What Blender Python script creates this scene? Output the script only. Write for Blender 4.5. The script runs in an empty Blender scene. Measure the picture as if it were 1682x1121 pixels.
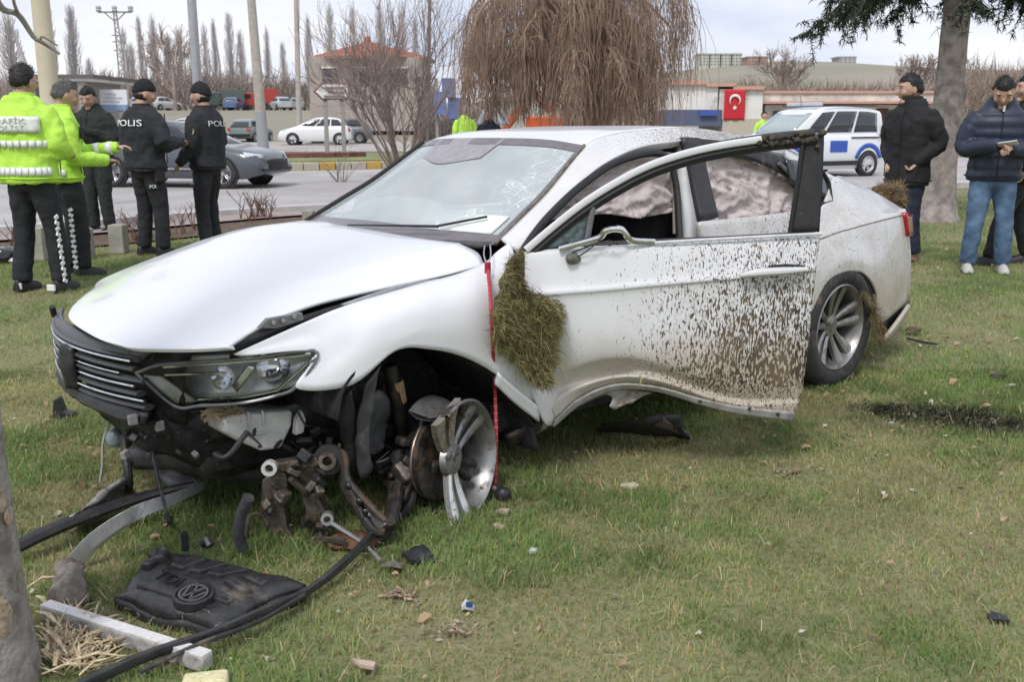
import bpy, bmesh, math, random
import numpy as np
from mathutils import Vector, Matrix, Quaternion, Euler, noise as mnoise
random.seed(7); rng = np.random.default_rng(7)
SC = bpy.context.scene; COL = SC.collection
PI = math.pi
# ------------------------------------------------------------- camera, sky, sun
CAMH = 1.42; FPX = 1600.0; PITCH = math.atan((560.5-200)/FPX)
cd = bpy.data.cameras.new('camera'); cam = bpy.data.objects.new('camera', cd); COL.objects.link(cam)
cam.location = (0, 0, CAMH); cam.rotation_euler = (PI/2-PITCH, 0, 0)
cd.sensor_width = 36; cd.lens = FPX/1682*36; cd.clip_start = .05; cd.clip_end = 5000
cd.dof.use_dof = True; cd.dof.focus_distance = 4.6; cd.dof.aperture_fstop = 6.3
SC.camera = cam
SUN_EL, SUN_ROT = math.radians(52), math.radians(200)
W = bpy.data.worlds.new('World'); SC.world = W; W.use_nodes = True
nt = W.node_tree; nt.nodes.clear()
def N(t, ty, **kw):
    n = t.nodes.new(ty)
    for k, v in kw.items(): setattr(n, k, v)
    return n
sky = N(nt, 'ShaderNodeTexSky', sky_type='NISHITA', sun_disc=False, sun_elevation=SUN_EL, sun_rotation=SUN_ROT)
b1 = N(nt, 'ShaderNodeBackground'); b1.inputs[1].default_value = .10
b2 = N(nt, 'ShaderNodeBackground'); b2.inputs[1].default_value = .93
tc = N(nt, 'ShaderNodeTexCoord'); mp = N(nt, 'ShaderNodeMapping'); mp.inputs['Scale'].default_value = (1, 1, 3.2)
n1 = N(nt, 'ShaderNodeTexNoise'); n1.inputs['Scale'].default_value = 2.6; n1.inputs['Detail'].default_value = 6; n1.inputs['Roughness'].default_value = .55
cr = N(nt, 'ShaderNodeValToRGB'); cr.color_ramp.elements[0].position = .36; cr.color_ramp.elements[0].color = (.52, .575, .72, 1)
cr.color_ramp.elements[1].position = .60; cr.color_ramp.elements[1].color = (.80, .805, .85, 1)
mx = N(nt, 'ShaderNodeMixShader'); mx.inputs[0].default_value = .90
out = N(nt, 'ShaderNodeOutputWorld'); L = nt.links.new
L(sky.outputs[0], b1.inputs[0]); L(tc.outputs['Generated'], mp.inputs[0]); L(mp.outputs[0], n1.inputs['Vector']); L(n1.outputs['Fac'], cr.inputs[0])
L(cr.outputs[0], b2.inputs[0]); L(b1.outputs[0], mx.inputs[1]); L(b2.outputs[0], mx.inputs[2]); L(mx.outputs[0], out.inputs[0])
sl = bpy.data.lights.new('sun', 'SUN'); sl.energy = 1.5; sl.angle = math.radians(14); sl.color = (1, .965, .92)
so = bpy.data.objects.new('sun', sl); COL.objects.link(so)
# sun direction: same azimuth as the sky (sun_rotation is measured from +Y clockwise seen from above)
sd = Vector((math.sin(SUN_ROT)*math.cos(SUN_EL), math.cos(SUN_ROT)*math.cos(SUN_EL), math.sin(SUN_EL)))
so.rotation_euler = sd.to_track_quat('Z', 'Y').to_euler()
SC.view_settings.view_transform = 'Standard'; SC.view_settings.look = 'None'; SC.view_settings.exposure = .47; SC.view_settings.gamma = 1
SC.view_settings.use_curve_mapping = False
SC.cycles.max_bounces = 6; SC.cycles.diffuse_bounces = 3; SC.cycles.glossy_bounces = 3; SC.cycles.transmission_bounces = 5
SC.cycles.transparent_max_bounces = 12; SC.cycles.caustics_reflective = False; SC.cycles.caustics_refractive = False

# ------------------------------------------------------------- geometry of the view (used to place things at measured spots)
_Fw = Vector((0, math.cos(PITCH), -math.sin(PITCH))); _U = Vector((0, math.sin(PITCH), math.cos(PITCH))); _O = Vector((0, 0, CAMH))
def ray(px, py): return _Fw + Vector((1, 0, 0))*((px-841)/FPX) + _U*((560.5-py)/FPX)
def sstep(a, b, x):
    t = min(1, max(0, (x-a)/(b-a))); return t*t*(3-2*t)
def gz(x, y):
    z = .08*sstep(5.6, 8.2, y) - .13*sstep(13, 21, y) + .17*sstep(32, 56, y)
    z += 2.6*sstep(58, 118, y) + .4*sstep(118, 200, y)
    if y > 150:
        k = .25 + .75*sstep(-60, 150, x - .05*y)
        z += k*34*sstep(170, 640, y) + 5*sstep(250, 500, y)*math.sin(x*.013+1)*k
    return z
def gnd(px, py, dz=0.):
    d = ray(px, py); z = 0.
    for _ in range(40):
        s = (z+dz-CAMH)/d.z if d.z < -1e-4 else 60
        p = _O + d*s; z = z*.5+.5*gz(p.x, p.y)
    return Vector((p.x, p.y, gz(p.x, p.y)))
def at(px, py, y):       # point on the sight line at world depth y
    d = ray(px, py); return _O + d*(y/d.y)

# ------------------------------------------------------------- small mesh library
def tag(o, label=None, cat=None, group=None, kind=None):
    if label: o['label'] = label
    if cat: o['category'] = cat
    if group: o['group'] = group
    if kind: o['kind'] = kind
    return o
def empty(name, loc=(0, 0, 0), rz=0, label=None, cat=None, group=None):
    o = bpy.data.objects.new(name, None); COL.objects.link(o); o.location = loc; o.rotation_euler = (0, 0, rz)
    o.empty_display_size = .1
    return tag(o, label, cat, group)
def cr1(p0, p1, p2, p3, t):
    return ((2*p1)+(p2-p0)*t+(2*p0-5*p1+4*p2-p3)*t*t+(3*p1-p0-3*p2+p3)*t*t*t)*.5
def spl(pts, n):
    """n points along a Catmull-Rom curve through pts (array k x m), uniform in parameter"""
    P = np.array([list(p) for p in pts], float); k = len(P)
    if k == 2: 
        t = np.linspace(0, 1, n)[:, None]; return P[0]*(1-t)+P[1]*t
    E = np.vstack([2*P[0]-P[1], P, 2*P[-1]-P[-2]])
    o = []
    for u in np.linspace(0, k-1, n):
        i = min(int(u), k-2); o.append(cr1(E[i], E[i+1], E[i+2], E[i+3], u-i))
    return np.array(o)
class MB:
    def __init__(s): s.v = []; s.f = []
    def add(s, v, f):
        b = len(s.v); s.v += [tuple(map(float, q)) for q in v]; s.f += [tuple(i+b for i in q) for q in f]; return s
    def grid(s, R, closeu=False, closev=False):
        nr, nc = len(R), len(R[0]); v = [q for r in R for q in r]; f = []
        for i in range(nr if closev else nr-1):
            for j in range(nc if closeu else nc-1):
                a = i*nc+j; b = i*nc+(j+1) % nc; c = ((i+1) % nr)*nc+(j+1) % nc; d = ((i+1) % nr)*nc+j
                f.append((a, b, c, d))
        return s.add(v, f)
    def panel(s, rows, nu=24, nv=12):
        R = [spl(r, nu) for r in rows]; R = np.array(R)
        C = np.array([spl(R[:, j], nv) for j in range(nu)]); return s.grid(C.transpose(1, 0, 2))
    def loft(s, rings, caps=True):
        n = len(rings[0]); s0 = len(s.v); s.grid(rings, closeu=True)
        if caps:
            s.f.append(tuple(range(s0+n-1, s0-1, -1))); e = s0+n*(len(rings)-1); s.f.append(tuple(range(e, e+n)))
        return s
    def tube(s, path, r, n=8, caps=True, flat=1.0, up=None):
        P = [Vector(p) for p in path]; k = len(P)
        rr = r if hasattr(r, '__len__') else [r]*k
        if len(rr) != k: rr = np.interp(np.linspace(0, 1, k), np.linspace(0, 1, len(rr)), rr)
        rings = []; u = None
        for i in range(k):
            t = (P[min(i+1, k-1)]-P[max(i-1, 0)]); t = t.normalized() if t.length > 1e-9 else Vector((0, 0, 1))
            if u is None:
                a = Vector(up) if up else (Vector((0, 0, 1)) if abs(t.z) < .9 else Vector((1, 0, 0)))
                u = (a-t*a.dot(t)).normalized()
            else:
                u = u-t*u.dot(t); u = u.normalized() if u.length > 1e-6 else t.orthogonal().normalized()
            w = t.cross(u)
            rings.append([P[i]+(u*math.cos(2*PI*j/n)*flat+w*math.sin(2*PI*j/n))*rr[i] for j in range(n)])
        return s.loft(rings, caps)
    def box(s, c, sz, rot=None):
        M = rot if rot is not None else Matrix.Identity(3); c = Vector(c); v = []
        for x in (-.5, .5):
            for y in (-.5, .5):
                for z in (-.5, .5): v.append(c+M @ Vector((x*sz[0], y*sz[1], z*sz[2])))
        return s.add(v, [(0, 1, 3, 2), (4, 6, 7, 5), (0, 4, 5, 1), (2, 3, 7, 6), (0, 2, 6, 4), (1, 5, 7, 3)])
    def ell(s, c, r, nu=14, nv=9, rot=None, fn=None):
        c = Vector(c); v = []; f = []
        for i in range(1, nv):
            a = PI*i/nv
            for j in range(nu):
                b = 2*PI*j/nu; q = Vector((math.sin(a)*math.cos(b)*r[0], math.sin(a)*math.sin(b)*r[1], math.cos(a)*r[2]))
                if fn: q = fn(q)
                v.append(c+(rot @ q if rot is not None else q))
        for sg in (1, -1):
            q = Vector((0, 0, sg*r[2])); q = fn(q) if fn else q; v.append(c+(rot @ q if rot is not None else q))
        T = (nv-1)*nu
        for i in range(nv-2):
            for j in range(nu):
                f.append((i*nu+j, (i+1)*nu+j, (i+1)*nu+(j+1) % nu, i*nu+(j+1) % nu))
        for j in range(nu):
            f.append((T, j, (j+1) % nu)); f.append((T+1, (nv-2)*nu+(j+1) % nu, (nv-2)*nu+j))
        return s.add(v, f)
    def lathe(s, prof, n=32, M=None, close=False):
        """prof: (r, h) pairs round local z; M maps to the target frame"""
        M = M or Matrix.Identity(4); R = []
        for r, h in prof: R.append([M @ Vector((r*math.cos(2*PI*j/n), r*math.sin(2*PI*j/n), h)) for j in range(n)])
        return s.grid(R, closeu=True, closev=close)
    def prism(s, pts, d):
        """polygon (3-D points) pushed along vector d"""
        n = len(pts); d = Vector(d); v = [Vector(p) for p in pts]+[Vector(p)+d for p in pts]
        return s.add(v, [tuple(range(n-1, -1, -1)), tuple(range(n, 2*n))]+[(i, (i+1) % n, n+(i+1) % n, n+i) for i in range(n)])
    def build(s, name, m, parent=None, smooth=True, solid=0, bevel=0, sub=0, off=0., angle=40, remesh=0, disp=None, loc=None, smoothit=0):
        me = bpy.data.meshes.new(name); me.from_pydata(s.v, [], s.f); me.update()
        bm = bmesh.new(); bm.from_mesh(me); bmesh.ops.recalc_face_normals(bm, faces=bm.faces)
        if smooth: bmesh.ops.triangulate(bm, faces=[f for f in bm.faces if len(f.verts) > 4])
        bm.to_mesh(me); bm.free()
        if smooth:
            me.polygons.foreach_set('use_smooth', [True]*len(me.polygons))
            if angle < 180 and not remesh: me.set_sharp_from_angle(angle=math.radians(angle))
        if m: me.materials.append(m)
        o = bpy.data.objects.new(name, me); COL.objects.link(o)
        if parent: o.parent = parent
        if loc is not None: o.location = loc
        if solid:
            q = o.modifiers.new('t', 'SOLIDIFY'); q.thickness = solid; q.offset = off; q.use_even_offset = False
        if bevel:
            q = o.modifiers.new('b', 'BEVEL'); q.width = bevel; q.segments = 2; q.limit_method = 'ANGLE'; q.angle_limit = math.radians(40)
        if sub:
            q = o.modifiers.new('s', 'SUBSURF'); q.levels = q.render_levels = sub
        if remesh:
            q = o.modifiers.new('r', 'REMESH'); q.mode = 'VOXEL'; q.voxel_size = remesh; q.use_smooth_shade = True
            q = o.modifiers.new('sm', 'SMOOTH'); q.factor = .5; q.iterations = smoothit or 3
        if disp:
            tx = bpy.data.textures.get('folds%g' % disp[0])
            if not tx:
                tx = bpy.data.textures.new('folds%g' % disp[0], 'CLOUDS'); tx.noise_scale = disp[0]; tx.noise_depth = 2
            q = o.modifiers.new('d', 'DISPLACE'); q.texture = tx; q.strength = disp[1]; q.mid_level = .5; q.texture_coords = 'GLOBAL'
        return o
def copy_tree(o, parent=None):
    c = o.copy(); COL.objects.link(c); c.parent = parent
    for ch in list(o.children): copy_tree(ch, c)
    return c
def text_mesh(txt, size, ext=.001, align='CENTER', sub=0):
    cu = bpy.data.curves.new('t', 'FONT'); cu.body = txt; cu.size = size; cu.extrude = ext; cu.align_x = align; cu.align_y = 'CENTER'; cu.resolution_u = 3
    o = bpy.data.objects.new('t', cu); me = bpy.data.meshes.new_from_object(o); bpy.data.objects.remove(o)
    return [v.co.copy() for v in me.vertices], [tuple(p.vertices) for p in me.polygons]

# ------------------------------------------------------------- materials
_M = {}
def mat(name, c=(.5, .5, .5), r=.6, metal=0, var=.12, scale=30, bump=0, bscale=120, coat=0, dirt=None, spec=.5, c2=None, trans=0, det=5):
    """principled with noise-driven colour variation, optional fine bump, dirt=(colour, amount, scale)"""
    if name in _M: return _M[name]
    m = bpy.data.materials.new(name); m.use_nodes = True; t = m.node_tree; t.nodes.clear(); l = t.links.new
    o = N(t, 'ShaderNodeOutputMaterial'); p = N(t, 'ShaderNodeBsdfPrincipled'); l(p.outputs[0], o.inputs[0])
    p.inputs['Roughness'].default_value = r; p.inputs['Metallic'].default_value = metal
    p.inputs['Coat Weight'].default_value = coat; p.inputs['Coat Roughness'].default_value = .06; p.inputs['Specular IOR Level'].default_value = spec
    p.inputs['Transmission Weight'].default_value = trans
    tc = N(t, 'ShaderNodeTexCoord'); n = N(t, 'ShaderNodeTexNoise'); n.inputs['Scale'].default_value = scale; n.inputs['Detail'].default_value = det
    l(tc.outputs['Object'], n.inputs['Vector'])
    x = N(t, 'ShaderNodeMix', data_type='RGBA')
    ca = tuple(max(0, q*(1-var)) for q in c); cb = c2 or tuple(min(1, q*(1+var)) for q in c)
    x.inputs[6].default_value = (*ca, 1); x.inputs[7].default_value = (*cb, 1)
    rp = N(t, 'ShaderNodeMapRange'); rp.inputs[1].default_value = .35; rp.inputs[2].default_value = .65; l(n.outputs[0], rp.inputs[0]); l(rp.outputs[0], x.inputs[0])
    last = x.outputs[2]
    if dirt:
        n2 = N(t, 'ShaderNodeTexNoise'); n2.inputs['Scale'].default_value = dirt[2]; n2.inputs['Detail'].default_value = 8; n2.inputs['Roughness'].default_value = .7
        l(tc.outputs['Object'], n2.inputs['Vector'])
        r2 = N(t, 'ShaderNodeMapRange'); r2.inputs[1].default_value = .62-.3*dirt[1]; r2.inputs[2].default_value = .74-.25*dirt[1]; l(n2.outputs[0], r2.inputs[0])
        y = N(t, 'ShaderNodeMix', data_type='RGBA'); y.inputs[7].default_value = (*dirt[0], 1); l(last, y.inputs[6]); l(r2.outputs[0], y.inputs[0]); last = y.outputs[2]
        a = N(t, 'ShaderNodeMath', operation='MULTIPLY_ADD'); a.inputs[1].default_value = .85-r; a.inputs[2].default_value = r; l(r2.outputs[0], a.inputs[0]); l(a.outputs[0], p.inputs['Roughness'])
    l(last, p.inputs['Base Color'])
    if bump:
        n3 = N(t, 'ShaderNodeTexNoise'); n3.inputs['Scale'].default_value = bscale; n3.inputs['Detail'].default_value = 4; l(tc.outputs['Object'], n3.inputs['Vector'])
        b = N(t, 'ShaderNodeBump'); b.inputs['Strength'].default_value = bump; b.inputs['Distance'].default_value = .01; l(n3.outputs[0], b.inputs['Height']); l(b.outputs[0], p.inputs['Normal'])
    _M[name] = m; return m
def attr_mat(name, r=.7, trans=.25):
    m = bpy.data.materials.new(name); m.use_nodes = True; t = m.node_tree; t.nodes.clear(); l = t.links.new
    o = N(t, 'ShaderNodeOutputMaterial'); a = N(t, 'ShaderNodeAttribute', attribute_name='tint'); d = N(t, 'ShaderNodeBsdfPrincipled'); d.inputs['Roughness'].default_value = r
    d.inputs['Specular IOR Level'].default_value = .3
    tr = N(t, 'ShaderNodeBsdfTranslucent'); x = N(t, 'ShaderNodeMixShader'); x.inputs[0].default_value = trans
    l(a.outputs[0], d.inputs['Base Color']); l(a.outputs[0], tr.inputs[0]); l(d.outputs[0], x.inputs[1]); l(tr.outputs[0], x.inputs[2]); l(x.outputs[0], o.inputs[0])
    return m
BLACK = mat('black_plastic', (.022, .022, .024), .45, var=.3, bump=.15, bscale=90, dirt=((.11, .085, .06), .12, 6))
BLACKGLOSS = mat('black_gloss', (.012, .012, .013), .12, coat=.5)
RUBBER = mat('rubber', (.03, .03, .031), .75, var=.25, bump=.2, dirt=((.12, .10, .075), .25, 9))
CHROME = mat('chrome', (.75, .75, .77), .14, metal=1, dirt=((.3, .26, .22), .15, 12))
ALLOY = mat('alloy', (.42, .42, .42), .3, metal=.9, dirt=((.13, .10, .075), .35, 12))
DARKMETAL = mat('dark_metal', (.055, .05, .046), .5, metal=.7, var=.35, dirt=((.15, .10, .06), .35, 14), bump=.25)
CAST = mat('cast_metal', (.17, .145, .12), .5, metal=.7, var=.35, dirt=((.09, .065, .045), .4, 18), bump=.3)
GLASSD = mat('dark_glass', (.03, .035, .04), .06, var=.1, coat=.6)
STEEL = mat('galv_steel', (.42, .42, .43), .38, metal=.6, var=.12, dirt=((.2, .17, .14), .2, 10))
# ------------------------------------------------------------- ground and grass
def vnoise(x, y, s, seed=0):
    """smooth value noise on arrays"""
    r = np.random.default_rng(seed).random((64, 64)); x = x*s; y = y*s
    xi = np.floor(x).astype(int); yi = np.floor(y).astype(int); fx = x-xi; fy = y-yi; fx = fx*fx*(3-2*fx); fy = fy*fy*(3-2*fy)
    g = lambda a, b: r[a % 64, b % 64]
    return (g(xi, yi)*(1-fx)+g(xi+1, yi)*fx)*(1-fy)+(g(xi, yi+1)*(1-fx)+g(xi+1, yi+1)*fx)*fy
GZ = np.vectorize(gz)
def ground_mat():
    m = bpy.data.materials.new('lawn_soil'); m.use_nodes = True; t = m.node_tree; t.nodes.clear(); l = t.links.new
    o = N(t, 'ShaderNodeOutputMaterial'); p = N(t, 'ShaderNodeBsdfPrincipled'); l(p.outputs[0], o.inputs[0]); p.inputs['Roughness'].default_value = .9; p.inputs['Specular IOR Level'].default_value = .2
    g = N(t, 'ShaderNodeNewGeometry')
    def nz(s, d=6):
        n = N(t, 'ShaderNodeTexNoise'); n.inputs['Scale'].default_value = s; n.inputs['Detail'].default_value = d; l(g.outputs['Position'], n.inputs['Vector']); return n
    a = nz(.7); b = nz(35, 4); c = nz(.02)
    r1 = N(t, 'ShaderNodeValToRGB'); e = r1.color_ramp.elements; e[0].position = .38; e[0].color = (.14, .175, .065, 1); e[1].position = .62; e[1].color = (.26, .235, .14, 1)
    q = N(t, 'ShaderNodeMix', data_type='FLOAT'); q.inputs[0].default_value = .5; l(a.outputs[0], q.inputs[2]); l(b.outputs[0], q.inputs[3]); l(q.outputs[0], r1.inputs[0])
    # far fields: pale olive brown, distance haze put into the colour
    r2 = N(t, 'ShaderNodeValToRGB'); e = r2.color_ramp.elements; e[0].position = .4; e[0].color = (.27, .26, .20, 1); e[1].position = .6; e[1].color = (.32, .285, .235, 1)
    l(c.outputs[0], r2.inputs[0])
    sx = N(t, 'ShaderNodeSeparateXYZ'); l(g.outputs['Position'], sx.inputs[0])
    mr = N(t, 'ShaderNodeMapRange'); mr.inputs[1].default_value = 40; mr.inputs[2].default_value = 60; l(sx.outputs[1], mr.inputs[0])
    x = N(t, 'ShaderNodeMix', data_type='RGBA'); l(mr.outputs[0], x.inputs[0]); l(r1.outputs[0], x.inputs[6]); l(r2.outputs[0], x.inputs[7]); l(x.outputs[2], p.inputs['Base Color'])
    bp = N(t, 'ShaderNodeBump'); bp.inputs['Strength'].default_value = .6; bp.inputs['Distance'].default_value = .02; l(b.outputs[0], bp.inputs['Height']); l(bp.outputs[0], p.inputs['Normal'])
    return m
ys = [-40, -20, -8, -2, 0]+list(np.arange(1, 24, .5))+list(np.arange(24, 60, 2))+list(np.arange(60, 200, 6))+list(np.geomspace(200, 3200, 46))
us = np.linspace(-1, 1, 81)
G = MB(); R = []
for y in ys:
    hw = max(30, abs(y)*1.3+10); R.append([(u*hw, y, gz(u*hw, y)) for u in us])
G.grid(R); lawn = G.build('ground', ground_mat(), angle=180); tag(lawn, kind='structure')
# strips lying on the ground, following its heights
def sheet(name, poly, dz, m, nx=2, kind='structure', seg=24):
    """poly = (left edge points, right edge points) in x,y; a sheet a few mm above what is below"""
    A = spl([(*p, 0) for p in poly[0]], seg); B = spl([(*p, 0) for p in poly[1]], seg); nx = max(nx, 10); R = []
    for a, b in zip(A, B):
        R.append([(a[0]+(b[0]-a[0])*t, a[1]+(b[1]-a[1])*t, gz(a[0]+(b[0]-a[0])*t, a[1]+(b[1]-a[1])*t)+dz) for t in np.linspace(0, 1, nx)])
    o = MB().grid(R).build(name, m, angle=180); return tag(o, kind=kind)
ASPH = mat('asphalt', (.40, .385, .375), .9, var=.1, scale=.6, bump=.3, bscale=60)
PAVE = mat('paving', (.33, .27, .25), .85, var=.15, scale=9)
SOIL = mat('soil', (.115, .08, .055), .95, var=.35, scale=14, bump=.9, bscale=40)
LOT = mat('lot_concrete', (.40, .37, .345), .9, var=.1, scale=.4)
E0 = [(-12, 6.5), (-7.2, 11.0), (-5.9, 12.1), (-3.3, 15.1), (0, 17.3), (4, 19.3), (9, 22.0), (14, 24.2), (40, 34)]     # near kerb line of the road
E1 = [(-40, 22), (-22, 26.5), (-12, 28.4), (-6, 30), (0, 34), (5, 38), (14, 40), (24, 41), (60, 52)]
def shift(E, d):
    P = np.array(E, float); T = np.gradient(P, axis=0); T /= np.linalg.norm(T, axis=1)[:, None]; Nn = np.stack([T[:, 1], -T[:, 0]], 1); return [tuple(q) for q in P+Nn*d]
sheet('road', (E0, E1), .02, ASPH, nx=40, seg=60)
sheet('pavement', (shift(E0[:6], .28), shift(E0[:6], 1.05)), .05, PAVE, seg=40)
sheet('soil_bed', (shift(E0[:5], 1.05), shift(E0[:5], 2.05)), .022, SOIL, seg=40)
sheet('parking_lot', ([(-60, 44), (-30, 45), (-4, 46), (12, 46), (40, 50)], [(-60, 62), (-30, 62), (-4, 63), (12, 62), (40, 64)]), .02, LOT, nx=20)
def kerb(name, E, w, h, m, seg=80, dz=0.):
    A = spl([(*p, 0) for p in E], seg); B = spl([(*p, 0) for p in shift(E, w)], seg); mb = MB(); R = []
    for a, b in zip(A, B):
        za = gz(a[0], a[1])+dz; R.append([(a[0], a[1], za-.1), (a[0], a[1], za+h), (b[0], b[1], za+h), (b[0], b[1], za-.1)])
    mb.grid(R); return tag(mb.build(name, m, smooth=False), kind='structure')
kerb('kerb', E0, .28, .12, mat('kerb_stone', (.5, .48, .47), .85, var=.12, scale=5))
# painted kerbs of the planted traffic island
def island():
    root = empty('traffic_island', (0, 0, 0), 0, 'planted traffic island with yellow and red painted kerbs across the road', 'traffic island')
    P0, P1 = at(330, 262, 29.5), at(650, 262, 32); d = (P1-P0); d.z = 0; n = 12; YK = mat('kerb_yellow', (.55, .36, .10), .8); RK = mat('kerb_cream', (.5, .45, .40), .8)
    u = d.normalized(); w = Vector((-u.y, u.x, 0)); rot = Matrix.Rotation(math.atan2(u.y, u.x), 3, 'Z')
    for i in range(n):
        c = P0+d*((i+.5)/n); c.z = gz(c.x, c.y)+.1
        MB().box(c, (d.length/n-.03, .3, .26), rot).build('kerb_block', YK if i % 3 == 1 else RK, root, smooth=False, bevel=.02)
    c = (P0+P1)/2+w*1.6; c.z = gz(c.x, c.y)+.12
    MB().box(c, (d.length, 2.9, .3), rot).build('grass_bed', mat('island_grass', (.20, .23, .08), .9, var=.3, scale=3), root, smooth=False)
    c = (P0+P1)/2+w*4.2; c.z = gz(c.x, c.y)+.2
    MB().box(c, (d.length, 1.6, .42), rot).build('red_gravel', mat('red_bed', (.20, .085, .065), .9, var=.3, scale=3), root, smooth=False)
island()
# --- grass blades: one mesh
def in_bed(x, y):       # soil bed, pavement and road side of the lawn edge
    P = np.array(shift(E0, 2.0)); xe = np.interp(x, P[:, 0], P[:, 1]); return y > xe
CARX, CARY = -.91, 3.99
def blades(n, y0, y1, h, w, seg3, seed, wl=0):
    r = np.random.default_rng(seed)
    y = np.sqrt(r.random(n)*(y1*y1-y0*y0)+y0*y0); x = (r.random(n)*2-1)*(y*.60+.7)
    k = ~in_bed(x, y); x, y = x[k], y[k]
    g = vnoise(x, y, 1.3, 1)*.42+vnoise(x, y, 3.7, 2)*.33+vnoise(x, y, 11, 3)*.27      # patchiness
    dry = np.clip((g-.52)*4.6+.36, 0, 1)
    for (cx, cy, rx, ry, s) in DRY: dry = np.clip(dry+s*np.exp(-(((x-cx)/rx)**2+((y-cy)/ry)**2)), 0, 1)
    burn = np.zeros_like(x)
    for (cx, cy, rx, ry, s) in BURN: burn = np.clip(burn+s*np.exp(-(((x-cx)/rx)**2+((y-cy)/ry)**2)**1.5)*(.4+.9*vnoise(x, y, 7, 9)), 0, 1)
    bare = np.zeros_like(x)
    for (cx, cy, rx, ry) in BARE: bare = np.maximum(bare, np.exp(-(((x-cx)/rx)**2+((y-cy)/ry)**2)**2))
    keep = r.random(len(x)) > .25*dry+.35*burn+.6*bare; x, y, dry, g, burn = x[keep], y[keep], dry[keep], g[keep], burn[keep]; n = len(x)
    isdry = r.random(n) < dry*.34
    hh = h*.88*(.45+.9*r.random(n))*(1-.35*dry); ww = w*(.7+.6*r.random(n))
    a = r.random(n)*2*PI; lean = (.25+.9*r.random(n)**1.3)*hh*np.where(isdry, 1.25, 1.0); b = a+PI/2+r.normal(0, .6, n)
    z = GZ(x, y)-.004
    P = np.stack([x, y, z], 1); D = np.stack([np.cos(a), np.sin(a), 0*a], 1); Wd = np.stack([np.cos(b), np.sin(b), 0*b], 1)*ww[:, None]*.5
    hz = np.sqrt(np.maximum(hh**2-(lean*.8)**2, (.25*hh)**2))
    T = P+D*lean[:, None]; T[:, 2] += hz
    green = np.stack([.165+.11*r.random(n), .25+.125*r.random(n), .075+.05*r.random(n)], 1)
    straw = np.stack([.32+.16*r.random(n), .265+.13*r.random(n), .14+.08*r.random(n)], 1)
    ol = np.stack([.30+.10*r.random(n), .325+.085*r.random(n), .13+.05*r.random(n)], 1)
    mixk = np.clip(dry*.95+.15*r.normal(0, 1, n), 0, 1)[:, None]
    straw = straw*1.22; c = np.where(isdry[:, None], straw, green*(1-mixk)+ol*mixk); c = c*(.72+.5*vnoise(x, y, 4.3, 17)+.12*(vnoise(x, y, 14, 18)-.5))[:, None]*(1-burn[:, None]*.88)
    if seg3:
        Mi = P+D*(lean*.35)[:, None]; Mi[:, 2] += hz*.62
        V = np.stack([P-Wd, P+Wd, Mi+Wd*.75, Mi-Wd*.75, T], 1).reshape(-1, 3); per = 5
        base = np.arange(n)[:, None]*5; Tri = np.concatenate([base+[0, 1, 2], base+[0, 2, 3], base+[3, 2, 4]], 1).reshape(-1, 3)
    else:
        V = np.stack([P-Wd, P+Wd, T], 1).reshape(-1, 3); per = 3; Tri = np.arange(n)[:, None]*3+np.array([0, 1, 2])
    return V, Tri, np.repeat(c, per, 0)
def fastmesh(name, parts, m, cols=True):
    V = []; T = []; C = []; o = 0
    for v, t, c in parts: V.append(v); T.append(t+o); C.append(c); o += len(v)
    V = np.concatenate(V).astype(np.float32); T = np.concatenate(T).astype(np.int32); C = np.concatenate(C).astype(np.float32)
    me = bpy.data.meshes.new(name); me.vertices.add(len(V)); me.vertices.foreach_set('co', V.ravel())
    me.loops.add(len(T)*3); me.loops.foreach_set('vertex_index', T.ravel()); me.polygons.add(len(T))
    me.polygons.foreach_set('loop_start', np.arange(len(T), dtype=np.int32)*3)
    at_ = me.attributes.new('tint', 'FLOAT_COLOR', 'POINT'); at_.data.foreach_set('color', np.concatenate([C, np.ones((len(C), 1), np.float32)], 1).ravel())
    me.update(calc_edges=True); me.materials.append(m); ob = bpy.data.objects.new(name, me); COL.objects.link(ob); return ob
def gp(px, py): q = gnd(px, py); return q.x, q.y
DRY = [(*gp(740, 1040), .45, .22, .9), (*gp(640, 985), .25, .12, .5), (*gp(1305, 780), .13, .11, 1.2), (*gp(1150, 900), .3, .15, .3), (*gp(1000, 735), .5, .2, .4), (*gp(1560, 520), .9, .5, .45), (*gp(110, 620), .8, .9, .5), (*gp(90, 1040), .3, .3, .8), (*gp(1250, 1080), .4, .15, .35), (*gp(1050, 740), .3, .12, .45), (*gp(520, 950), .2, .1, .5)]
BURN = [(*gp(1545, 688), .40, .20, 1.1), (*gp(1660, 700), .30, .19, 1.0), (*gp(1455, 675), .2, .12, .7), (*gp(560, 890), .22, .1, .5)]
BARE = [(*gp(1305, 780), .14, .12), (*gp(745, 1045), .22, .07), (*gp(650, 985), .16, .05)]
GRASSM = attr_mat('grass_blades', .7, .33)
grass = fastmesh('grass', [blades(310000, 1.75, 5.5, .048, .0036, True, 11), blades(225000, 5.5, 11, .05, .007, False, 12), blades(120000, 11, 25, .055, .014, False, 13)], GRASSM)
tag(grass, 'short patchy lawn grass, green with straw coloured dry spots', 'grass', kind='stuff')
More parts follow.
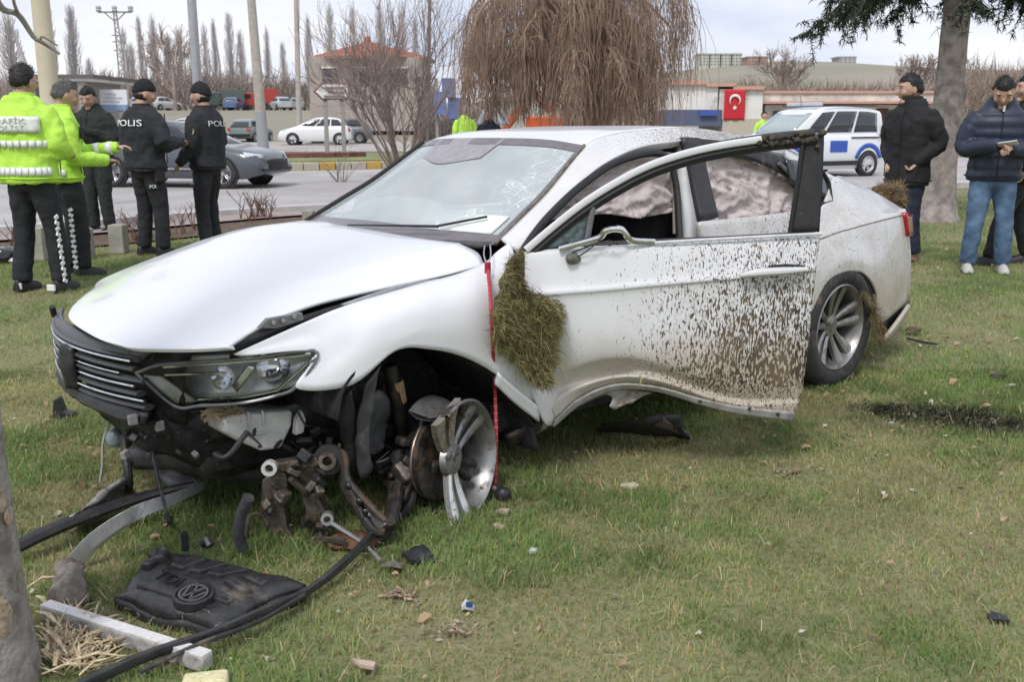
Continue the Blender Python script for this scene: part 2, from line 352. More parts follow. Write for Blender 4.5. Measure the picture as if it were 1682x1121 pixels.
# long dead stalks and leaf litter
def litter(n, y0, y1, seed):
    r = np.random.default_rng(seed); y = np.sqrt(r.random(n)*(y1*y1-y0*y0)+y0*y0); x = (r.random(n)*2-1)*y*.54; k = ~in_bed(x, y); x, y = x[k], y[k]
    keep = r.random(len(x)) < .25+.75*(vnoise(x, y, .9, 4) > .5); x, y = x[keep], y[keep]; n = len(x)
    s = (.008+.016*r.random(n)**2)*(1+.08*(y-3)); a = r.random(n)*2*PI; tl = r.normal(0, .45, n)
    P = np.stack([x, y, GZ(x, y)+.014+.012*r.random(n)], 1)
    U = np.stack([np.cos(a), np.sin(a), np.sin(tl)*.6], 1)*s[:, None]; Wv = np.stack([-np.sin(a), np.cos(a), np.sin(tl*1.7)*.7], 1)*(s*(.35+.3*r.random(n)))[:, None]
    Z = np.zeros_like(P); Z[:, 2] = s*.35
    V = np.stack([P-U, P-U*.2+Wv+Z, P-U*.2-Wv+Z*.6, P+U*.5+Wv*.7, P+U*.5-Wv*.7+Z, P+U*1.1-Z*.2], 1).reshape(-1, 3)
    base = np.arange(n)[:, None]*6; T = np.concatenate([base+[0, 1, 2], base+[1, 3, 2], base+[2, 3, 4], base+[4, 3, 5]], 1).reshape(-1, 3)
    q = r.random((n, 1)); C = np.array([.34, .25, .17])*(.6+.7*q)*np.array([1, .95+.1*0, .9])
    C = np.where(r.random((n, 1)) < .22, np.array([.58, .54, .46])*(.7+.4*q), C)
    return V, T, np.repeat(C, 6, 0)
def stalks(n, y0, y1, seed):
    r = np.random.default_rng(seed); y = np.sqrt(r.random(n)*(y1*y1-y0*y0)+y0*y0); x = (r.random(n)*2-1)*y*.55; k = ~in_bed(x, y); x, y = x[k], y[k]; n = len(x)
    l = .03+.06*r.random(n)**1.6; a = r.random(n)*2*PI; P = np.stack([x, y, GZ(x, y)+.02+.02*r.random(n)], 1); D = np.stack([np.cos(a), np.sin(a), r.normal(.15, .25, n)], 1)*l[:, None]
    Wv = np.stack([-np.sin(a), np.cos(a), 0*a], 1)*.0011*(.7+.12*y)[:, None]; B = np.zeros_like(P); B[:, 2] = r.random(n)*.02
    V = np.stack([P-Wv, P+Wv, P+D*.5+Wv+B, P+D*.5-Wv+B, P+D], 1).reshape(-1, 3); base = np.arange(n)[:, None]*5
    T = np.concatenate([base+[0, 1, 2], base+[0, 2, 3], base+[3, 2, 4]], 1).reshape(-1, 3)
    C = np.array([.42, .34, .2])*(.6+.7*r.random((n, 1))); return V, T, np.repeat(C, 5, 0)
def spot_litter(spots, per, seed, col):
    r = np.random.default_rng(seed); out = []
    for (cx, cy, rx, ry, *_) in spots:
        n = per; a = r.random(n)*2*PI; q = np.abs(r.normal(0, .55, n)); x = cx+rx*.95*q*np.cos(a); y = cy+ry*.95*q*np.sin(a); s = .005+.011*r.random(n)**2; tl = r.normal(0, .5, n); b_ = r.random(n)*2*PI
        P = np.stack([x, y, GZ(x, y)+.008+.02*r.random(n)], 1); U = np.stack([np.cos(b_), np.sin(b_), np.sin(tl)*.6], 1)*s[:, None]; Wv = np.stack([-np.sin(b_), np.cos(b_), .4*np.cos(tl)], 1)*(s*.45)[:, None]
        V = np.stack([P-U, P+Wv, P+U, P-Wv*.8], 1).reshape(-1, 3); k = np.arange(n)[:, None]*4; T = np.concatenate([k+[0, 1, 2], k+[0, 2, 3]], 1).reshape(-1, 3); C = np.array(col)*(.5+.9*r.random((n, 1))); out.append((V, T, np.repeat(C, 4, 0)))
    return out
lit = fastmesh('leaf_litter', spot_litter(BARE, 130, 31, (.36, .26, .19))+spot_litter(BURN[:3], 420, 32, (.035, .031, .028))+[litter(900, 1.8, 7, 21), litter(500, 7, 13, 22), stalks(2600, 1.8, 6, 23)], attr_mat('dead_leaf', .8, .1))
tag(lit, 'scattered dry leaves and dead stalks lying in the lawn', 'leaf litter', kind='stuff')
# ------------------------------------------------------------- the crashed white saloon
# local frame: x forward, y to the car's left, z up; origin on the ground under the front axle
CAR = empty('crashed_car', (-.9118, 3.9872, -.0519), 0, 'white saloon with wrecked front and open mud spattered driver door on the lawn', 'car')
CAR.rotation_euler = (.0117, .0106, -2.4177)
CM = Matrix.Translation(CAR.location) @ Euler(CAR.rotation_euler).to_matrix().to_4x4(); CI = CM.inverted(); CR = CM.to_3x3(); CRI = CR.inverted()
_o = CI @ _O
def _hit(px, py, n, d, off=0):
    """sight line met with the car-frame plane n.p = d"""
    r = CRI @ ray(px, py); n = Vector(n); s = (d-n.dot(_o))/n.dot(r); return _o+r*s
def K(px, py, Y): return _hit(px, py, (0, 1, 0), Y)
def KX(px, py, X): return _hit(px, py, (1, 0, 0), -X)
def C(X, Y, Z): return Vector((-X, Y, Z))
TH = math.radians(36); DH = (.565, .845); DN = Vector((math.sin(TH), math.cos(TH), 0))
def KD(px, py, off=0): return _hit(px, py, DN, DN.x*-DH[0]+DN.y*DH[1]+off)
def KS(row): return [K(*q) for q in row]
def mirror(rows): return [[Vector((q[0], -q[1], q[2])) for q in r] for r in rows]
def paint(name, base=(.76, .77, .79), dust=(.40, .34, .26), dust_amt=.12, mud=None):
    m = bpy.data.materials.new(name); m.use_nodes = True; t = m.node_tree; t.nodes.clear(); l = t.links.new
    o = N(t, 'ShaderNodeOutputMaterial'); p = N(t, 'ShaderNodeBsdfPrincipled'); l(p.outputs[0], o.inputs[0])
    p.inputs['Roughness'].default_value = .38; p.inputs['Coat Weight'].default_value = .6; p.inputs['Coat Roughness'].default_value = .08
    tc = N(t, 'ShaderNodeTexCoord'); sx = N(t, 'ShaderNodeSeparateXYZ'); l(tc.outputs['Object'], sx.inputs[0])
    def M(op, a, b, c=None):
        q = N(t, 'ShaderNodeMath', operation=op); q.use_clamp = False
        for i, v in enumerate((a, b, c)):
            if v is None: continue
            if isinstance(v, (int, float)): q.inputs[i].default_value = v
            else: l(v, q.inputs[i])
        return q.outputs[0]
    def MR(v, a, b, c=0., d=1.):
        q = N(t, 'ShaderNodeMapRange', interpolation_type='SMOOTHSTEP'); l(v, q.inputs[0])
        for i, w in zip((1, 2, 3, 4), (a, b, c, d)): q.inputs[i].default_value = w
        return q.outputs[0]
    def NZ(s, det=5, sc=(1, 1, 1), rough=.6):
        mp = N(t, 'ShaderNodeMapping'); mp.inputs['Scale'].default_value = sc; l(tc.outputs['Object'], mp.inputs[0])
        n = N(t, 'ShaderNodeTexNoise'); n.inputs['Scale'].default_value = s; n.inputs['Detail'].default_value = det; n.inputs['Roughness'].default_value = rough; l(mp.outputs[0], n.inputs['Vector']); return n.outputs[0]
    # thin dust, heavier low down
    low = MR(sx.outputs[2], .15, .75, 1, 0)
    d = M('MULTIPLY', MR(NZ(5, 8, rough=.7), .40, .72), M('MULTIPLY_ADD', low, .6, .25)); d = M('MULTIPLY', d, dust_amt*4)
    x = N(t, 'ShaderNodeMix', data_type='RGBA'); x.clamp_factor = True; x.inputs[6].default_value = (*base, 1); x.inputs[7].default_value = (*dust, 1); l(d, x.inputs[0]); last = x.outputs[2]; mask = d
    if mud:
        X0, X1, low_amt, amt, fine = mud
        nx = M('MULTIPLY', sx.outputs[0], -1)
        along = MR(nx, X0, X1)
        hgt = M('MULTIPLY', MR(sx.outputs[2], .27, .44), MR(sx.outputs[2], 1.02, .58, .42, 1.))
        core = M('MULTIPLY', along, hgt)
        streak = NZ(1, 3, (125, 125, 36), .5); fine_n = NZ(1, 2, (170, 170, 62)); big = NZ(1, 4, (9, 9, 5))
        th = M('MULTIPLY_ADD', core, -.275*amt, .745); th = M('ADD', th, M('MULTIPLY_ADD', big, -.11, .052))
        s1 = M('GREATER_THAN', streak, th); s1 = MR(M('SUBTRACT', streak, th), -.03, .045)
        th2 = M('MULTIPLY_ADD', along, -.165*fine, .735); th2 = M('ADD', th2, M('MULTIPLY_ADD', big, -.12, .06)); s2 = MR(M('SUBTRACT', fine_n, th2), 0, .02)
        mk = M('MAXIMUM', s1, s2)
        # beige wash over the lower part
        wash = M('MULTIPLY', MR(sx.outputs[2], .70, .44), M('MULTIPLY_ADD', along, .5, low_amt)); wash = M('MULTIPLY', wash, MR(NZ(7, 6), .25, .6, .8, 1.25))
        y = N(t, 'ShaderNodeMix', data_type='RGBA'); y.clamp_factor = True; y.inputs[7].default_value = (.50, .44, .355, 1); l(last, y.inputs[6]); l(wash, y.inputs[0])
        mc = N(t, 'ShaderNodeMix', data_type='RGBA'); mc.inputs[6].default_value = (.048, .035, .023, 1); mc.inputs[7].default_value = (.15, .108, .065, 1); l(MR(big, .35, .65), mc.inputs[0])
        fl = M('MULTIPLY', core, MR(NZ(1, 6, (14, 14, 6), .7), .38, .72, 0., .36)); yf = N(t, 'ShaderNodeMix', data_type='RGBA'); yf.clamp_factor = True; yf.inputs[7].default_value = (.30, .235, .16, 1); l(y.outputs[2], yf.inputs[6]); l(fl, yf.inputs[0])
        z = N(t, 'ShaderNodeMix', data_type='RGBA'); z.clamp_factor = True; l(yf.outputs[2], z.inputs[6]); l(mc.outputs[2], z.inputs[7]); l(mk, z.inputs[0]); last = z.outputs[2]
        mask = M('MAXIMUM', M('MULTIPLY', mk, 1), M('MULTIPLY', wash, .8))
        b = N(t, 'ShaderNodeBump'); b.inputs['Strength'].default_value = .5; b.inputs['Distance'].default_value = .004; l(mk, b.inputs['Height']); l(b.outputs[0], p.inputs['Normal'])
    l(last, p.inputs['Base Color']); r = M('MULTIPLY_ADD', mask, .45, .3); l(r, p.inputs['Roughness']); cw = M('MULTIPLY_ADD', mask, -.6, .6); l(cw, p.inputs['Coat Weight'])
    return m
PT = paint('car_paint', dust_amt=.06); PTM = paint('muddy_door_paint', mud=(.62, 1.30, .5, .97, 1.05)); PTQ = paint('dusty_quarter_paint', (.66, .655, .65), dust=(.36, .315, .25), dust_amt=.34, mud=(1.2, 2.2, .25, .05, .55))
PTR = paint('muddy_roof_paint', (.70, .70, .70), dust_amt=.16, mud=(.9, 1.9, .05, .30, 1.25)); PTI = mat('door_shut_paint', (.6, .61, .62), .45, var=.06)
SEAL = mat('door_seal', (.014, .014, .015), .55); DTRIM = mat('window_trim', (.03, .03, .033), .5, var=.15, dirt=((.2, .18, .15), .06, 8))
INT = mat('cabin_dark', (.03, .03, .033), .8, var=.3)
# hood
hood = [[C(.479, -.70, 1.0), C(.42, -.40, 1.018), C(.397, -.224, 1.014), C(.385, 0, 1.013), C(.374, .376, 1.006), C(.42, .59, .997), C(.425, .62, .991), C(.44, .70, .965), C(.423, .76, .925)],
        [C(.20, -.72, .985), C(.2, -.40, 1.025), C(.2, -.2, 1.015), C(.2, 0, 1.005), C(.2, .36, .994), C(.2, .57, .978), C(.2, .61, .968), C(.2, .70, .932), C(.217, .755, .905)],
        [C(0, -.72, .955), C(0, -.42, 1.003), C(0, -.2, .99), C(0, 0, .978), C(0, .35, .966), C(0, .56, .950), C(0, .60, .938), C(0, .69, .908), C(0, .75, .893)],
        [C(-.3, -.70, .885), C(-.3, -.42, .925), C(-.3, -.2, .925), C(-.3, 0, .925), C(-.3, .35, .915), C(-.3, .54, .903), C(-.3, .575, .893), C(-.3, .66, .876), C(-.3, .725, .866)],
        [C(-.52, -.68, .825), C(-.56, -.42, .845), C(-.6, -.2, .85), C(-.6, 0, .853), C(-.6, .35, .845), C(-.58, .52, .838), C(-.575, .56, .833), C(-.54, .66, .826), C(-.50, .735, .822)],
        [C(-.58, -.62, .79), C(-.68, -.40, .815), C(-.79, -.2, .805), C(-.85, 0, .798), C(-.875, .33, .792), C(-.86, .50, .79), C(-.84, .58, .789), C(-.73, .71, .788), C(-.63, .772, .783)],
        [C(-.58, -.60, .765), C(-.685, -.39, .785), C(-.80, -.2, .778), C(-.862, 0, .775), C(-.883, .35, .77), C(-.87, .52, .769), C(-.845, .60, .768), C(-.735, .72, .768), C(-.62, .775, .765)]]
MB().panel(hood, 90, 48).build('hood', PT, CAR, solid=.012, off=-1, angle=60)
# fender
FY = [[(385, 582, .775), (388, 583, .776), (391, 584, .777), (394, 585, .778)], [(500, 530, .785), (508, 550, .80), (514, 565, .82), (520, 579, .832)],
      [(560, 505, .79), (558, 545, .835), (545, 590, .85), (487, 637, .845)], [(640, 480, .795), (625, 520, .865), (603, 568, .885), (577, 633, .885)],
      [(700, 463, .795), (690, 500, .88), (680, 540, .905), (650, 577, .90)], [(730, 456, .795), (728, 495, .885), (722, 535, .91), (705, 574, .908)],
      [(760, 447, .795), (765, 487, .885), (768, 535, .912), (765, 588, .905)], [(795, 432, .798), (806, 480, .882), (815, 545, .91), (824, 622, .90)],
      [(818, 412, .80), (832, 470, .878), (848, 560, .905), (872, 672, .89)], [(838, 398, .805), (856, 455, .872), (872, 560, .90), (912, 655, .885)]]
fen = [[K(*q) for q in col] for col in FY]; frows = [[fen[c][r] for c in range(len(fen))] for r in range(4)]
MB().panel(frows, 60, 16).build('fender', PT, CAR, solid=.014, off=-1, angle=60)
MB().panel([[Vector((q.x, q.y*.9, q.z-.02)) for q in r_] for r_ in mirror(frows)], 40, 10).build('fender', PT, CAR, solid=.014, off=-1, angle=60)
# broken white lower tail of the fender
mb = MB(); mb.panel([KS([(868, 628, .90), (890, 640, .905), (915, 640, .90)]), KS([(878, 655, .91), (900, 665, .915), (924, 668, .90)]), KS([(890, 690, .90), (903, 700, .905), (922, 690, .89)])], 10, 8)
mb.build('fender_tail', paint('torn_paint', (.74, .74, .74), dust_amt=.12), CAR, solid=.05, off=-1)
mb = MB(); mb.panel([KS([(818, 612, .92), (850, 640, .92), (884, 668, .915)]), KS([(812, 630, .90), (845, 662, .90), (884, 692, .895)])], 12, 5).build('arch_lip', PT, CAR, solid=.02)
# gap between hood and fender: inner wing, bracket
mb = MB(); mb.panel([KS([(378, 562, .745), (520, 512, .74), (650, 474, .74), (760, 445, .74), (792, 430, .74)]), KS([(378, 590, .735), (520, 545, .73), (650, 500, .73), (770, 470, .73), (800, 445, .73)])], 20, 4)
mb.build('inner_wing', BLACK, CAR, solid=.01)
mb = MB(); q = KS([(425, 540, .765), (440, 524, .765), (497, 514, .765), (500, 526, .765), (455, 540, .765)]); mb.prism(q, (0, -.02, 0))
for (a, b) in ((450, 531), (466, 528), (484, 521)): mb.tube([K(a, b, .765), K(a, b, .78)], .009, 8)
mb.build('hinge_bracket', mat('bracket_grey', (.2, .2, .2), .5, metal=.4), CAR, smooth=False, bevel=.003)
MB().panel([KS([(560, 500, .775), (610, 483, .78), (660, 468, .78), (720, 458, .78)]), KS([(575, 506, .775), (620, 490, .78), (665, 474, .78), (720, 460, .78)])], 10, 3).build('shut_strip', mat('shut_grey', (.33, .33, .34), .5), CAR, solid=.006)
# front: lock carrier, grille
def gx(Y):  return -.868+.36*Y*Y*(1.0 if Y > 0 else 1.15)-.02*abs(Y)*0
def rail(name, Zc, Y0, Y1, r, m, dx=0, parent=None, kink=None, flat=1.9):
    P = []
    for Y in np.linspace(Y0, Y1, 18):
        P.append(C(gx(Y)+dx, Y, Zc+(kink(Y) if kink else 0)))
    return MB().tube(P, r, 8, flat=flat, up=(1, 0, 0)).build(name, m, parent or CAR)
GR = mat('grille_grey', (.07, .072, .076), .4, var=.1, dirt=((.13, .11, .09), .12, 9))
mb = MB(); mb.panel([[C(gx(Y)+.07, Y, .77) for Y in np.linspace(-.5, .6, 9)], [C(gx(Y)+.06, Y, .66) for Y in np.linspace(-.5, .55, 9)], [C(gx(Y)+.055, Y, .55) for Y in np.linspace(-.46, .55, 9)], [C(gx(Y)+.09, Y, .47) for Y in np.linspace(-.4, .5, 9)]], 16, 8)
gp_ = mb.build('grille_backing', BLACK, CAR, solid=.01)
MB().panel([[C(gx(Y)+.022, Y, .752) for Y in np.linspace(-.5, .52, 9)], [C(gx(Y)-.004, Y, .735) for Y in np.linspace(-.5, .50, 9)], [C(gx(Y)-.012, Y, .70) for Y in np.linspace(-.47, .45, 9)]], 20, 6).build('grille_surround', GR, CAR, solid=.012)
for Z, a, b in ((.715, -.47, .46), (.672, -.47, .42), (.635, -.46, .46), (.588, -.45, .43), (.545, -.42, .46)):
    s = rail('slat', Z, a, b, .011, GR, flat=2.0)
for Z, a, b, rr in ((.703, -.46, .425, .006), (.655, -.46, -.05, .0045), (.655, .05, .36, .0042), (.618, -.46, -.06, .005), (.618, .05, .43, .0058), (.572, -.44, -.06, .005), (.572, .05, .47, .0058)):
    rail('chrome_strip', Z, a, b, rr, CHROME, dx=-.02, flat=1.2)
mb = MB(); mb.panel([[C(-.885, -.055, .70), C(-.90, 0, .705), C(-.885, .05, .70)], [C(-.895, -.06, .63), C(-.91, 0, .63), C(-.89, .055, .63)], [C(-.88, -.05, .55), C(-.895, 0, .545), C(-.88, .05, .55)]], 8, 10).build('badge_mount', BLACK, CAR, solid=.03, disp=(.03, .02))
mb = MB(); mb.panel([[C(gx(Y)-.01, Y, .545-.03*max(0, Y)) for Y in np.linspace(-.45, .47, 9)], [C(gx(Y)-.02, Y, .505-.03*max(0, Y)) for Y in np.linspace(-.4, .46, 9)], [C(gx(Y)+.04, Y, .485) for Y in np.linspace(-.38, .44, 9)]], 22, 6).build('torn_bumper_edge', BLACK, CAR, solid=.012, disp=(.05, .03))
mb = MB(); mb.tube([C(-.80, -.44, .735), C(-.81, -.42, .775)], .012, 8); mb.tube([K(262, 570, .5), K(248, 592, .48)], .006, 6); mb.build('lock_bolt', BLACK, CAR)
# headlight
top = KS([(224, 613, .44), (262, 600, .55), (330, 595, .66), (420, 588, .75), (520, 578, .833)]); mid = KS([(250, 640, .485), (290, 632, .58), (350, 630, .685), (430, 622, .775), (515, 592, .834)]); bot = KS([(287, 667, .525), (330, 667, .62), (395, 663, .72), (455, 650, .785), (488, 634, .832)])
def push(row, d, k=0): return [Vector((q[0]-d, q[1]-d*.7-k, q[2])) for q in row]
LENS = bpy.data.materials.new('headlight_lens'); LENS.use_nodes = True; t = LENS.node_tree; t.nodes.clear()
_o1 = N(t, 'ShaderNodeOutputMaterial'); g1 = N(t, 'ShaderNodeBsdfGlossy'); g1.inputs[1].default_value = .05; t1 = N(t, 'ShaderNodeBsdfTransparent'); t1.inputs[0].default_value = (.86, .88, .88, 1); f1 = N(t, 'ShaderNodeLayerWeight'); f1.inputs[0].default_value = .22
x1 = N(t, 'ShaderNodeMixShader'); t.links.new(f1.outputs['Fresnel'], x1.inputs[0]); t.links.new(t1.outputs[0], x1.inputs[1]); t.links.new(g1.outputs[0], x1.inputs[2]); t.links.new(x1.outputs[0], _o1.inputs[0])
HL = MB().panel([push(top, .075), push(mid, .12), push(bot, .085)], 24, 10).build('headlight', mat('lamp_housing', (.74, .75, .75), .3, metal=.3, var=.3, scale=8), CAR, solid=.01)
MB().panel([top, mid, bot], 24, 10).build('lens', LENS, HL)
edge = top+bot[::-1]; e2 = spl(edge+[edge[0]], 60); MB().tube(e2, .006, 6).build('lens_rim', mat('lens_edge', (.14, .145, .15), .2, coat=.5), HL)
DRL = mat('drl_white', (.75, .74, .72), .35)
MB().panel([push(KS([(231, 619, .45), (262, 621, .50)]), .015), push(KS([(286, 664, .525), (318, 662, .59)]), .015)], 6, 6).build('light_guide', DRL, HL, solid=.012)
MB().tube(push(KS([(262, 606, .55), (330, 602, .655), (420, 595, .745), (505, 585, .815)]), .02), .006, 6).build('chrome_strip', CHROME, HL)
MB().tube(push(KS([(262, 620, .53), (330, 618, .65), (365, 617, .69)]), .025), .005, 6).build('chrome_strip', CHROME, HL)
MB().tube(push(KS([(318, 660, .59), (395, 656, .715), (450, 645, .778), (500, 600, .825)]), .02), .005, 6).build('chrome_strip', CHROME, HL)
for (a, b, Y, r) in ((352, 632, .685, .040), (436, 612, .765, .058)):
    c = K(a, b, Y)+Vector((-.06, -.045, 0)); ax = (Vector((.8, .75, .35))).normalized(); M4 = Matrix.Translation(c) @ ax.to_track_quat('Z', 'Y').to_matrix().to_4x4()
    MB().lathe([(r, .02), (r*.8, -.005), (r*.4, -.03), (.001, -.035)], 20, M4).build('reflector', CHROME, HL)
    if r < .02: MB().ell(c+ax*-.012, (r*.5,)*3, 12, 8).build('projector', GLASSD, HL)
MB().panel([push(KS([(372, 640, .70), (392, 610, .725), (398, 606, .735)]), .03), push(KS([(380, 650, .71), (400, 625, .735), (412, 607, .745)]), .03)], 6, 4).build('lamp_divider', CHROME, HL, solid=.004)
# crash structure below the lamp
mb = MB(); mb.panel([KS([(150, 655, .05), (290, 672, .45), (480, 660, .60), (572, 640, .68)]), KS([(160, 670, .05), (270, 705, .42), (440, 715, .55), (570, 690, .62)]), KS([(185, 695, .1), (250, 745, .33), (420, 765, .48), (555, 760, .56)])], 30, 12).build('bumper_carrier', BLACK, CAR, solid=.02, disp=(.12, .07))
mb = MB(); mb.panel([KS([(215, 735, .15), (300, 735, .33), (380, 745, .42), (485, 755, .5)]), KS([(225, 765, .12), (305, 765, .30), (390, 785, .40), (490, 785, .48)])], 14, 4).build('crossmember', mat('crossmember_grey', (.06, .06, .064), .55, var=.2, dirt=((.13, .11, .09), .2, 8)), CAR, solid=.06, disp=(.15, .03))
q = KS([(366, 690, .64), (378, 683, .64), (440, 678, .64), (482, 675, .64), (480, 700, .64), (462, 738, .64), (430, 742, .64), (388, 724, .64), (368, 712, .64)])
MB().prism(q, (0, -.16, 0)).build('washer_tank', mat('tank_white', (.55, .55, .53), .45, var=.08, dirt=((.25, .2, .14), .22, 9)), CAR, smooth=False, bevel=.012)
mb = MB()
for (a, b, w, h) in ((408, 690, 3, 26), (432, 688, 3, 26), (425, 712, 34, 3)): mb.box(K(a, b, .645), (w*.0022, .012, h*.0022))
mb.build('tank_rib', mat('tank_white', ()), CAR, smooth=False, bevel=.004)
MB().prism(KS([(488, 690, .66), (497, 675, .66), (503, 690, .66), (499, 712, .66), (486, 716, .66)]), (0, -.03, 0)).build('tank_bracket', mat('tank_white', ()), CAR, smooth=False, bevel=.004)
for (a, b) in ((262, 700), (296, 702), (218, 690)):
    MB().box(K(a, b, .44), (.03, .02, .035)).build('clip', mat('clip_grey', (.28, .27, .26), .6), CAR, smooth=False, bevel=.004)
# wheel arch liner
arch = [(-.33, .50), (-.30, .60), (-.22, .668), (-.08, .705), (.06, .69), (.2, .635), (.34, .55), (.46, .43), (.56, .28)]
mb = MB(); A = spl([(x, z, 0) for x, z in arch], 28)
mb.grid([[C(a[0], Y, a[1]-.006) for a in A] for Y in (.885, .75, .6, .40)]); LIN = mat('arch_liner', (.018, .018, .018), .85, var=.4, bump=.3, dirt=((.14, .11, .08), .1, 12)); mb.build('arch_liner', LIN, CAR, solid=.01)
MB().prism([C(a[0], .40, a[1]) for a in A]+[C(.56, .40, .12), C(-.33, .40, .2)], (0, -.02, 0)).build('arch_wall', LIN, CAR, smooth=False)
MB().panel([[C(.56, .86, .30), C(.5, .6, .35), C(.46, .40, .40)], [C(.60, .86, .16), C(.55, .6, .18), C(.52, .40, .2)]], 8, 6).build('bulkhead', LIN, CAR, solid=.02)
# torn liner flaps in front of the wheel
FL = mat('flap_grey', (.05, .052, .056), .5, var=.2, dirt=((.14, .12, .1), .15, 8))
MB().panel([KS([(600, 632, .86), (616, 612, .86), (628, 595, .86)]), KS([(588, 690, .82), (604, 672, .84), (612, 660, .85)]), KS([(585, 740, .80), (598, 735, .82), (606, 745, .82)]), KS([(588, 772, .80), (596, 784, .80), (608, 770, .80)])], 8, 16).build('liner_flap', FL, CAR, solid=.008, disp=(.1, .04))
MB().panel([KS([(598, 668, .80), (620, 640, .80), (636, 660, .78)]), KS([(594, 710, .79), (615, 700, .78), (634, 700, .76)]), KS([(600, 745, .78), (615, 750, .78), (632, 738, .76)])], 8, 10).build('liner_flap', FL, CAR, solid=.008, disp=(.12, .05))
MB().panel([KS([(556, 648, .80), (566, 645, .82), (578, 640, .84)]), KS([(560, 700, .78), (570, 705, .80), (584, 700, .80)]), KS([(565, 765, .74), (574, 772, .75), (586, 775, .76)])], 6, 12).build('liner_flap', BLACK, CAR, solid=.01, disp=(.1, .03))
mb = MB(); mb.tube([K(640, 600, .70), K(652, 660, .70), K(662, 720, .68)], [.028, .03, .022], 12); mb.build('strut', DARKMETAL, CAR)
MB().lathe([(.031, -.045), (.031, .045)], 14, Matrix.Translation(K(652, 643, .70)) @ (K(640, 600, .70)-K(662, 720, .68)).normalized().to_track_quat('Z', 'Y').to_matrix().to_4x4()).build('strut_label', mat('strut_label', (.36, .24, .13), .7, var=.3), CAR)
rr = random.Random(3)
for i in range(16):     # hoses and wires in the engine bay
    a = (rr.uniform(400, 560), rr.uniform(660, 740)); b = (a[0]+rr.uniform(-60, 60), a[1]+rr.uniform(-20, 60)); m_ = ((a[0]+b[0])/2+rr.uniform(-20, 20), (a[1]+b[1])/2+rr.uniform(5, 25))
    Y = rr.uniform(.5, .7); MB().tube(spl([K(*a, Y), K(*m_, Y+.02), K(*b, Y-.02)], 10), rr.choice([.004, .006, .010]), 7).build('hose', rr.choice([BLACK, DARKMETAL, RUBBER]), CAR)
for i in range(26):     # small broken brackets around the missing suspension
    a, b = rr.uniform(490, 700), rr.uniform(650, 770)
    if a > 600 and b < 690: continue
    MB().box(K(a, b, rr.uniform(.45, .72)), (rr.uniform(.01, .05), rr.uniform(.02, .06), rr.uniform(.01, .05)), Euler((rr.random()*3, rr.random()*3, rr.random()*3)).to_matrix()).build('bracket', rr.choice([DARKMETAL, CAST, BLACK]), CAR, smooth=False, bevel=.004)
mb = MB()
for i in range(70):
    p = K(rr.uniform(340, 395), rr.uniform(672, 690), .62); d = Vector((rr.uniform(-1, 1), rr.uniform(-.4, .6), rr.uniform(-.5, .3))).normalized(); mb.tube([p-d*.03, p+Vector((0, 0, .008)), p+d*.03], .0012, 3)
mb.build('straw_tuft', mat('dry_straw', (.40, .31, .17), .8, var=.3), CAR)
# body shell: roof, pillars, glass
pil = [KS([(822, 392, .705), (862, 352, .675), (902, 311, .64), (962, 238, .585), (1005, 220, .575), (1060, 213, .575), (1150, 211, .575), (1290, 237, .56)]),
       KS([(836, 402, .775), (880, 362, .745), (930, 312, .705), (985, 262, .655), (1040, 232, .635), (1090, 224, .63), (1160, 221, .625), (1290, 246, .61)]),
       KS([(853, 412, .81), (893, 368, .785), (945, 312, .75), (985, 273, .70), (1045, 243, .675), (1100, 233, .665), (1165, 228, .66), (1290, 252, .64)])]
MB().panel(pil, 50, 10).build('roof_pillar', PTR, CAR, solid=.02, off=-1, angle=70); MB().panel(mirror(pil), 50, 8).build('roof_pillar', PT, CAR, solid=.02, off=-1, angle=70)
inn = [pil[2], [q+Vector((0, -.03, -.03)) for q in pil[2]]]; MB().panel(inn, 40, 3).build('pillar_flange', PTI, CAR, solid=.006)
rl = pil[0][3:]; xs = [-q.x for q in rl]; rows = [rl]
for k, (yy, dz) in enumerate(((.35, .010), (.0, .012), (-.35, .012))): rows.append([Vector((q.x+.05*(1-abs(yy)/.58)*(1 if i == 0 else 0), yy, q.z+dz)) for i, q in enumerate(rl)])
rows.append([Vector((q.x, -q.y, q.z+.004)) for q in rl]); MB().panel(rows, 30, 16).build('roof', PT, CAR, solid=.02, off=-1, angle=80)
wl = [KS([(815, 389, .705)])[0]]+[q+Vector((.004, 0, -.004)) for q in pil[0][1:4]]
ws = [[C(.53, .705, .985), *wl[1:]], [C(.41, .42, .998), *[Vector((q.x+.07*(1-i*.15), .42*q.y/.66, q.z+.015*(i+1)*.6)) for i, q in enumerate(wl[1:])]], [C(.395, 0, 1.006), *[Vector((q.x+.085, 0, q.z+.012*(i+2)*.7)) for i, q in enumerate(wl[1:])]],
      [C(.41, -.42, 1.0), *[Vector((q.x+.07, -.42*q.y/.66, q.z+.015*(i+1)*.6)) for i, q in enumerate(wl[1:])]], [C(.50, -.70, .99), *[Vector((q.x, -q.y, q.z+.006)) for q in wl[1:]]]]
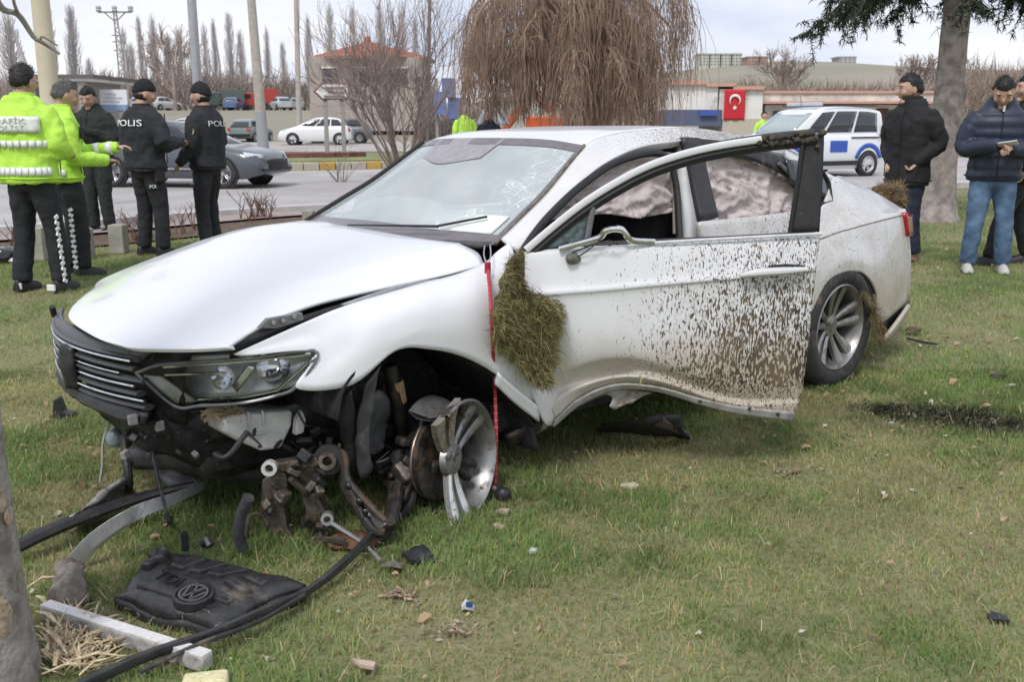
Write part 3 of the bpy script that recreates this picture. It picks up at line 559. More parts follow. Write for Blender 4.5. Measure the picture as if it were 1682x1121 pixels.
def glassmat():
    m = bpy.data.materials.new('cracked_glass'); m.use_nodes = True; t = m.node_tree; t.nodes.clear(); l = t.links.new
    o = N(t, 'ShaderNodeOutputMaterial'); tr = N(t, 'ShaderNodeBsdfTransparent'); tr.inputs[0].default_value = (.82, .88, .87, 1); gl = N(t, 'ShaderNodeBsdfGlossy'); gl.inputs[1].default_value = .04
    df = N(t, 'ShaderNodeBsdfDiffuse'); df.inputs[0].default_value = (.70, .77, .77, 1)
    lw = N(t, 'ShaderNodeLayerWeight'); lw.inputs[0].default_value = .5; a = N(t, 'ShaderNodeMixShader'); mr = N(t, 'ShaderNodeMapRange'); mr.inputs[3].default_value = .28; mr.inputs[4].default_value = 1.0; l(lw.outputs['Fresnel'], mr.inputs[0]); l(mr.outputs[0], a.inputs[0]); l(tr.outputs[0], a.inputs[1]); l(gl.outputs[0], a.inputs[2])
    tc = N(t, 'ShaderNodeTexCoord'); sx = N(t, 'ShaderNodeSeparateXYZ'); l(tc.outputs['Object'], sx.inputs[0])
    nz = N(t, 'ShaderNodeTexNoise'); nz.inputs['Scale'].default_value = 4; nz.inputs['Detail'].default_value = 5; l(tc.outputs['Object'], nz.inputs[0])
    dis = N(t, 'ShaderNodeMix', data_type='RGBA'); dis.inputs[0].default_value = .2; l(tc.outputs['Object'], dis.inputs[6]); l(nz.outputs[1], dis.inputs[7])
    vo = N(t, 'ShaderNodeTexVoronoi', feature='DISTANCE_TO_EDGE'); vo.inputs['Scale'].default_value = 11; l(dis.outputs[2], vo.inputs['Vector'])
    v2 = N(t, 'ShaderNodeTexVoronoi', feature='DISTANCE_TO_EDGE'); v2.inputs['Scale'].default_value = 34; l(dis.outputs[2], v2.inputs['Vector'])
    def MR(v, a, b, c=0., d=1.):
        q = N(t, 'ShaderNodeMapRange', interpolation_type='SMOOTHSTEP'); l(v, q.inputs[0])
        for i, w in zip((1, 2, 3, 4), (a, b, c, d)): q.inputs[i].default_value = w
        return q.outputs[0]
    def MU(a, b, op='MULTIPLY'):
        q = N(t, 'ShaderNodeMath', operation=op); q.use_clamp = True
        for i, v in enumerate((a, b)):
            if isinstance(v, (int, float)): q.inputs[i].default_value = v
            else: l(v, q.inputs[i])
        return q.outputs[0]
    side = MR(sx.outputs[1], .05, .62)           # the driver's side is shattered
    brk = MR(nz.outputs[0], .42, .62); c1 = MU(MU(MR(vo.outputs[0], .0, .018, 1, 0), brk), MU(side, .7)); c2 = MU(MU(MR(v2.outputs[0], .0, .045, 1, 0), brk), MU(MU(side, side), .4))
    dust = MU(MR(nz.outputs[0], .3, .75, .48, .62), MU(MU(side, .45), .85, 'ADD'))  # milky diffuse layer: crack dust plus the sky's pale reflection painted in
    f = MU(MU(c1, c2, 'ADD'), dust, 'ADD'); f = MU(f, .85)
    b = N(t, 'ShaderNodeMixShader'); l(f, b.inputs[0]); l(a.outputs[0], b.inputs[1]); l(df.outputs[0], b.inputs[2]); l(b.outputs[0], o.inputs[0]); return m
WG = MB().panel([list(r) for r in ws], 30, 34).build('windscreen', glassmat(), CAR, angle=180)
Wp = np.array([spl(spl([r[i] for r in ws], 3) if False else [r[i] for r in ws], 34) for i in range(4)])       # 4 x 34 x 3 across the glass
def wpt(u, v, d=.012):  # u across from the left, v up
    col = spl([spl(ws[k], 21)[int(round(v*20))] for k in range(5)], 41)[int(round(u*40))]; return Vector(col)+Vector((-d, 0, -d))
FR = mat('sky_greyed_frit', (.16, .145, .155), .22)  # black frit, greyed in its colour for the sky it would mirror
def band(us_, v0, v1, n): return [[wpt(u, v0(u), -.0025) for u in us_], [wpt(u, v1(u), -.0025) for u in us_]]
uu = np.linspace(0, 1, 21)
MB().panel(band(uu, lambda u: .0, lambda u: .115-.03*abs(2*u-1), 0), 30, 4).build('windscreen_border', FR, WG)
MB().panel(band(uu, lambda u: .955+.0*u, lambda u: 1, 0), 30, 3).build('windscreen_border', FR, WG)
MB().panel([[wpt(0, v, -.0025) for v in np.linspace(0, 1, 9)], [wpt(.03, v, -.0025) for v in np.linspace(0, 1, 9)]], 16, 3).build('windscreen_border', FR, WG)
MB().panel([[wpt(1, v) for v in np.linspace(0, 1, 9)], [wpt(.975, v) for v in np.linspace(0, 1, 9)]], 16, 3).build('windscreen_border', FR, WG)
MB().panel([[wpt(.40, 1, -.003), wpt(.58, 1, -.003), wpt(.72, 1, -.003)], [wpt(.43, .86, -.003), wpt(.58, .80, -.003), wpt(.70, .86, -.003)]], 10, 5).build('sensor_patch', mat('patch_grey', (.30, .28, .30), .3), WG)
MB().tube([wpt(1, v, -.006) for v in np.linspace(0, 1, 12)], .012, 6).build('windscreen_seal', SEAL, CAR)
MB().tube([wpt(0, v, -.004) for v in np.linspace(0, 1, 12)], .007, 6).build('windscreen_seal', mat('muddy_seal', (.14, .12, .1), .8, var=.4), CAR)
mb = MB(); mb.tube(spl([wpt(.58, .01, -.016), wpt(.40, .05, -.018), wpt(.25, .11, -.018)], 10), [.0035, .006], 6); mb.tube([wpt(.26, .105, -.02), wpt(.13, .25, -.016)], .005, 6); mb.build('wiper', BLACK, CAR)
# interior
mb = MB(); mb.box(C(1.6, 0, .33), (2.3, 1.5, .06)); mb.box(C(.62, 0, .6), (.1, 1.5, .7)); mb.box(C(2.75, 0, .65), (.1, 1.4, .8)); mb.box(C(1.6, -.78, .62), (2.3, .06, .6)); mb.build('cabin_tub', INT, CAR, smooth=False)
MB().panel([[C(.46, .68, .985), C(.40, .2, .995), C(.40, -.3, .995), C(.46, -.68, .985)], [C(.75, .68, .985), C(.75, .2, 1.0), C(.75, -.3, 1.0), C(.75, -.68, .985)], [C(.95, .68, .90), C(.98, .3, .93), C(.98, -.3, .93), C(.95, -.68, .9)], [C(.95, .68, .6), C(.98, .2, .6), C(.98, -.3, .6), C(.95, -.68, .6)]], 16, 12).build('dashboard', mat('dash_grey', (.075, .078, .082), .7, var=.15), CAR, solid=.02)
MB().panel([[C(1.15, -.62, 1.33), C(2.0, -.6, 1.36), C(2.7, -.55, 1.28)], [C(1.15, 0, 1.37), C(2.0, 0, 1.40), C(2.7, 0, 1.32)], [C(1.15, .52, 1.32), C(2.0, .52, 1.355), C(2.7, .52, 1.26)]], 12, 6).build('headliner', mat('headliner', (.28, .27, .26), .9), CAR, solid=.02)
AIR = mat('airbag_cloth', (.85, .89, .86), .85, var=.08, bump=.3)
MB().ell(C(.78, -.28, 1.03), (.15, .33, .075), 20, 12).build('airbag', AIR, CAR, disp=(.2, .07), angle=180)
MB().ell(C(.70, .08, 1.03), (.11, .2, .05), 16, 10).build('airbag', AIR, CAR, disp=(.15, .05), angle=180)
MB().panel([[wpt(.235, .12, -.004), wpt(.06, .12, -.004)], [wpt(.20, .29, -.004), wpt(.055, .29, -.004)]], 6, 6).build('paper', mat('paper', (.74, .78, .74), .8, var=.04), CAR, solid=.002)
for yy in (.36, -.36):
    mb = MB(); mb.ell(C(1.72, yy, 1.0), (.09, .24, .36), 16, 12, Euler((0, -.25, 0)).to_matrix()); mb.ell(C(1.45, yy, .62), (.28, .25, .12), 16, 10); mb.ell(C(1.86, yy, 1.26), (.05, .12, .10), 12, 8); mb.build('seat', mat('seat_cloth', (.06, .06, .062), .9, var=.2), CAR, angle=180)
mb = MB(); a = Matrix.Translation(C(1.08, .36, .93)) @ Matrix.Rotation(math.radians(65), 4, 'Y'); mb.lathe([(.185+.014*math.cos(q), .014*math.sin(q)) for q in np.linspace(0, 2*PI, 9)[:-1]], 28, a, close=True); mb.box(C(1.07, .36, .92), (.05, .34, .03)); mb.build('steering_wheel', BLACK, CAR)
MB().panel([[C(.80, -.70, 1.12), C(1.5, -.66, 1.32), C(2.4, -.64, 1.28)], [C(.80, -.76, 1.0), C(1.5, -.78, 1.0), C(2.4, -.76, 1.0)]], 8, 4).build('far_glass', mat('far_cabin', (.10, .09, .085), .5), CAR, solid=.01)
# curtain airbag along the near side
def cloth(rows, nu, nv, amp, sc, seed=0):
    R = [spl(r, nu) for r in rows]; R = np.array(R); Cc = np.array([spl(R[:, j], nv) for j in range(nu)]).transpose(1, 0, 2)
    for i in range(nv):
        for j in range(nu):
            p = Cc[i, j]; q = Vector((p[0]*sc, seed, p[2]*sc*1.6)); q = q+Vector((0, 0, .8*mnoise.noise(q*.6))); w = mnoise.ridged_multi_fractal(Vector((q.x*.7, q.y, q.z*1.5)), .7, 2.2, 5, 1, 2)
            Cc[i, j, 1] += amp*(w-1)*.6; Cc[i, j, 2] += amp*.3*mnoise.noise(q*.7)
    return MB().grid(Cc)
def clothmat():
    m = mat('curtain_cloth', (.60, .52, .50), .85, var=.10, scale=7, bump=.4, bscale=40, dirt=((.16, .115, .085), .2, 13)); return m
cloth([KS([(870, 362, .64), (935, 303, .62), (1005, 264, .60), (1060, 250, .595), (1115, 250, .60)]), KS([(876, 362, .66), (945, 325, .66), (1010, 300, .65), (1065, 290, .64), (1115, 290, .64)]), KS([(880, 366, .67), (950, 354, .69), (1012, 352, .69), (1060, 357, .68), (1104, 346, .66)])], 70, 30, .05, 6).build('curtain_airbag', clothmat(), CAR, solid=.004, angle=180)
cloth([KS([(1140, 250, .60), (1200, 255, .60), (1260, 275, .60), (1315, 300, .60)]), KS([(1145, 300, .65), (1200, 305, .66), (1260, 310, .65), (1315, 320, .63)]), KS([(1150, 365, .68), (1200, 362, .69), (1260, 356, .68), (1315, 350, .66)])], 60, 30, .05, 6, 5).build('curtain_airbag', clothmat(), CAR, solid=.004, angle=180)
# door aperture seal, B pillar
seal = KS([(858, 414, .80), (880, 382, .775), (906, 351, .755), (950, 309, .72), (1000, 273, .69), (1045, 256, .675), (1080, 252, .67), (1098, 262, .67), (1108, 290, .69), (1113, 330, .72), (1116, 392, .77)])
MB().tube(spl([q+(_o-q).normalized()*.035 for q in seal], 50), .0165, 8).build('door_seal', SEAL, CAR)
MB().panel([KS([(1122, 236, .655), (1150, 230, .655)]), KS([(1124, 300, .70), (1154, 300, .70)]), KS([(1130, 400, .77), (1180, 400, .77)]), [C(1.60, .82, .3), C(1.85, .82, .3)]], 6, 16).build('centre_pillar', PTI, CAR, solid=.05, off=-1)
MB().tube(KS([(1104, 285, .66), (1108, 330, .68), (1109, 384, .70)]), .012, 6).build('seat_belt', mat('belt', (.32, .28, .26), .8), CAR)
# rear door
MB().panel([KS([(1150, 364, .81), (1230, 356, .81), (1345, 342, .80)]), KS([(1156, 395, .83), (1235, 390, .84), (1345, 376, .83)]), [C(1.72, .875, .72), C(2.1, .88, .72), C(2.52, .88, .72)], [C(1.72, .87, .4), C(2.1, .87, .4), C(2.40, .87, .4)], [C(1.72, .80, .24), C(2.1, .80, .24), C(2.36, .80, .24)]], 24, 14).build('rear_door', paint('muddy_rear_door', (.60, .59, .58), dust=(.25, .22, .18), dust_amt=.4, mud=(1.2, 2.6, .2, .1, 1.05)), CAR, solid=.03, off=-1)
MB().panel([KS([(1119, 226, .665), (1147, 228, .665)]), KS([(1134, 290, .705), (1160, 290, .71)]), KS([(1150, 366, .78), (1177, 358, .78)])], 6, 12).build('window_trim', DTRIM, CAR, solid=.03)
MB().panel([KS([(1140, 228, .665), (1200, 234, .66), (1262, 250, .66), (1312, 280, .665), (1340, 305, .68)]), KS([(1146, 249, .675), (1200, 254, .672), (1255, 271, .672), (1306, 298, .68), (1335, 322, .70)])], 24, 5).build('window_trim', DTRIM, CAR, solid=.02)
MB().tube(KS([(1280, 268, .69), (1296, 284, .70), (1312, 304, .72)]), .012, 6).build('window_divider', mat('divider_grey', (.16, .16, .17), .5), CAR)
MB().panel([KS([(1290, 262, .70), (1330, 268, .70), (1352, 290, .71), (1363, 315, .73)]), KS([(1300, 300, .73), (1330, 315, .74), (1352, 322, .75), (1366, 331, .76)])], 12, 6).build('quarter_glass', GLASSD, CAR, solid=.015)
MB().tube(KS([(1330, 262, .70), (1352, 283, .71), (1362, 300, .73), (1366, 331, .765), (1345, 336, .78)]), .011, 6).build('glass_seal', SEAL, CAR)
# quarter panel, boot
QP = [[C(2.35, .79, .96), C(2.35, .815, .93), C(2.35, .87, .82), C(2.30, .90, .70), C(2.30, .905, .55), C(2.36, .87, .24)],
      [(1345, 345, .80), (1346, 368, .835), (1346, 392, .862), (1342, 430, .90), (1338, 470, .91), (1330, 520, .905)],
      [(1371, 291, .70), (1373, 345, .80), (1375, 381, .862), (1372, 410, .89), (1368, 437, .912), (1360, 463, .915)],
      [(1400, 298, .665), (1400, 336, .785), (1400, 374, .858), (1400, 400, .885), (1398, 424, .912), (1396, 447, .915)],
      [(1422, 308, .66), (1425, 338, .77), (1425, 367, .848), (1427, 400, .876), (1426, 432, .908), (1422, 452, .912)],
      [(1445, 320, .655), (1450, 342, .755), (1448, 361, .832), (1452, 405, .866), (1450, 450, .893), (1440, 482, .905)],
      [(1468, 334, .65), (1472, 346, .735), (1472, 355, .805), (1478, 410, .835), (1474, 470, .862), (1446, 530, .89)],
      [(1485, 345, .655), (1487, 348, .715), (1488, 351, .765), (1494, 410, .79), (1494, 455, .81), (1492, 494, .82)]]
QP = [[q if isinstance(q, Vector) else K(*q) for q in c_] for c_ in QP]
qr = [[c_[i] for c_ in QP] for i in range(6)]
MB().panel(qr, 50, 30).build('quarter_panel', PTQ, CAR, solid=.014, off=-1, angle=50); MB().tube(spl([c_[2]+Vector((0, .001, -.004)) for c_ in QP[1:]], 30), .0045, 6).build('shoulder_crease', mat('crease_shade', (.25, .22, .18), .8, var=.3), CAR); MB().panel(mirror(qr), 30, 12).build('quarter_panel', PT, CAR, solid=.014, off=-1, angle=50)  # thin dark strip paints the shadow line along the shoulder crease
cp = [KS([(1262, 232, .57), (1310, 254, .60), (1350, 279, .645), (1373, 291, .69)]), KS([(1290, 254, .63), (1325, 283, .68), (1355, 300, .715), (1369, 318, .74)])]
MB().panel(cp, 30, 6).build('rear_pillar', PTQ, CAR, solid=.02, off=-1); MB().panel(mirror(cp), 24, 5).build('rear_pillar', PT, CAR, solid=.02, off=-1)
a = cp[0][:3]+[c_[0] for c_ in QP[2:]]; MB().panel([a[2:], [Vector((q.x, .3, q.z+.015)) for q in a[2:]], [Vector((q.x, -.3, q.z+.015)) for q in a[2:]], [Vector((q.x, -q.y, q.z)) for q in a[2:]]], 16, 10).build('boot_lid', PTQ, CAR, solid=.02, off=-1)
MB().panel([a[:3], [Vector((q.x, 0, q.z+.03)) for q in a[:3]], [Vector((q.x, -q.y, q.z)) for q in a[:3]]], 10, 10).build('rear_window', GLASSD, CAR, solid=.01)
e = [c for c in QP[-1]]; MB().panel([e, [Vector((q.x-.10, .35, q.z)) for q in e], [Vector((q.x-.10, -.35, q.z)) for q in e], [Vector((q.x, -q.y, q.z)) for q in e]], 14, 14).build('tail_panel', PTQ, CAR, solid=.02)
MB().panel([KS([(1484, 349, .79), (1490, 351, .755), (1495, 352, .72)]), KS([(1489, 388, .80), (1493, 388, .77), (1497, 386, .73)])], 6, 6).build('tail_light', mat('tail_red', (.35, .012, .02), .15, coat=.6), CAR, solid=.03)
MB().panel([KS([(1452, 556, .86), (1472, 530, .85), (1493, 500, .83)]), KS([(1446, 566, .82), (1470, 545, .80), (1490, 512, .80)])], 8, 4).build('hanging_bumper_strip', PTQ, CAR, solid=.02)
MB().panel([KS([(1448, 520, .80), (1470, 508, .80), (1492, 492, .78)]), KS([(1445, 556, .78), (1470, 535, .78), (1490, 508, .76)])], 8, 4).build('underbody', BLACK, CAR, solid=.02)
mb = MB(); A = spl([(2.44, .32, 0), (2.50, .50, 0), (2.63, .60, 0), (2.8, .645, 0), (2.98, .62, 0), (3.12, .50, 0), (3.2, .34, 0)], 20); mb.grid([[C(a[0], Y, a[1]) for a in A] for Y in (.90, .7, .5)]); mb.build('arch_liner', LIN, CAR, solid=.01)
MB().box(C(1.4, 0, .28), (2.6, 1.5, .12)).build('floor_pan', INT, CAR, smooth=False, bevel=.03)
SILL = mat('sill_grey', (.36, .35, .34), .55, var=.15, dirt=((.2, .16, .11), .35, 7))
MB().panel([[C(.62, .80, .42), C(1.0, .80, .44), C(1.6, .80, .42), C(2.4, .80, .40)], [C(.62, .83, .32), C(1.0, .84, .36), C(1.6, .84, .34), C(2.4, .84, .30)], [C(.62, .80, .22), C(1.0, .80, .29), C(1.6, .80, .26), C(2.4, .80, .22)]], 20, 8).build('sill', SILL, CAR, solid=.03, disp=(.15, .04))
# rear axle + under-engine mass so nothing shows through
MB().box(C(-.25, 0, .42), (.75, .95, .4)).build('engine_block', DARKMETAL, CAR, smooth=False, bevel=.05)
# ---- open driver door
def DR(row): return [KD(*q) for q in row]
DOOR = [DR([(860, 414, 0), (900, 410, .0), (980, 404, 0), (1100, 398, 0), (1230, 392, 0), (1347, 385, 0)]),
        DR([(862, 422, .018), (902, 420, .018), (985, 415, .018), (1100, 410, .018), (1230, 403, .018), (1347, 394, .01)]),
        DR([(862, 470, .03), (910, 466, .032), (990, 462, .034), (1100, 452, .034), (1230, 440, .034), (1342, 428, .02)]),
        DR([(864, 488, .042), (912, 482, .044), (992, 476, .044), (1102, 466, .044), (1230, 455, .044), (1341, 443, .03)]),
        DR([(866, 500, .034), (914, 496, .034), (994, 490, .034), (1104, 480, .034), (1230, 468, .034), (1339, 458, .02)]),
        DR([(870, 560, .03), (918, 558, .03), (998, 552, .034), (1106, 560, .036), (1225, 560, .036), (1329, 555, .022)]),
        DR([(876, 620, .02), (925, 604, .01), (1000, 586, .02), (1092, 590, .032), (1215, 618, .03), (1322, 612, .02)]),
        DR([(884, 640, .02), (930, 618, -.02), (1005, 596, -.012), (1085, 602, .02), (1210, 640, .018), (1318, 640, .012)]),
        DR([(895, 655, .0), (938, 632, -.05), (1010, 612, -.055), (1080, 614, -.01), (1208, 655, .0), (1314, 656, .004)]),
        DR([(903, 668, .02), (945, 640, -.025), (1012, 620, -.02), (1082, 626, .015), (1205, 664, .018), (1312, 664, .012)]),
        DR([(912, 688, .0), (955, 652, -.06), (1015, 634, -.06), (1085, 638, -.02), (1203, 672, .0), (1303, 689, .0)])]
DO = MB().panel(DOOR, 70, 90).build('front_door', PTM, CAR, solid=.006, off=-1, angle=70); DO['label'] = 'open driver door spattered with mud and buckled along its lower edge'
# lower lip of the door: pale folded flange
MB().panel([DR([(912, 690, .012), (950, 656, -.04), (1010, 632, -.04), (1080, 636, .0), (1150, 655, .012), (1215, 668, .014), (1305, 678, .012)]), DR([(908, 702, .0), (955, 664, -.06), (1012, 641, -.06), (1078, 643, -.02), (1150, 665, .0), (1210, 680, .0), (1300, 692, .0)])], 40, 5).build('door_flange', SILL, DO, solid=.008)
for (a, b) in ((1150, 660), (1231, 672), (1278, 681)): MB().ell(KD(a, b, .016), (.008, .008, .008), 8, 6).build('drain_plug', BLACK, DO)
mb = MB(); mb.panel([DR([(985, 642, -.07), (1040, 640, -.08), (1075, 646, -.06)]), DR([(1005, 652, -.08), (1040, 655, -.09), (1060, 650, -.08)]), DR([(1000, 668, -.08), (1012, 672, -.09), (1022, 664, -.08)])], 8, 8).build('torn_sill', SILL, DO, solid=.006, disp=(.06, .03))
MB().tube(DR([(1052, 618, .03), (1053, 628, .035), (1047, 636, .03)]), .003, 5).build('straw', mat('dry_straw', ()), DO)
# inner door skin
ins = [[q-DN*.10 for q in r] for r in (DOOR[0], DOOR[5], DOOR[-1])]; MB().panel([[Vector((q.x, q.y, q.z+(.02 if i == 2 else 0))) for q in r] for i, r in enumerate(ins)], 20, 10).build('door_card', BLACK, DO, solid=.03, off=1)
MB().panel([DOOR[0], [q-DN*.10 for q in DOOR[0]]], 20, 3).build('door_sill', DTRIM, DO, solid=.006)
# handle
hp = spl(DR([(1216, 453, .058), (1240, 449, .072), (1280, 446, .072), (1324, 443, .058)]), 14)
MB().tube(hp, [.010, .020, .021, .012], 10, flat=.8).build('handle', paint('handle_paint', (.66, .67, .67), dust_amt=.16), DO)
MB().tube(DR([(1262, 438, .055), (1290, 436, .058), (1322, 437, .05)]), [.004, .006, .003], 6).build('handle_gap', BLACK, DO)
# window frame of the open door: white upper rail, black lower rail, black rear post
fr = [(864, 411), (900, 380), (950, 340), (1000, 307), (1060, 275), (1120, 254), (1180, 240), (1250, 229), (1335, 220)]
MB().tube(spl([KD(a, b, .01) for a, b in fr[:8]], 50), .0125, 8, flat=1.15).build('window_frame', paint('frame_paint', (.68, .69, .70), dust_amt=.14), DO)
MB().tube(spl([KD(a+4, b+11, -.01) for a, b in fr], 50), .022, 8, flat=1.0).build('window_seal', SEAL, DO)
MB().tube(spl([KD(a+1, b-1, -.012) for a, b in fr[6:]], 14), .018, 8).build('window_frame', DTRIM, DO)
MB().panel([DR([(1322, 232, .0), (1340, 222, .004), (1354, 218, .0)]), DR([(1312, 300, 0), (1332, 300, .006), (1351, 300, 0)]), DR([(1298, 383, 0), (1322, 382, .006), (1346, 381, 0)])], 8, 14).build('window_post', DTRIM, DO, solid=.03, off=-1)
MB().tube(spl(DR([(1318, 236, .008), (1310, 300, .008), (1297, 383, .008)]), 14), .0085, 6).build('window_seal', SEAL, DO)
mud = MB(); rr = random.Random(5)
for i in range(34):
    a = rr.uniform(1245, 1352); b = 219+(1352-a)*.09+rr.uniform(-4, 10)+(rr.uniform(0, 22) if a > 1328 else 0); r_ = rr.uniform(.004, .014); mud.ell(KD(a, b, .012), (r_*1.4, r_, r_), 7, 5)
mud.build('mud_clump', mat('mud_dark', (.075, .065, .05), .95, var=.4, scale=60, bump=.8), DO, disp=(.02, .012))
# mirror triangle, divider bar, torn mirror wiring, bent belt moulding
MB().panel([DR([(872, 410, -.005), (880, 411, -.005), (960, 403, -.005)]), DR([(905, 385, -.005), (930, 380, -.005), (966, 370, -.005)]), DR([(965, 345, -.005), (968, 345, -.005), (971, 343, -.005)])], 8, 8).build('corner_glass', mat('corner_glass', (.10, .14, .145), .1, var=.5, scale=40, coat=.5), DO, solid=.005)
MB().tube(DR([(974, 340, 0), (968, 372, 0), (963, 404, 0)]), .012, 8).build('window_divider', mat('divider_grey', ()), DO)
MB().panel([DR([(975, 399, -.01), (1040, 397, -.01), (1110, 393, -.01)]), DR([(975, 396, -.01), (1040, 352, -.06), (1105, 360, -.06)])], 6, 4)
MB().tube(spl(DR([(918, 409, .03), (955, 399, .035), (985, 390, .04), (994, 380, .05), (1008, 376, .055), (1022, 378, .05), (1030, 388, .045), (1040, 396, .03), (1075, 398, .012)]), 40), .0085, 8, flat=1.5).build('bent_moulding', CHROME, DO)
MB().tube(spl(DR([(1075, 399, .02), (1200, 392, .022), (1350, 384, .02)]), 20), .0065, 8).build('belt_moulding', mat('belt_white', (.62, .63, .64), .35, var=.1), DO)
MB().ell(KD(941, 425, .034), (.035, .022, .022), 14, 10).build('mirror_mount', mat('mirror_mount', (.13, .13, .11), .6, var=.4), DO, disp=(.04, .02))
for pth in ([(945, 425, .04), (965, 412, .06), (985, 395, .05), (992, 384, .05)], [(940, 415, .04), (970, 404, .05), (1000, 396, .06), (1015, 402, .05)], [(1000, 404, .05), (1015, 398, .06), (1030, 393, .05)]):
    MB().tube(spl(DR(pth), 12), .0028, 5).build('mirror_wire', RUBBER, DO)
# wheels
def wheel(parent, M, tyre=True, rim=.232, R=.334, angs=None, mats=(ALLOY, RUBBER), detail=32, bw=1., arc=None):
    root = bpy.data.objects.new('wheel', None); COL.objects.link(root); root.parent = parent; root.matrix_local = M; root.empty_display_size = .05
    w = .22
    if tyre:
        a = [(rim, .0), (rim+.012, .012), (R-.05, .022), (R-.018, .012), (R, -.012), (R+.001, -.06), (R-.004, -.066), (R+.001, -.072), (R+.001, -.11), (R-.004, -.116), (R+.001, -.122), (R, -.19), (R-.018, -.215), (R-.06, -.225), (rim, -.205)]
        MB().lathe(a, detail+8).build('tyre', mats[1], root)
    prof = [(rim+.004, .004), (rim-.004, .010), (rim-.012, .0), (rim-.02, -.03*bw), (rim-.035, -.10*bw), (rim-.03, -.17*bw), (rim-.004, -.195*bw), (rim+.006, -.198*bw), (rim+.002, -.17*bw), (rim-.02, -.10*bw), (rim-.006, -.02*bw)]
    if arc: MB().grid([[Vector((r_*math.cos(q), r_*math.sin(q), h_)) for r_, h_ in prof+prof[:1]] for q in np.linspace(math.radians(arc[0]), math.radians(arc[1]), 30)]).build('rim', mats[0], root)
    else: MB().lathe(prof, detail+8, close=True).build('rim', mats[0], root)
    ri = rim-.012
    for k, ang in enumerate(angs or [i*72+20 for i in range(5)]):
        sm_, kw = mats[0], 1
        if isinstance(ang, tuple): ang, ln, both, sm_, kw = ang
        else: ln, both = 1, 1
        for sgn in ((-1, 1) if both else (0,)):
            rings = []
            for q in np.linspace(0, ln, 7):
                r_ = .045+(ri-.045)*q; off = sgn*(.012+.021*q)*kw; hw = (.008+.0125*q)*kw; h = -.052+.030*q*q+.012*q; c, s_ = math.cos(math.radians(ang)), math.sin(math.radians(ang))
                ring = [(r_, off-hw, h-.028), (r_, off-hw, h-.004), (r_, off-hw*.3+sgn*.002, h+.004), (r_, off+hw*.3+sgn*.002, h+.004), (r_, off+hw, h-.004), (r_, off+hw, h-.028)]
                rings.append([Vector((a*c-b*s_, a*s_+b*c, z)) for a, b, z in ring])
            MB().loft(rings).build('spoke', sm_, root, angle=30)
    MB().lathe([(.001, -.036), (.028, -.036), (.032, -.042), (.058, -.048), (.066, -.07), (.001, -.075)], 24).build('hub', mats[0], root)
    MB().lathe([(.001, -.11), (.155, -.11), (.155, -.13), (.001, -.13)], 28).build('brake_disc', DARKMETAL, root)
    return root
def wmat(c, n, roll=0):
    n = Vector(n).normalized(); return Matrix.Translation(Vector(c)) @ n.to_track_quat('Z', 'Y').to_matrix().to_4x4() @ Matrix.Rotation(roll, 4, 'Z')
DUSTALLOY = mat('dusty_alloy', (.34, .33, .32), .36, metal=.75, dirt=((.10, .085, .06), .35, 9))
wheel(CAR, wmat(K(1379, 538, .895), (0, 1, -.02), math.radians(0)), True, rim=.236, R=.335, angs=[(i*72+14, 1, 1, DUSTALLOY, 1.5) for i in range(5)], mats=(DUSTALLOY, RUBBER))
wheel(CAR, wmat(C(2.791, -.895, .30), (0, -1, 0)), True, mats=(DUSTALLOY, RUBBER)); wheel(CAR, wmat(C(0, -.88, .30), (0, -1, 0)), True, mats=(DUSTALLOY, RUBBER))
fw = CI @ at(764, 757, 3.36); fn = CRI @ Vector((.88, -.46, .06)); up_l = CRI @ Vector((0, 0, 1))
M0 = wmat(fw, fn)
# roll so that local angle 90 degrees points up
vv = M0.to_3x3().inverted() @ up_l; r0 = math.atan2(vv.y, vv.x)-PI/2
MUDALLOY = mat('mud_alloy', (.40, .36, .31), .5, metal=.4, var=.2, scale=20, dirt=((.17, .115, .07), .5, 22)); GREYALLOY = mat('grey_alloy', (.30, .30, .30), .38, metal=.75, var=.25, scale=15, dirt=((.10, .08, .06), .4, 18)); BRIGHTALLOY = mat('bright_alloy', (.62, .62, .62), .25, metal=.7, var=.1, dirt=((.2, .16, .12), .12, 20))  # last alloy is a brighter tone for the bottom spoke
FWH = wheel(CAR, M0 @ Matrix.Rotation(r0, 4, 'Z'), False, rim=.222, bw=.8, arc=(-75, 118), angs=[(108, 1, 1, MUDALLOY, 1.7), (44, 1, 1, GREYALLOY, 1.35), (266, 1.04, 1, BRIGHTALLOY, 1.25), (-24, .62, 0, DARKMETAL, 1), (-48, .55, 0, DARKMETAL, 1)], mats=(GREYALLOY, RUBBER)); FWH['label'] = 'tyreless broken front wheel twisted outward'
mb = MB(); M1 = M0 @ Matrix.Rotation(r0, 4, 'Z')
mb.lathe([(.001, -.12), (.15, -.12), (.155, -.135), (.15, -.145), (.001, -.145)], 28, M1).build('brake_disc', mat('rusty_disc', (.25, .2, .18), .4, metal=.8, var=.3), CAR)
rr = random.Random(9)
for i in range(9):
    MB().box(M1 @ Vector((rr.uniform(-.15, .02), rr.uniform(-.15, .12), rr.uniform(-.32, -.16))), (rr.uniform(.03, .10), rr.uniform(.03, .09), rr.uniform(.03, .08)), Euler((rr.random()*3, rr.random()*3, 0)).to_matrix()).build('knuckle_piece', rr.choice([DARKMETAL, CAST, DARKMETAL]), CAR, smooth=False, bevel=.01)
mb = MB(); mb.panel([KS([(830, 715, .80), (862, 700, .82), (890, 692, .84)]), KS([(835, 740, .76), (860, 722, .80), (888, 706, .84)])], 8, 4).build('torn_bracket', DARKMETAL, CAR, solid=.02, disp=(.04, .03))

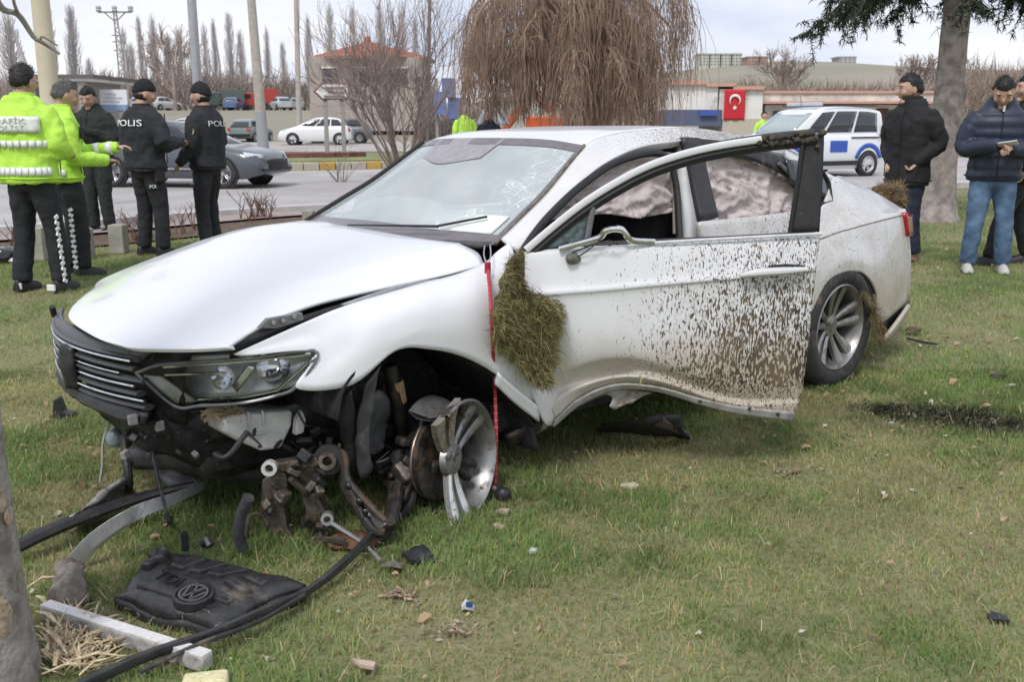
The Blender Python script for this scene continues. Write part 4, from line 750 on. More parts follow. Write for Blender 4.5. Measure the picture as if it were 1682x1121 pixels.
rr = random.Random(77)
for i in range(34):
    a, b = rr.uniform(555, 720), rr.uniform(640, 790)
    if (a-600)*.8 > (b-640)+40: continue
    Y = rr.uniform(.5, .76); p = K(a, b, Y); k = rr.random()
    if k < .55:
        q = [p, p+Vector((rr.uniform(-.06, .06), rr.uniform(-.03, .03), rr.uniform(-.08, .02))), p+Vector((rr.uniform(-.12, .12), rr.uniform(-.05, .05), rr.uniform(-.16, .03)))]; MB().tube(spl(q, 9), rr.choice([.003, .005, .008]), 6).build('wire', rr.choice([RUBBER, BLACK, DARKMETAL, STEEL]), CAR)
    else: MB().lathe([(.001, -.02), (rr.uniform(.012, .03), -.02), (rr.uniform(.012, .03), .02), (.001, .02)], 10, Matrix.Translation(p) @ Euler((rr.random()*3, rr.random()*3, 0)).to_matrix().to_4x4()).build('bolt', rr.choice([DARKMETAL, CAST, BLACK]), CAR, angle=30)
MB().tube([K(618+3*math.sin(i*2.4), 650+i*2.6, .72+.02*math.cos(i*2.4)) for i in range(0)] or spl([K(622, 655, .70), K(630, 690, .70), K(626, 730, .69)], 6), .014, 8).build('brake_hose', RUBBER, CAR)

for i in range(16):
    a, b = rr.uniform(200, 360), rr.uniform(688, 752); MB().box(K(a, b, .30+(a-200)*.0014), (rr.uniform(.015, .05), .02, rr.uniform(.008, .03)), Euler((rr.random(), rr.random(), rr.random())).to_matrix()).build('broken_clip', rr.choice([BLACK, DARKMETAL, mat('clip_grey', ()), mat('flap_grey', ())]), CAR, smooth=False, bevel=.003)
# ------------------------------------------------------------- wreckage lying on the lawn
def G(px, py, h=0.): q = gnd(px, py, h); return Vector((q.x, q.y, q.z+h))
def top(name, label, cat, loc=(0, 0, 0), group=None): return empty(name, loc, 0, label, cat, group)
def flow(pts, n=30): return spl(pts, n)
# red bungee cord from the hood to the front wheel
RED = mat('cord_red', (.42, .035, .055), .6, var=.25, scale=160)
t = top('bungee_cord', 'red elastic cord hooked over the hood edge and hanging past the front wheel', 'bungee cord')
hook = CM @ K(800, 410, .80)
pts = [CM @ K(801, 436, .86), CM @ K(805, 480, .93), CM @ K(808, 545, .96), at(813, 640, 3.62), at(815, 720, 3.58), at(813, 795, 3.56)]
P = flow(pts, 70); MB().tube(P, [.006+.0018*((i % 2)) for i in range(70)], 8).build('cord', RED, t)
for i in range(8, 70, 2):
    MB().ell(P[i], (.0078, .0078, .0025), 8, 5).build('cord_band', mat('cord_pale', (.62, .32, .33), .7), t) if i > 30 else None
MB().tube(flow([CM @ K(796, 404, .80), CM @ K(795, 420, .83), CM @ K(801, 434, .865), CM @ K(806, 420, .84), CM @ K(805, 402, .81)], 16), .0028, 6).build('wire_hook', STEEL, t)
MB().lathe([(.001, -.02), (.012, -.02), (.012, .02), (.001, .02)], 12, Matrix.Translation(CM @ K(801, 440, .868))).build('sleeve', mat('cord_red_dark', (.35, .02, .04), .4), t)
MB().ell(at(811, 803, 3.56), (.011, .011, .012), 10, 7).build('end_ball', mat('ball_pink', (.6, .4, .35), .4), t)
q = MB().ell(G(826, 812, .03), (.035, .03, .03), 12, 8); q.build('rubber_end', BLACK, t, disp=(.04, .02))
# turf torn up and stuck on the flank
def blade_cloud(name, pts, nrm, n, l, w, cols, parent=None, droop=.5, m=GRASSM, seed=0):
    r = np.random.default_rng(seed); P = np.array(pts)[r.integers(0, len(pts), n)]; Nn = np.array(nrm)[r.integers(0, 1, n)] if len(nrm) == 1 else None
    P = P+r.normal(0, .008, (n, 3)); D = np.tile(np.array(nrm[0]), (n, 1))*(.3+r.random((n, 1)))+r.normal(0, .75, (n, 3)); D[:, 2] -= droop*r.random(n); D /= np.linalg.norm(D, axis=1)[:, None]
    ln = (l*(.4+.9*r.random(n)))[:, None]; S = np.cross(D, r.normal(0, 1, (n, 3))); S = S/np.linalg.norm(S, axis=1)[:, None]*w*.5
    Mi = P+D*ln*.55; T = P+D*ln; T[:, 2] -= droop*.4*ln[:, 0]
    V = np.stack([P-S, P+S, Mi+S*.8, Mi-S*.8, T], 1).reshape(-1, 3); b = np.arange(n)[:, None]*5; F = np.concatenate([b+[0, 1, 2], b+[0, 2, 3], b+[3, 2, 4]], 1).reshape(-1, 3)
    Ca = np.array(cols)[r.integers(0, len(cols), n)]*(.7+.6*r.random((n, 1)))
    o = fastmesh(name, [(V, F, np.repeat(Ca, 5, 0))], m); o.parent = parent; o['kind'] = 'stuff'; return o
TURFC = [(.19, .235, .08), (.16, .21, .065), (.22, .25, .09), (.19, .23, .08), (.38, .30, .155), (.46, .37, .21), (.32, .28, .13), (.30, .22, .12), (.50, .41, .25)]
t = top('turf_clod', 'thick slab of torn up grass turf stuck over the front door seam', 'turf clod')
out = [(838, 418), (858, 412), (852, 440), (862, 478), (884, 486), (916, 498), (920, 520), (914, 580), (905, 625), (892, 640), (872, 626), (846, 596), (818, 572), (808, 545), (812, 510), (826, 470), (832, 440)]
def inside(x, y, poly):
    c = False; j = len(poly)-1
    for i in range(len(poly)):
        if (poly[i][1] > y) != (poly[j][1] > y) and x < (poly[j][0]-poly[i][0])*(y-poly[i][1])/(poly[j][1]-poly[i][1])+poly[i][0]: c = not c
        j = i
    return c
rr = random.Random(2); pts = []; mb = MB()
while len(pts) < 420:
    a, b = rr.uniform(800, 925), rr.uniform(408, 645)
    if inside(a, b, out): pts.append(CM @ K(a, b, .955+.02*math.sin(a*.05)+rr.uniform(-.01, .02)))
out2 = [(864+(a-864)*.78, 525+(b-525)*.84) for a, b in out]; sp = []
while len(sp) < 150:
    a, b = rr.uniform(800, 925), rr.uniform(408, 645)
    if inside(a, b, out2): sp.append(CM @ K(a, b, .955))
for k in range(150): mb.ell(sp[k]-CR @ Vector((0, .03, 0)), (.026, .026, .026), 8, 6)
mb.build('soil', SOIL, t, remesh=.012)
blade_cloud('turf_grass', pts, [tuple(CR @ Vector((0, 1, .1)))], 15000, .036, .0024, TURFC, t, .35, seed=3)
blade_cloud('loose_straws', pts, [tuple(CR @ Vector((0, 1, 0)))], 500, .085, .0024, TURFC[2:], t, .9, seed=31)
edge = [CM @ K(a, b, .955) for a, b in flow([(*q, 0) for q in [(846, 420), (852, 450), (864, 480), (890, 490), (916, 502), (919, 530)]], 40)[:, :2]]
blade_cloud('root_fringe', edge, [tuple(CR @ Vector((0, 1, 0)))], 900, .03, .002, [(.12, .08, .05), (.2, .14, .08)], t, .5, seed=4)
t = top('straw_clump', 'clump of straw and dry roots lying on the rear edge of the boot', 'straw clump')
pts = [CM @ (K(rr.uniform(1440, 1484), rr.uniform(306, 336), .35+rr.uniform(-.1, .1))) for _ in range(60)]
mb = MB(); [mb.ell(p, (.045, .045, .03), 8, 6) for p in pts[::3]]; mb.build('soil', SOIL, t, remesh=.02)
blade_cloud('dry_roots', pts, [(0, -.4, .8)], 3000, .065, .003, [(.33, .24, .12), (.22, .15, .08), (.16, .11, .06), (.4, .3, .16)], t, .2, seed=6)
t = top('grass_wisp', 'dry grass wisp caught between the rear tyre and the wheel arch', 'grass wisp')
pts = [CM @ K(a+rr.uniform(-8, 8), b, .93) for a, b in flow([(1424, 480, 0), (1434, 510, 0), (1440, 540, 0), (1442, 562, 0)], 40)[:, :2]]
blade_cloud('dry_roots', pts, [tuple(CR @ Vector((0, 1, -.4)))], 600, .06, .003, [(.3, .22, .12), (.16, .12, .07), (.22, .18, .09)], t, .9, seed=7)
# engine cover
t = top('engine_cover', 'black plastic engine cover with round badge lying face up on the grass', 'engine cover')
O4 = [G(*q, .05) for q in ((188, 975), (330, 1018), (497, 968), (395, 908))]
def EC(u, v, h=0):      # u along the near edge, v to the back
    a = O4[0].lerp(O4[1], u*1.0) if False else None
    p = (O4[0]*(1-u)+O4[1]*u)*(1-v)+(O4[3]+(O4[0]-O4[1])*.55*(1-u)*1.0+(O4[2]-O4[3])*0)*0
    A, B, Cc, D = G(186, 985, .04), G(352, 1040, .03), G(500, 962, .05), G(268, 908, .06)
    p = A*(1-u)*(1-v)+B*u*(1-v)+Cc*u*v+D*(1-u)*v; return p+Vector((0, 0, h))
def hump(u, v):
    return .045*math.sin(min(1, max(0, u))*PI)**.4*math.sin(min(1, max(0, v))*PI)**.4+.012*mnoise.noise(Vector((u*5, v*5, 2)))
COV = mat('engine_cover_plastic', (.030, .030, .032), .33, var=.25, bump=.2, dirt=((.13, .11, .09), .16, 6))
mb = MB(); R = []
for i in range(25):
    v = i/24; row = []
    for j in range(33):
        u = j/32; uu_ = u+.02*math.sin(v*9)+.012*mnoise.noise(Vector((v*8, u*3, 1))); vv_ = v+.035*math.sin(u*8+1)*(1-v)+.02*mnoise.noise(Vector((u*9, v, 5)))
        row.append(EC(uu_, vv_, hump(u, v)))
    R.append(row)
mb.grid(R); mb.grid([[q for q in R[0]], [q-Vector((0, .0, .05)) for q in R[0]]]); mb.grid([[r[-1] for r in R], [r[-1]-Vector((0, 0, .05)) for r in R]]); mb.grid([[r[0] for r in R], [r[0]-Vector((0, 0, .05)) for r in R]]); mb.grid([[q for q in R[-1]], [q-Vector((0, 0, .05)) for q in R[-1]]])
EO = mb.build('cover_shell', COV, t, solid=.006)
def patch(poly, h0, h1, name, m=COV, bev=.006):
    b = MB(); n = len(poly); A = [EC(u, v, hump(u, v)+h0) for u, v in poly]; B = [EC(u*.94+.06*sum(p[0] for p in poly)/n, v*.94+.06*sum(p[1] for p in poly)/n, hump(u, v)+h1) for u, v in poly]
    b.add(A+B, [tuple(range(n, 2*n))]+[(i, (i+1) % n, n+(i+1) % n, n+i) for i in range(n)]); return b.build(name, m, t, smooth=False, bevel=bev)
patch([(.16, .12), (.62, .10), (.60, .40), (.18, .42)], -.004, .022, 'raised_panel')
for k in range(3): patch([(.26+.15*k, .52), (.36+.15*k, .52), (.40+.15*k, .86), (.30+.15*k, .86)], -.004, .020, 'raised_rib')
for k in range(3): patch([(.70+.02*k, .28+.2*k), (.90, .26+.2*k), (.90, .36+.2*k), (.72+.02*k, .40+.2*k)], -.004, .014+.006*(k % 2), 'raised_rib')
patch([(.03, .45), (.13, .42), (.15, .80), (.06, .85)], -.01, .03, 'intake_scoop')
MB().panel([[EC(.02+.11*math.cos(q)*.5+.06, .62+.2*math.sin(q), .055) for q in np.linspace(0, PI, 9)], [EC(.08+.11*math.cos(q)*.2, .62+.02*math.sin(q), .02) for q in np.linspace(0, PI, 9)]], 12, 4).build('intake_hole', BLACKGLOSS, t)
bc = EC(.66, .20); ctr = EC(.66, .20, hump(.66, .2)+.024); ex = (EC(.76, .20)-EC(.56, .20)).normalized(); nz_ = Vector((.05, -.12, 1)).normalized(); ey = nz_.cross(ex).normalized(); ex = ey.cross(nz_)
BMt = Matrix((ex, ey, nz_)).transposed().to_4x4(); BMt.translation = ctr
LET = mat('emblem_grey', (.16, .16, .165), .3, metal=.4)
MB().lathe([(.058, -.02), (.058, .004), (.050, .006), (.046, -.002), (.001, -.004)], 30, BMt).build('badge', COV, t)
MB().lathe([(.042, .002), (.042, .006), (.036, .006), (.036, .002)], 30, BMt, close=True).build('badge_ring', LET, t)
def stroke(a, b, w=.006): 
    a, b = Vector((*a, .003)), Vector((*b, .003)); d = (b-a).normalized(); s_ = Vector((-d.y, d.x, 0))*w*.5
    return [BMt @ q for q in (a-s_, b-s_, b+s_, a+s_)]
mb = MB()
for a, b in (((-.014, .034), (0, .004)), ((.014, .034), (0, .004)), ((-.03, .018), (-.014, -.030)), ((-.014, -.030), (0, -.002)), ((0, -.002), (.014, -.030)), ((.014, -.030), (.03, .018))): mb.prism(stroke(a, b), nz_*.004)
mb.build('badge_letters', LET, t, smooth=False)
v, f = text_mesh('TDI', .062, .003); c0 = EC(.40, .27, hump(.40, .27)+.026); TM = BMt.copy(); TM.translation = c0
MB().add([TM @ q for q in v], f).build('lettering', mat('letter_black', (.02, .02, .021), .35), t, smooth=False)
MB().tube([EC(.18, .98, .03), EC(.185, .97, .09)], .012, 8).build('mount_peg', BLACK, t); MB().tube([EC(.30, 1.0, .06), EC(.33, 1.02, .075), EC(.36, 1.0, .06)], .016, 8).build('mount_loop', BLACK, t)
# long black bumper trim / hose
t = top('rubber_trim_strip', 'long black rubber strip trailing from the broken wheel across the engine cover', 'rubber strip')
pts = [at(655, 815, 3.35), G(620, 868, .06), G(560, 930, .05), G(500, 975, .04), G(420, 1010, .07), G(345, 1043, .06), G(250, 1075, .05), G(170, 1110, .04), G(90, 1150, .03)]
MB().tube(flow(pts, 60), [.013, .011, .012, .010, .010, .011, .012, .013, .012], 8, flat=1.5).build('strip', mat('wet_rubber', (.03, .03, .032), .35, var=.3, coat=.2), t)
MB().tube(flow([G(500, 978, .05), G(420, 1024, .05), G(330, 1058, .06), G(230, 1105, .03)], 24), .008, 6).build('strip_lip', RUBBER, t)
t = top('black_cable', 'thin black cable hanging from the nose down to the silver bumper bar', 'cable')
MB().tube(flow([CM @ K(250, 745, .35), G(275, 850, .25), G(277, 856, .02)], 14), .006, 6).build('wire', RUBBER, t); MB().ell(G(277, 857, .02), (.02, .02, .02), 8, 6).build('plug', BLACK, t)
# silver bumper bar
t = top('bumper_bar', 'curved silver aluminium bumper bar bent over the grass in front of the nose', 'bumper bar')
bp = [G(127, 925, .03), G(165, 885, .10), G(225, 845, .17), G(285, 822, .16), G(335, 800, .10)]
R = []
for p, wv in zip(flow(bp, 26), np.interp(np.linspace(0, 1, 26), [0, .3, 1], [.062, .06, .03])):
    p = Vector(p); R.append([p+Vector((0, .012, -wv*.5)), p+Vector((-.02, -.012, -wv*.5)), p+Vector((-.024, -.016, wv*.42)), p+Vector((-.004, .02, wv*.5))])
MB().loft([[Vector(q) for q in r] for r in R]).build('bar', mat('bumper_aluminium', (.55, .55, .56), .42, metal=.55, var=.1, dirt=((.3, .26, .2), .2, 8)), t, bevel=.004)
t = top('crushed_bracket', 'grey brown crumpled metal bracket under the end of the silver bumper bar', 'bracket')
MB().panel([[G(78, 990, .0), G(115, 995, .02), G(145, 990, .0)], [G(90, 955, .07), G(118, 950, .09), G(140, 950, .07)], [G(95, 925, .06), G(120, 920, .08), G(140, 925, .05)]], 12, 12).build('bracket_sheet', mat('dull_sheet', (.20, .175, .155), .7, var=.3, dirt=((.1, .08, .06), .3, 9)), t, solid=.012, disp=(.08, .07))
t = top('black_bumper_strip', 'long torn black bumper strip lying from the trunk to the car nose', 'bumper strip')
MB().tube(flow([G(25, 900, .06), G(80, 873, .08), G(150, 845, .10), G(240, 815, .12), G(320, 795, .14)], 30), [.028, .03, .028, .022, .012], 8, flat=.8).build('strip', BLACK, t)
t = top('bumper_shard', 'grey and black torn bumper shard standing behind the silver bar', 'bumper shard')
MB().panel([[G(105, 870, .03), G(140, 850, .02), G(190, 825, .05), G(214, 815, .04)], [G(110, 855, .10), G(150, 832, .11), G(185, 803, .13), G(215, 790, .14)], [G(130, 842, .12), G(160, 820, .14), G(195, 792, .16), G(217, 783, .15)]], 20, 8).build('shard', mat('shard_grey', (.26, .255, .255), .5, var=.5, scale=14, dirt=((.05, .045, .04), .35, 8)), t, solid=.01, disp=(.08, .04))
t = top('nose_strut', 'black bent strut standing on the grass below the torn nose', 'strut')
MB().tube(flow([CM @ K(205, 715, .1), G(212, 800, .12), G(208, 805, .0)], 12), [.018, .014, .02], 8).build('rod', BLACK, t)
t = top('fog_lamp', 'broken bluish fog lamp dangling by a pale wire under the nose', 'fog lamp')
p = CM @ K(190, 720, .0); MB().ell(p, (.035, .03, .04), 12, 9).build('lamp_body', mat('lamp_blue', (.22, .26, .29), .25, coat=.5), t, disp=(.04, .02)); MB().ell(p+Vector((.06, .02, -.01)), (.05, .03, .04), 10, 8).build('lamp_socket', BLACK, t, disp=(.05, .03))
MB().tube(flow([p+Vector((-.02, 0, .06)), p+Vector((-.05, 0, -.02)), p+Vector((-.055, -.01, -.10)), p+Vector((-.07, -.01, -.17))], 12), .005, 6).build('wire', mat('wire_pale', (.4, .38, .34), .6), t)
t = top('crash_rail', 'bent grey crash rail hanging down under the nose to the ground', 'crash rail')
MB().panel([[CM @ K(232, 730, .12), CM @ K(262, 728, .14)], [CM @ K(250, 775, .05), CM @ K(285, 770, .08)], [G(290, 800, .06), G(330, 795, .05)]], 6, 10).build('rail', mat('shard_grey', ()), t, solid=.03, disp=(.1, .05))
# suspension lump
t = top('engine_mount', 'broken cast metal engine mount bracket with pale bushing ring standing on the grass', 'engine mount')
def PL(pts, y, d, name, m, bev=.006, disp=None): return MB().prism([at(a, b, y) for a, b in pts], (0, d, 0)).build(name, m, t, smooth=False, bevel=bev, disp=disp)
PL([(430, 790), (448, 775), (470, 778), (472, 800), (466, 830), (472, 870), (482, 882), (445, 886), (440, 868), (425, 850), (428, 820)], 3.18, .07, 'bracket_plate', CAST)
PL([(490, 770), (520, 762), (528, 790), (522, 820), (540, 850), (545, 880), (520, 890), (500, 872), (502, 840), (492, 808)], 3.2, .07, 'bracket_plate', CAST)
PL([(436, 772), (450, 762), (520, 752), (526, 766), (450, 780)], 3.16, .05, 'bracket_arm', CAST)
MB().tube(flow([at(476, 785, 3.17), at(500, 806, 3.18), at(505, 812, 3.2)], 8), .014, 8).build('bracket_arm', CAST, t)
MB().tube(flow([at(405, 868, 3.17), at(402, 890, 3.16), at(410, 850, 3.17), at(428, 846, 3.18), at(440, 862, 3.18)], 14), .008, 7).build('clamp_ring', CAST, t)
for (a, b, r_, y, m) in ((443, 769, .026, 3.13, mat('bush_pale', (.55, .54, .52), .5)), (540, 755, .052, 3.2, RUBBER), (538, 757, .03, 3.16, CAST), (538, 852, .022, 3.15, STEEL)):
    MM = Matrix.Translation(at(a, b, y)) @ Vector((.1, -1, .15)).to_track_quat('Z', 'Y').to_matrix().to_4x4(); MB().lathe([(r_, -.02), (r_, .02), (r_*.55, .02), (r_*.55, -.02)], 22, MM, close=True).build('bushing', m, t)
rr = random.Random(12)
for i in range(16):
    a, b = rr.choice([(455, 800), (455, 840), (510, 850), (520, 800), (500, 770), (530, 870)]); MB().box(at(a+rr.uniform(-18, 18), b+rr.uniform(-22, 20), 3.15), (rr.uniform(.015, .05), rr.uniform(.02, .05), rr.uniform(.015, .045)), Euler((rr.random(), rr.random(), rr.random()*3)).to_matrix()).build('bolt_boss', rr.choice([CAST, DARKMETAL, CAST, BLACK]), t, smooth=False, bevel=.006)
t = top('control_arm', 'long curved black suspension control arm leaning from the mount to the ground', 'control arm')
for o_ in (0, 1):
    pp = [at(548+o_*6, 742-o_*0, 3.22), at(566, 752, 3.2), at(568+o_*3, 790, 3.16), at(588+o_*22, 835, 3.12), at(612+o_*30, 870-o_*5, 3.08), at(634+o_*8, 876-o_*18, 3.06)]
    MB().tube(flow(pp, 26), .016, 8).build('arm_rib', DARKMETAL, t)
MB().panel([flow([at(556, 752, 3.22), at(560, 800, 3.18), at(590, 850, 3.12), at(618, 878, 3.07)], 10), flow([at(572, 760, 3.22), at(582, 800, 3.18), at(618, 845, 3.12), at(640, 860, 3.07)], 10)], 20, 4).build('arm_web', mat('arm_grey', (.09, .09, .095), .4, metal=.6, var=.3), t, solid=.012)
for (a, b, y) in ((572, 800, 3.15), (590, 825, 3.12), (600, 842, 3.1)): MB().ell(at(a, b, y-.015), (.012, .008, .014), 8, 6).build('hole', BLACKGLOSS, t)
MB().tube(flow([at(650, 800, 3.3), at(640, 860, 3.15), at(620, 890, 3.1), at(585, 885, 3.1), at(560, 880, 3.12)], 16), [.03, .026, .02, .018, .02], 8).build('lower_arm', DARKMETAL, t)
t = top('tie_rod', 'thin pale steel tie rod poking out over the grass', 'tie rod')
MB().tube([at(545, 860, 3.12), at(600, 895, 3.03), G(625, 922, .02)], [.008, .006, .007], 8).build('rod', STEEL, t)
t = top('corrugated_hose', 'black corrugated hose lying beside the engine mount', 'hose')
hp_ = flow([G(400, 905, .03), G(392, 880, .09), G(395, 850, .16), G(408, 818, .24)], 50); MB().tube(hp_, [.020 if i % 2 else .015 for i in range(50)], 9).build('hose', RUBBER, t)
t = top('rust_pan', 'rusty brown metal piece under the control arm', 'metal scrap')
MB().ell(G(578, 892, .02), (.09, .06, .03), 14, 9).build('pan', mat('rust', (.13, .065, .035), .75, var=.5, scale=25, bump=.5), t, disp=(.08, .06)); MB().tube([G(520, 885, .02), G(565, 890, .05)], .012, 6).build('stub', CAST, t)
t = top('wheel_knuckle', 'muddy steering knuckle and hub carrier attached behind the broken front wheel', 'knuckle')
for i in range(22):
    a, b = rr.uniform(645, 712), rr.uniform(745, 812); MB().ell(at(a, b, 3.42+rr.uniform(-.05, .08)), (rr.uniform(.015, .045), rr.uniform(.02, .04), rr.uniform(.012, .04)), 8, 6, Euler((rr.random()*3, rr.random()*3, 0)).to_matrix()).build('lump', rr.choice([DARKMETAL, CAST, DARKMETAL, mat('rusty_disc', ())]), t, smooth=rr.random() < .5)
MB().tube(flow([at(650, 745, 3.42), at(670, 790, 3.36), at(672, 825, 3.33), at(650, 860, 3.3)], 14), [.03, .03, .022, .012], 8).build('axle_boot', RUBBER, t)
# the trunk at the left edge of the frame
BARK = mat('grey_bark', (.27, .245, .22), .9, var=.35, scale=14, bump=1., bscale=45, c2=(.40, .37, .335), dirt=((.16, .13, .10), .25, 7))
t = top('tree_trunk', 'grey tree trunk with torn bark standing at the left edge of the lawn', 'tree')
ax0 = at(65, 1121, 2.25); 
def trunk(mb, base, r0, r1, h, n=22, segs=40, wob=.012, lean=(0, 0), flare=.5):
    rings = []
    for i in range(segs+1):
        z = h*i/segs; r_ = r0+(r1-r0)*i/segs+r0*flare*math.exp(-z/.22); ring = []
        for j in range(n):
            a = 2*PI*j/n; d = Vector((math.cos(a), math.sin(a), 0)); k = 1+.5*wob/r0*r0*10*mnoise.noise(Vector((d.x*1.4, d.y*1.4, z*1.1)))+wob*4*mnoise.noise(Vector((d.x*5, d.y*5, z*2.2)))
            ring.append(Vector((base[0]+lean[0]*z, base[1]+lean[1]*z, base[2]+z))+d*r_*k)
        rings.append(ring)
    mb.loft(rings)
TB = (ax0.x-.165, 2.25, -.05); mb = MB(); trunk(mb, TB, .135, .125, 3.6, 40, 90, flare=.25); mb.build('trunk', BARK, t)
for i in range(9):      # wounds in the bark
    z = rr.uniform(.15, .75); a = rr.uniform(-.7, .1); p = Vector((TB[0]+math.cos(a)*.142, TB[1]+math.sin(a)*.142, z)); MB().ell(p, (.003, .022, rr.uniform(.012, .035)), 8, 6, Matrix.Rotation(a, 3, 'Z')).build('bark_wound', mat('raw_wood', (.38, .30, .215), .85, var=.4, scale=60), t, disp=(.02, .012))
mb = MB(); bt = [at(-30, -60, 2.9), at(0, 10, 3.0), at(30, 24, 3.05), at(55, 60, 3.1), at(70, 70, 3.1), at(98, 88, 3.15)]; mb.tube(flow(bt, 24), [.012, .008, .004], 6); mb.tube(flow([at(30, 24, 3.05), at(22, 0, 3.0), at(20, -40, 3.0)], 8), [.006, .004], 5); mb.tube(flow([at(66, 68, 3.1), at(70, 60, 3.1), at(95, 75, 3.1)], 8), [.005, .002], 5); mb.build('branch', BARK, t)
# splinters
t = top('wood_splinters', 'heap of pale torn wood splinters at the foot of the left trunk', 'wood splinters'); t['kind'] = 'thing'
SPL = mat('splinter_wood', (.56, .42, .25), .75, var=.3, scale=30, c2=(.72, .60, .40)); mb = MB(); r2 = random.Random(21)
for i in range(300):
    c = G(r2.triangular(62, 200, 95), r2.triangular(985, 1118, 1075), .015); a = r2.uniform(0, PI); l_ = r2.uniform(.02, .09)*(1 if r2.random() < .85 else 1.8); e = r2.uniform(-.1, .55); d = Vector((math.cos(a)*math.cos(e), math.sin(a)*math.cos(e), math.sin(e))); w_ = d.cross(Vector((0, 0, 1))).normalized()*r2.uniform(.001, .0055)
    mid_ = c+d*l_*.5+Vector((0, 0, r2.uniform(0, .012))); mb.panel([[c-w_*.4, mid_-w_, c+d*l_-w_*.1], [c+w_*.4, mid_+w_, c+d*l_+w_*.1]], 5, 2)
o = mb.build('splinter_heap', SPL, t, solid=.0015); o['kind'] = 'stuff'
for i, (a0, b0, a1, b1) in enumerate(((45, 965, 96, 948), (60, 980, 80, 1000), (120, 1085, 198, 1078), (70, 1108, 150, 1092), (130, 1110, 180, 1082), (75, 1035, 110, 1075), (60, 1005, 100, 1030), (90, 1095, 96, 1068))):
    p0, p1 = G(a0, b0, .03), G(a1, b1, .05); MB().tube([p0, (p0+p1)/2+Vector((0, 0, .015)), p1], [.005, .008, .002], 5, flat=.4).build('splinter', SPL, t)
t = top('white_post', 'broken square white topped post lying on the grass below the engine cover', 'post')
p0, p1 = G(75, 1004, .03), G(342, 1090, .03); d = p1-p0; rot = Matrix((d.normalized(), Vector((0, 0, 1)).cross(d.normalized()).normalized(), Vector((0, 0, 1)))).transposed()
MB().box((p0+p1)/2+Vector((0, 0, .0)), (d.length, .040, .042), rot).build('post', mat('post_side', (.36, .34, .34), .8, var=.3, scale=25), t, smooth=False, bevel=.004); MB().box((p0+p1)/2+Vector((0, 0, .0245)), (d.length-.004, .036, .006), rot).build('post_face', mat('post_white', (.70, .69, .68), .6, var=.08, scale=40, dirt=((.35, .32, .28), .3, 20)), t, smooth=False)
t = top('foam_block', 'cream yellow foam block at the bottom edge of the lawn', 'foam block')
MB().box(G(338, 1122, .015), (.115, .07, .04), Matrix.Rotation(.2, 3, 'Z')).build('block', mat('foam_cream', (.72, .66, .40), .9, var=.12, scale=60, bump=.4), t, smooth=False, bevel=.012, disp=(.04, .014))
# small scattered pieces
def shard(px, py, s, m, label, cat='shard', tall=.4, seed=1, name='plastic_shard'):
    r3 = random.Random(seed); c = G(px, py, .012); n = 7; ring = [Vector((math.cos(2*PI*i/n)*s*r3.uniform(.5, 1), math.sin(2*PI*i/n)*s*r3.uniform(.35, .8), r3.uniform(0, s*tall))) for i in range(n)]
    mb = MB(); mb.add([c+q for q in ring]+[c+Vector((0, 0, s*tall*.8))]+[c+q-Vector((0, 0, .01)) for q in ring], [(i, (i+1) % n, n) for i in range(n)]+[(i, n+1+i, n+1+(i+1) % n, (i+1) % n) for i in range(n)])
    o = mb.build(name, m, None, smooth=False); return tag(o, label, cat)
PALE = mat('pale_plastic', (.60, .60, .62), .4, var=.1)
mb = MB(); c = G(102, 690, .0); mb.prism([c+Vector((-.05, 0, 0)), c+Vector((.06, 0, 0)), c+Vector((.05, 0, .03)), c+Vector((.01, 0, .04)), c+Vector((-.01, 0, .11)), c+Vector((-.035, 0, .10))], (0, .05, 0)); tag(mb.build('bumper_clip', BLACK, None, smooth=False, bevel=.006), 'upright black plastic clip on the grass left of the car nose', 'plastic clip')
shard(684, 920, .07, BLACK, 'crooked black plastic shard below the broken front wheel', seed=2, tall=.7)
shard(648, 938, .05, mat('dull_sheet', ()), 'dull grey crumpled scrap beside the crooked black shard', 'scrap', .9, 3, 'metal_scrap')
o = shard(768, 1000, .034, PALE, 'small white plastic piece with a blue mark on dry grass', seed=4, tall=.7)
MB().box(G(771, 994, .032), (.02, .012, .012)).build('blue_mark', mat('mark_blue', (.03, .08, .2), .4), o, smooth=False)
shard(875, 906, .02, PALE, 'tiny pale chip in the green grass right of the white piece', seed=5)
shard(1640, 622, .05, BLACK, 'black plastic fragment by a pale leaf on the right lawn', seed=6, tall=.6)
shard(1660, 634, .04, mat('leaf_pale', (.5, .47, .4), .8), 'pale fragment next to the black one on the right lawn', seed=7)
shard(1640, 1016, .045, BLACK, 'black fragment near the bottom right corner of the lawn', seed=8, tall=.4)
shard(1085, 714, .065, mat('red_lens', (.33, .03, .025), .3, coat=.4), 'red broken lens piece on the grass under the open door', seed=9, tall=.35, name='lens_piece')
shard(1035, 798, .045, mat('leaf_tan', (.55, .49, .38), .85), 'large tan leaf lying flat below the open door', 'leaf', .15, 10, 'dry_leaf')
shard(826, 842, .035, mat('leaf_pink', (.48, .36, .29), .85), 'curled pinkish leaf right of the broken front wheel', 'leaf', .4, 11, 'dry_leaf')
shard(820, 866, .03, mat('leaf_pink', ()), 'smaller brown pink leaf below the curled one', 'leaf', .4, 12, 'dry_leaf')
shard(1500, 548, .09, SOIL, 'clod of brown soil behind the rear wheel', 'soil clod', .6, 13, 'soil_clod')
tag(MB().tube(flow([G(1490, 556, .02), G(1515, 562, .03), G(1540, 566, .02)], 8), .008, 6).build('black_stick', BLACK, None), 'thin black stick beside the soil clod', 'stick')
shard(600, 1103, .05, mat('leaf_pink', ()), 'dry brown leaf pair at the bottom of the lawn', 'leaf', .8, 14, 'dry_leaf')
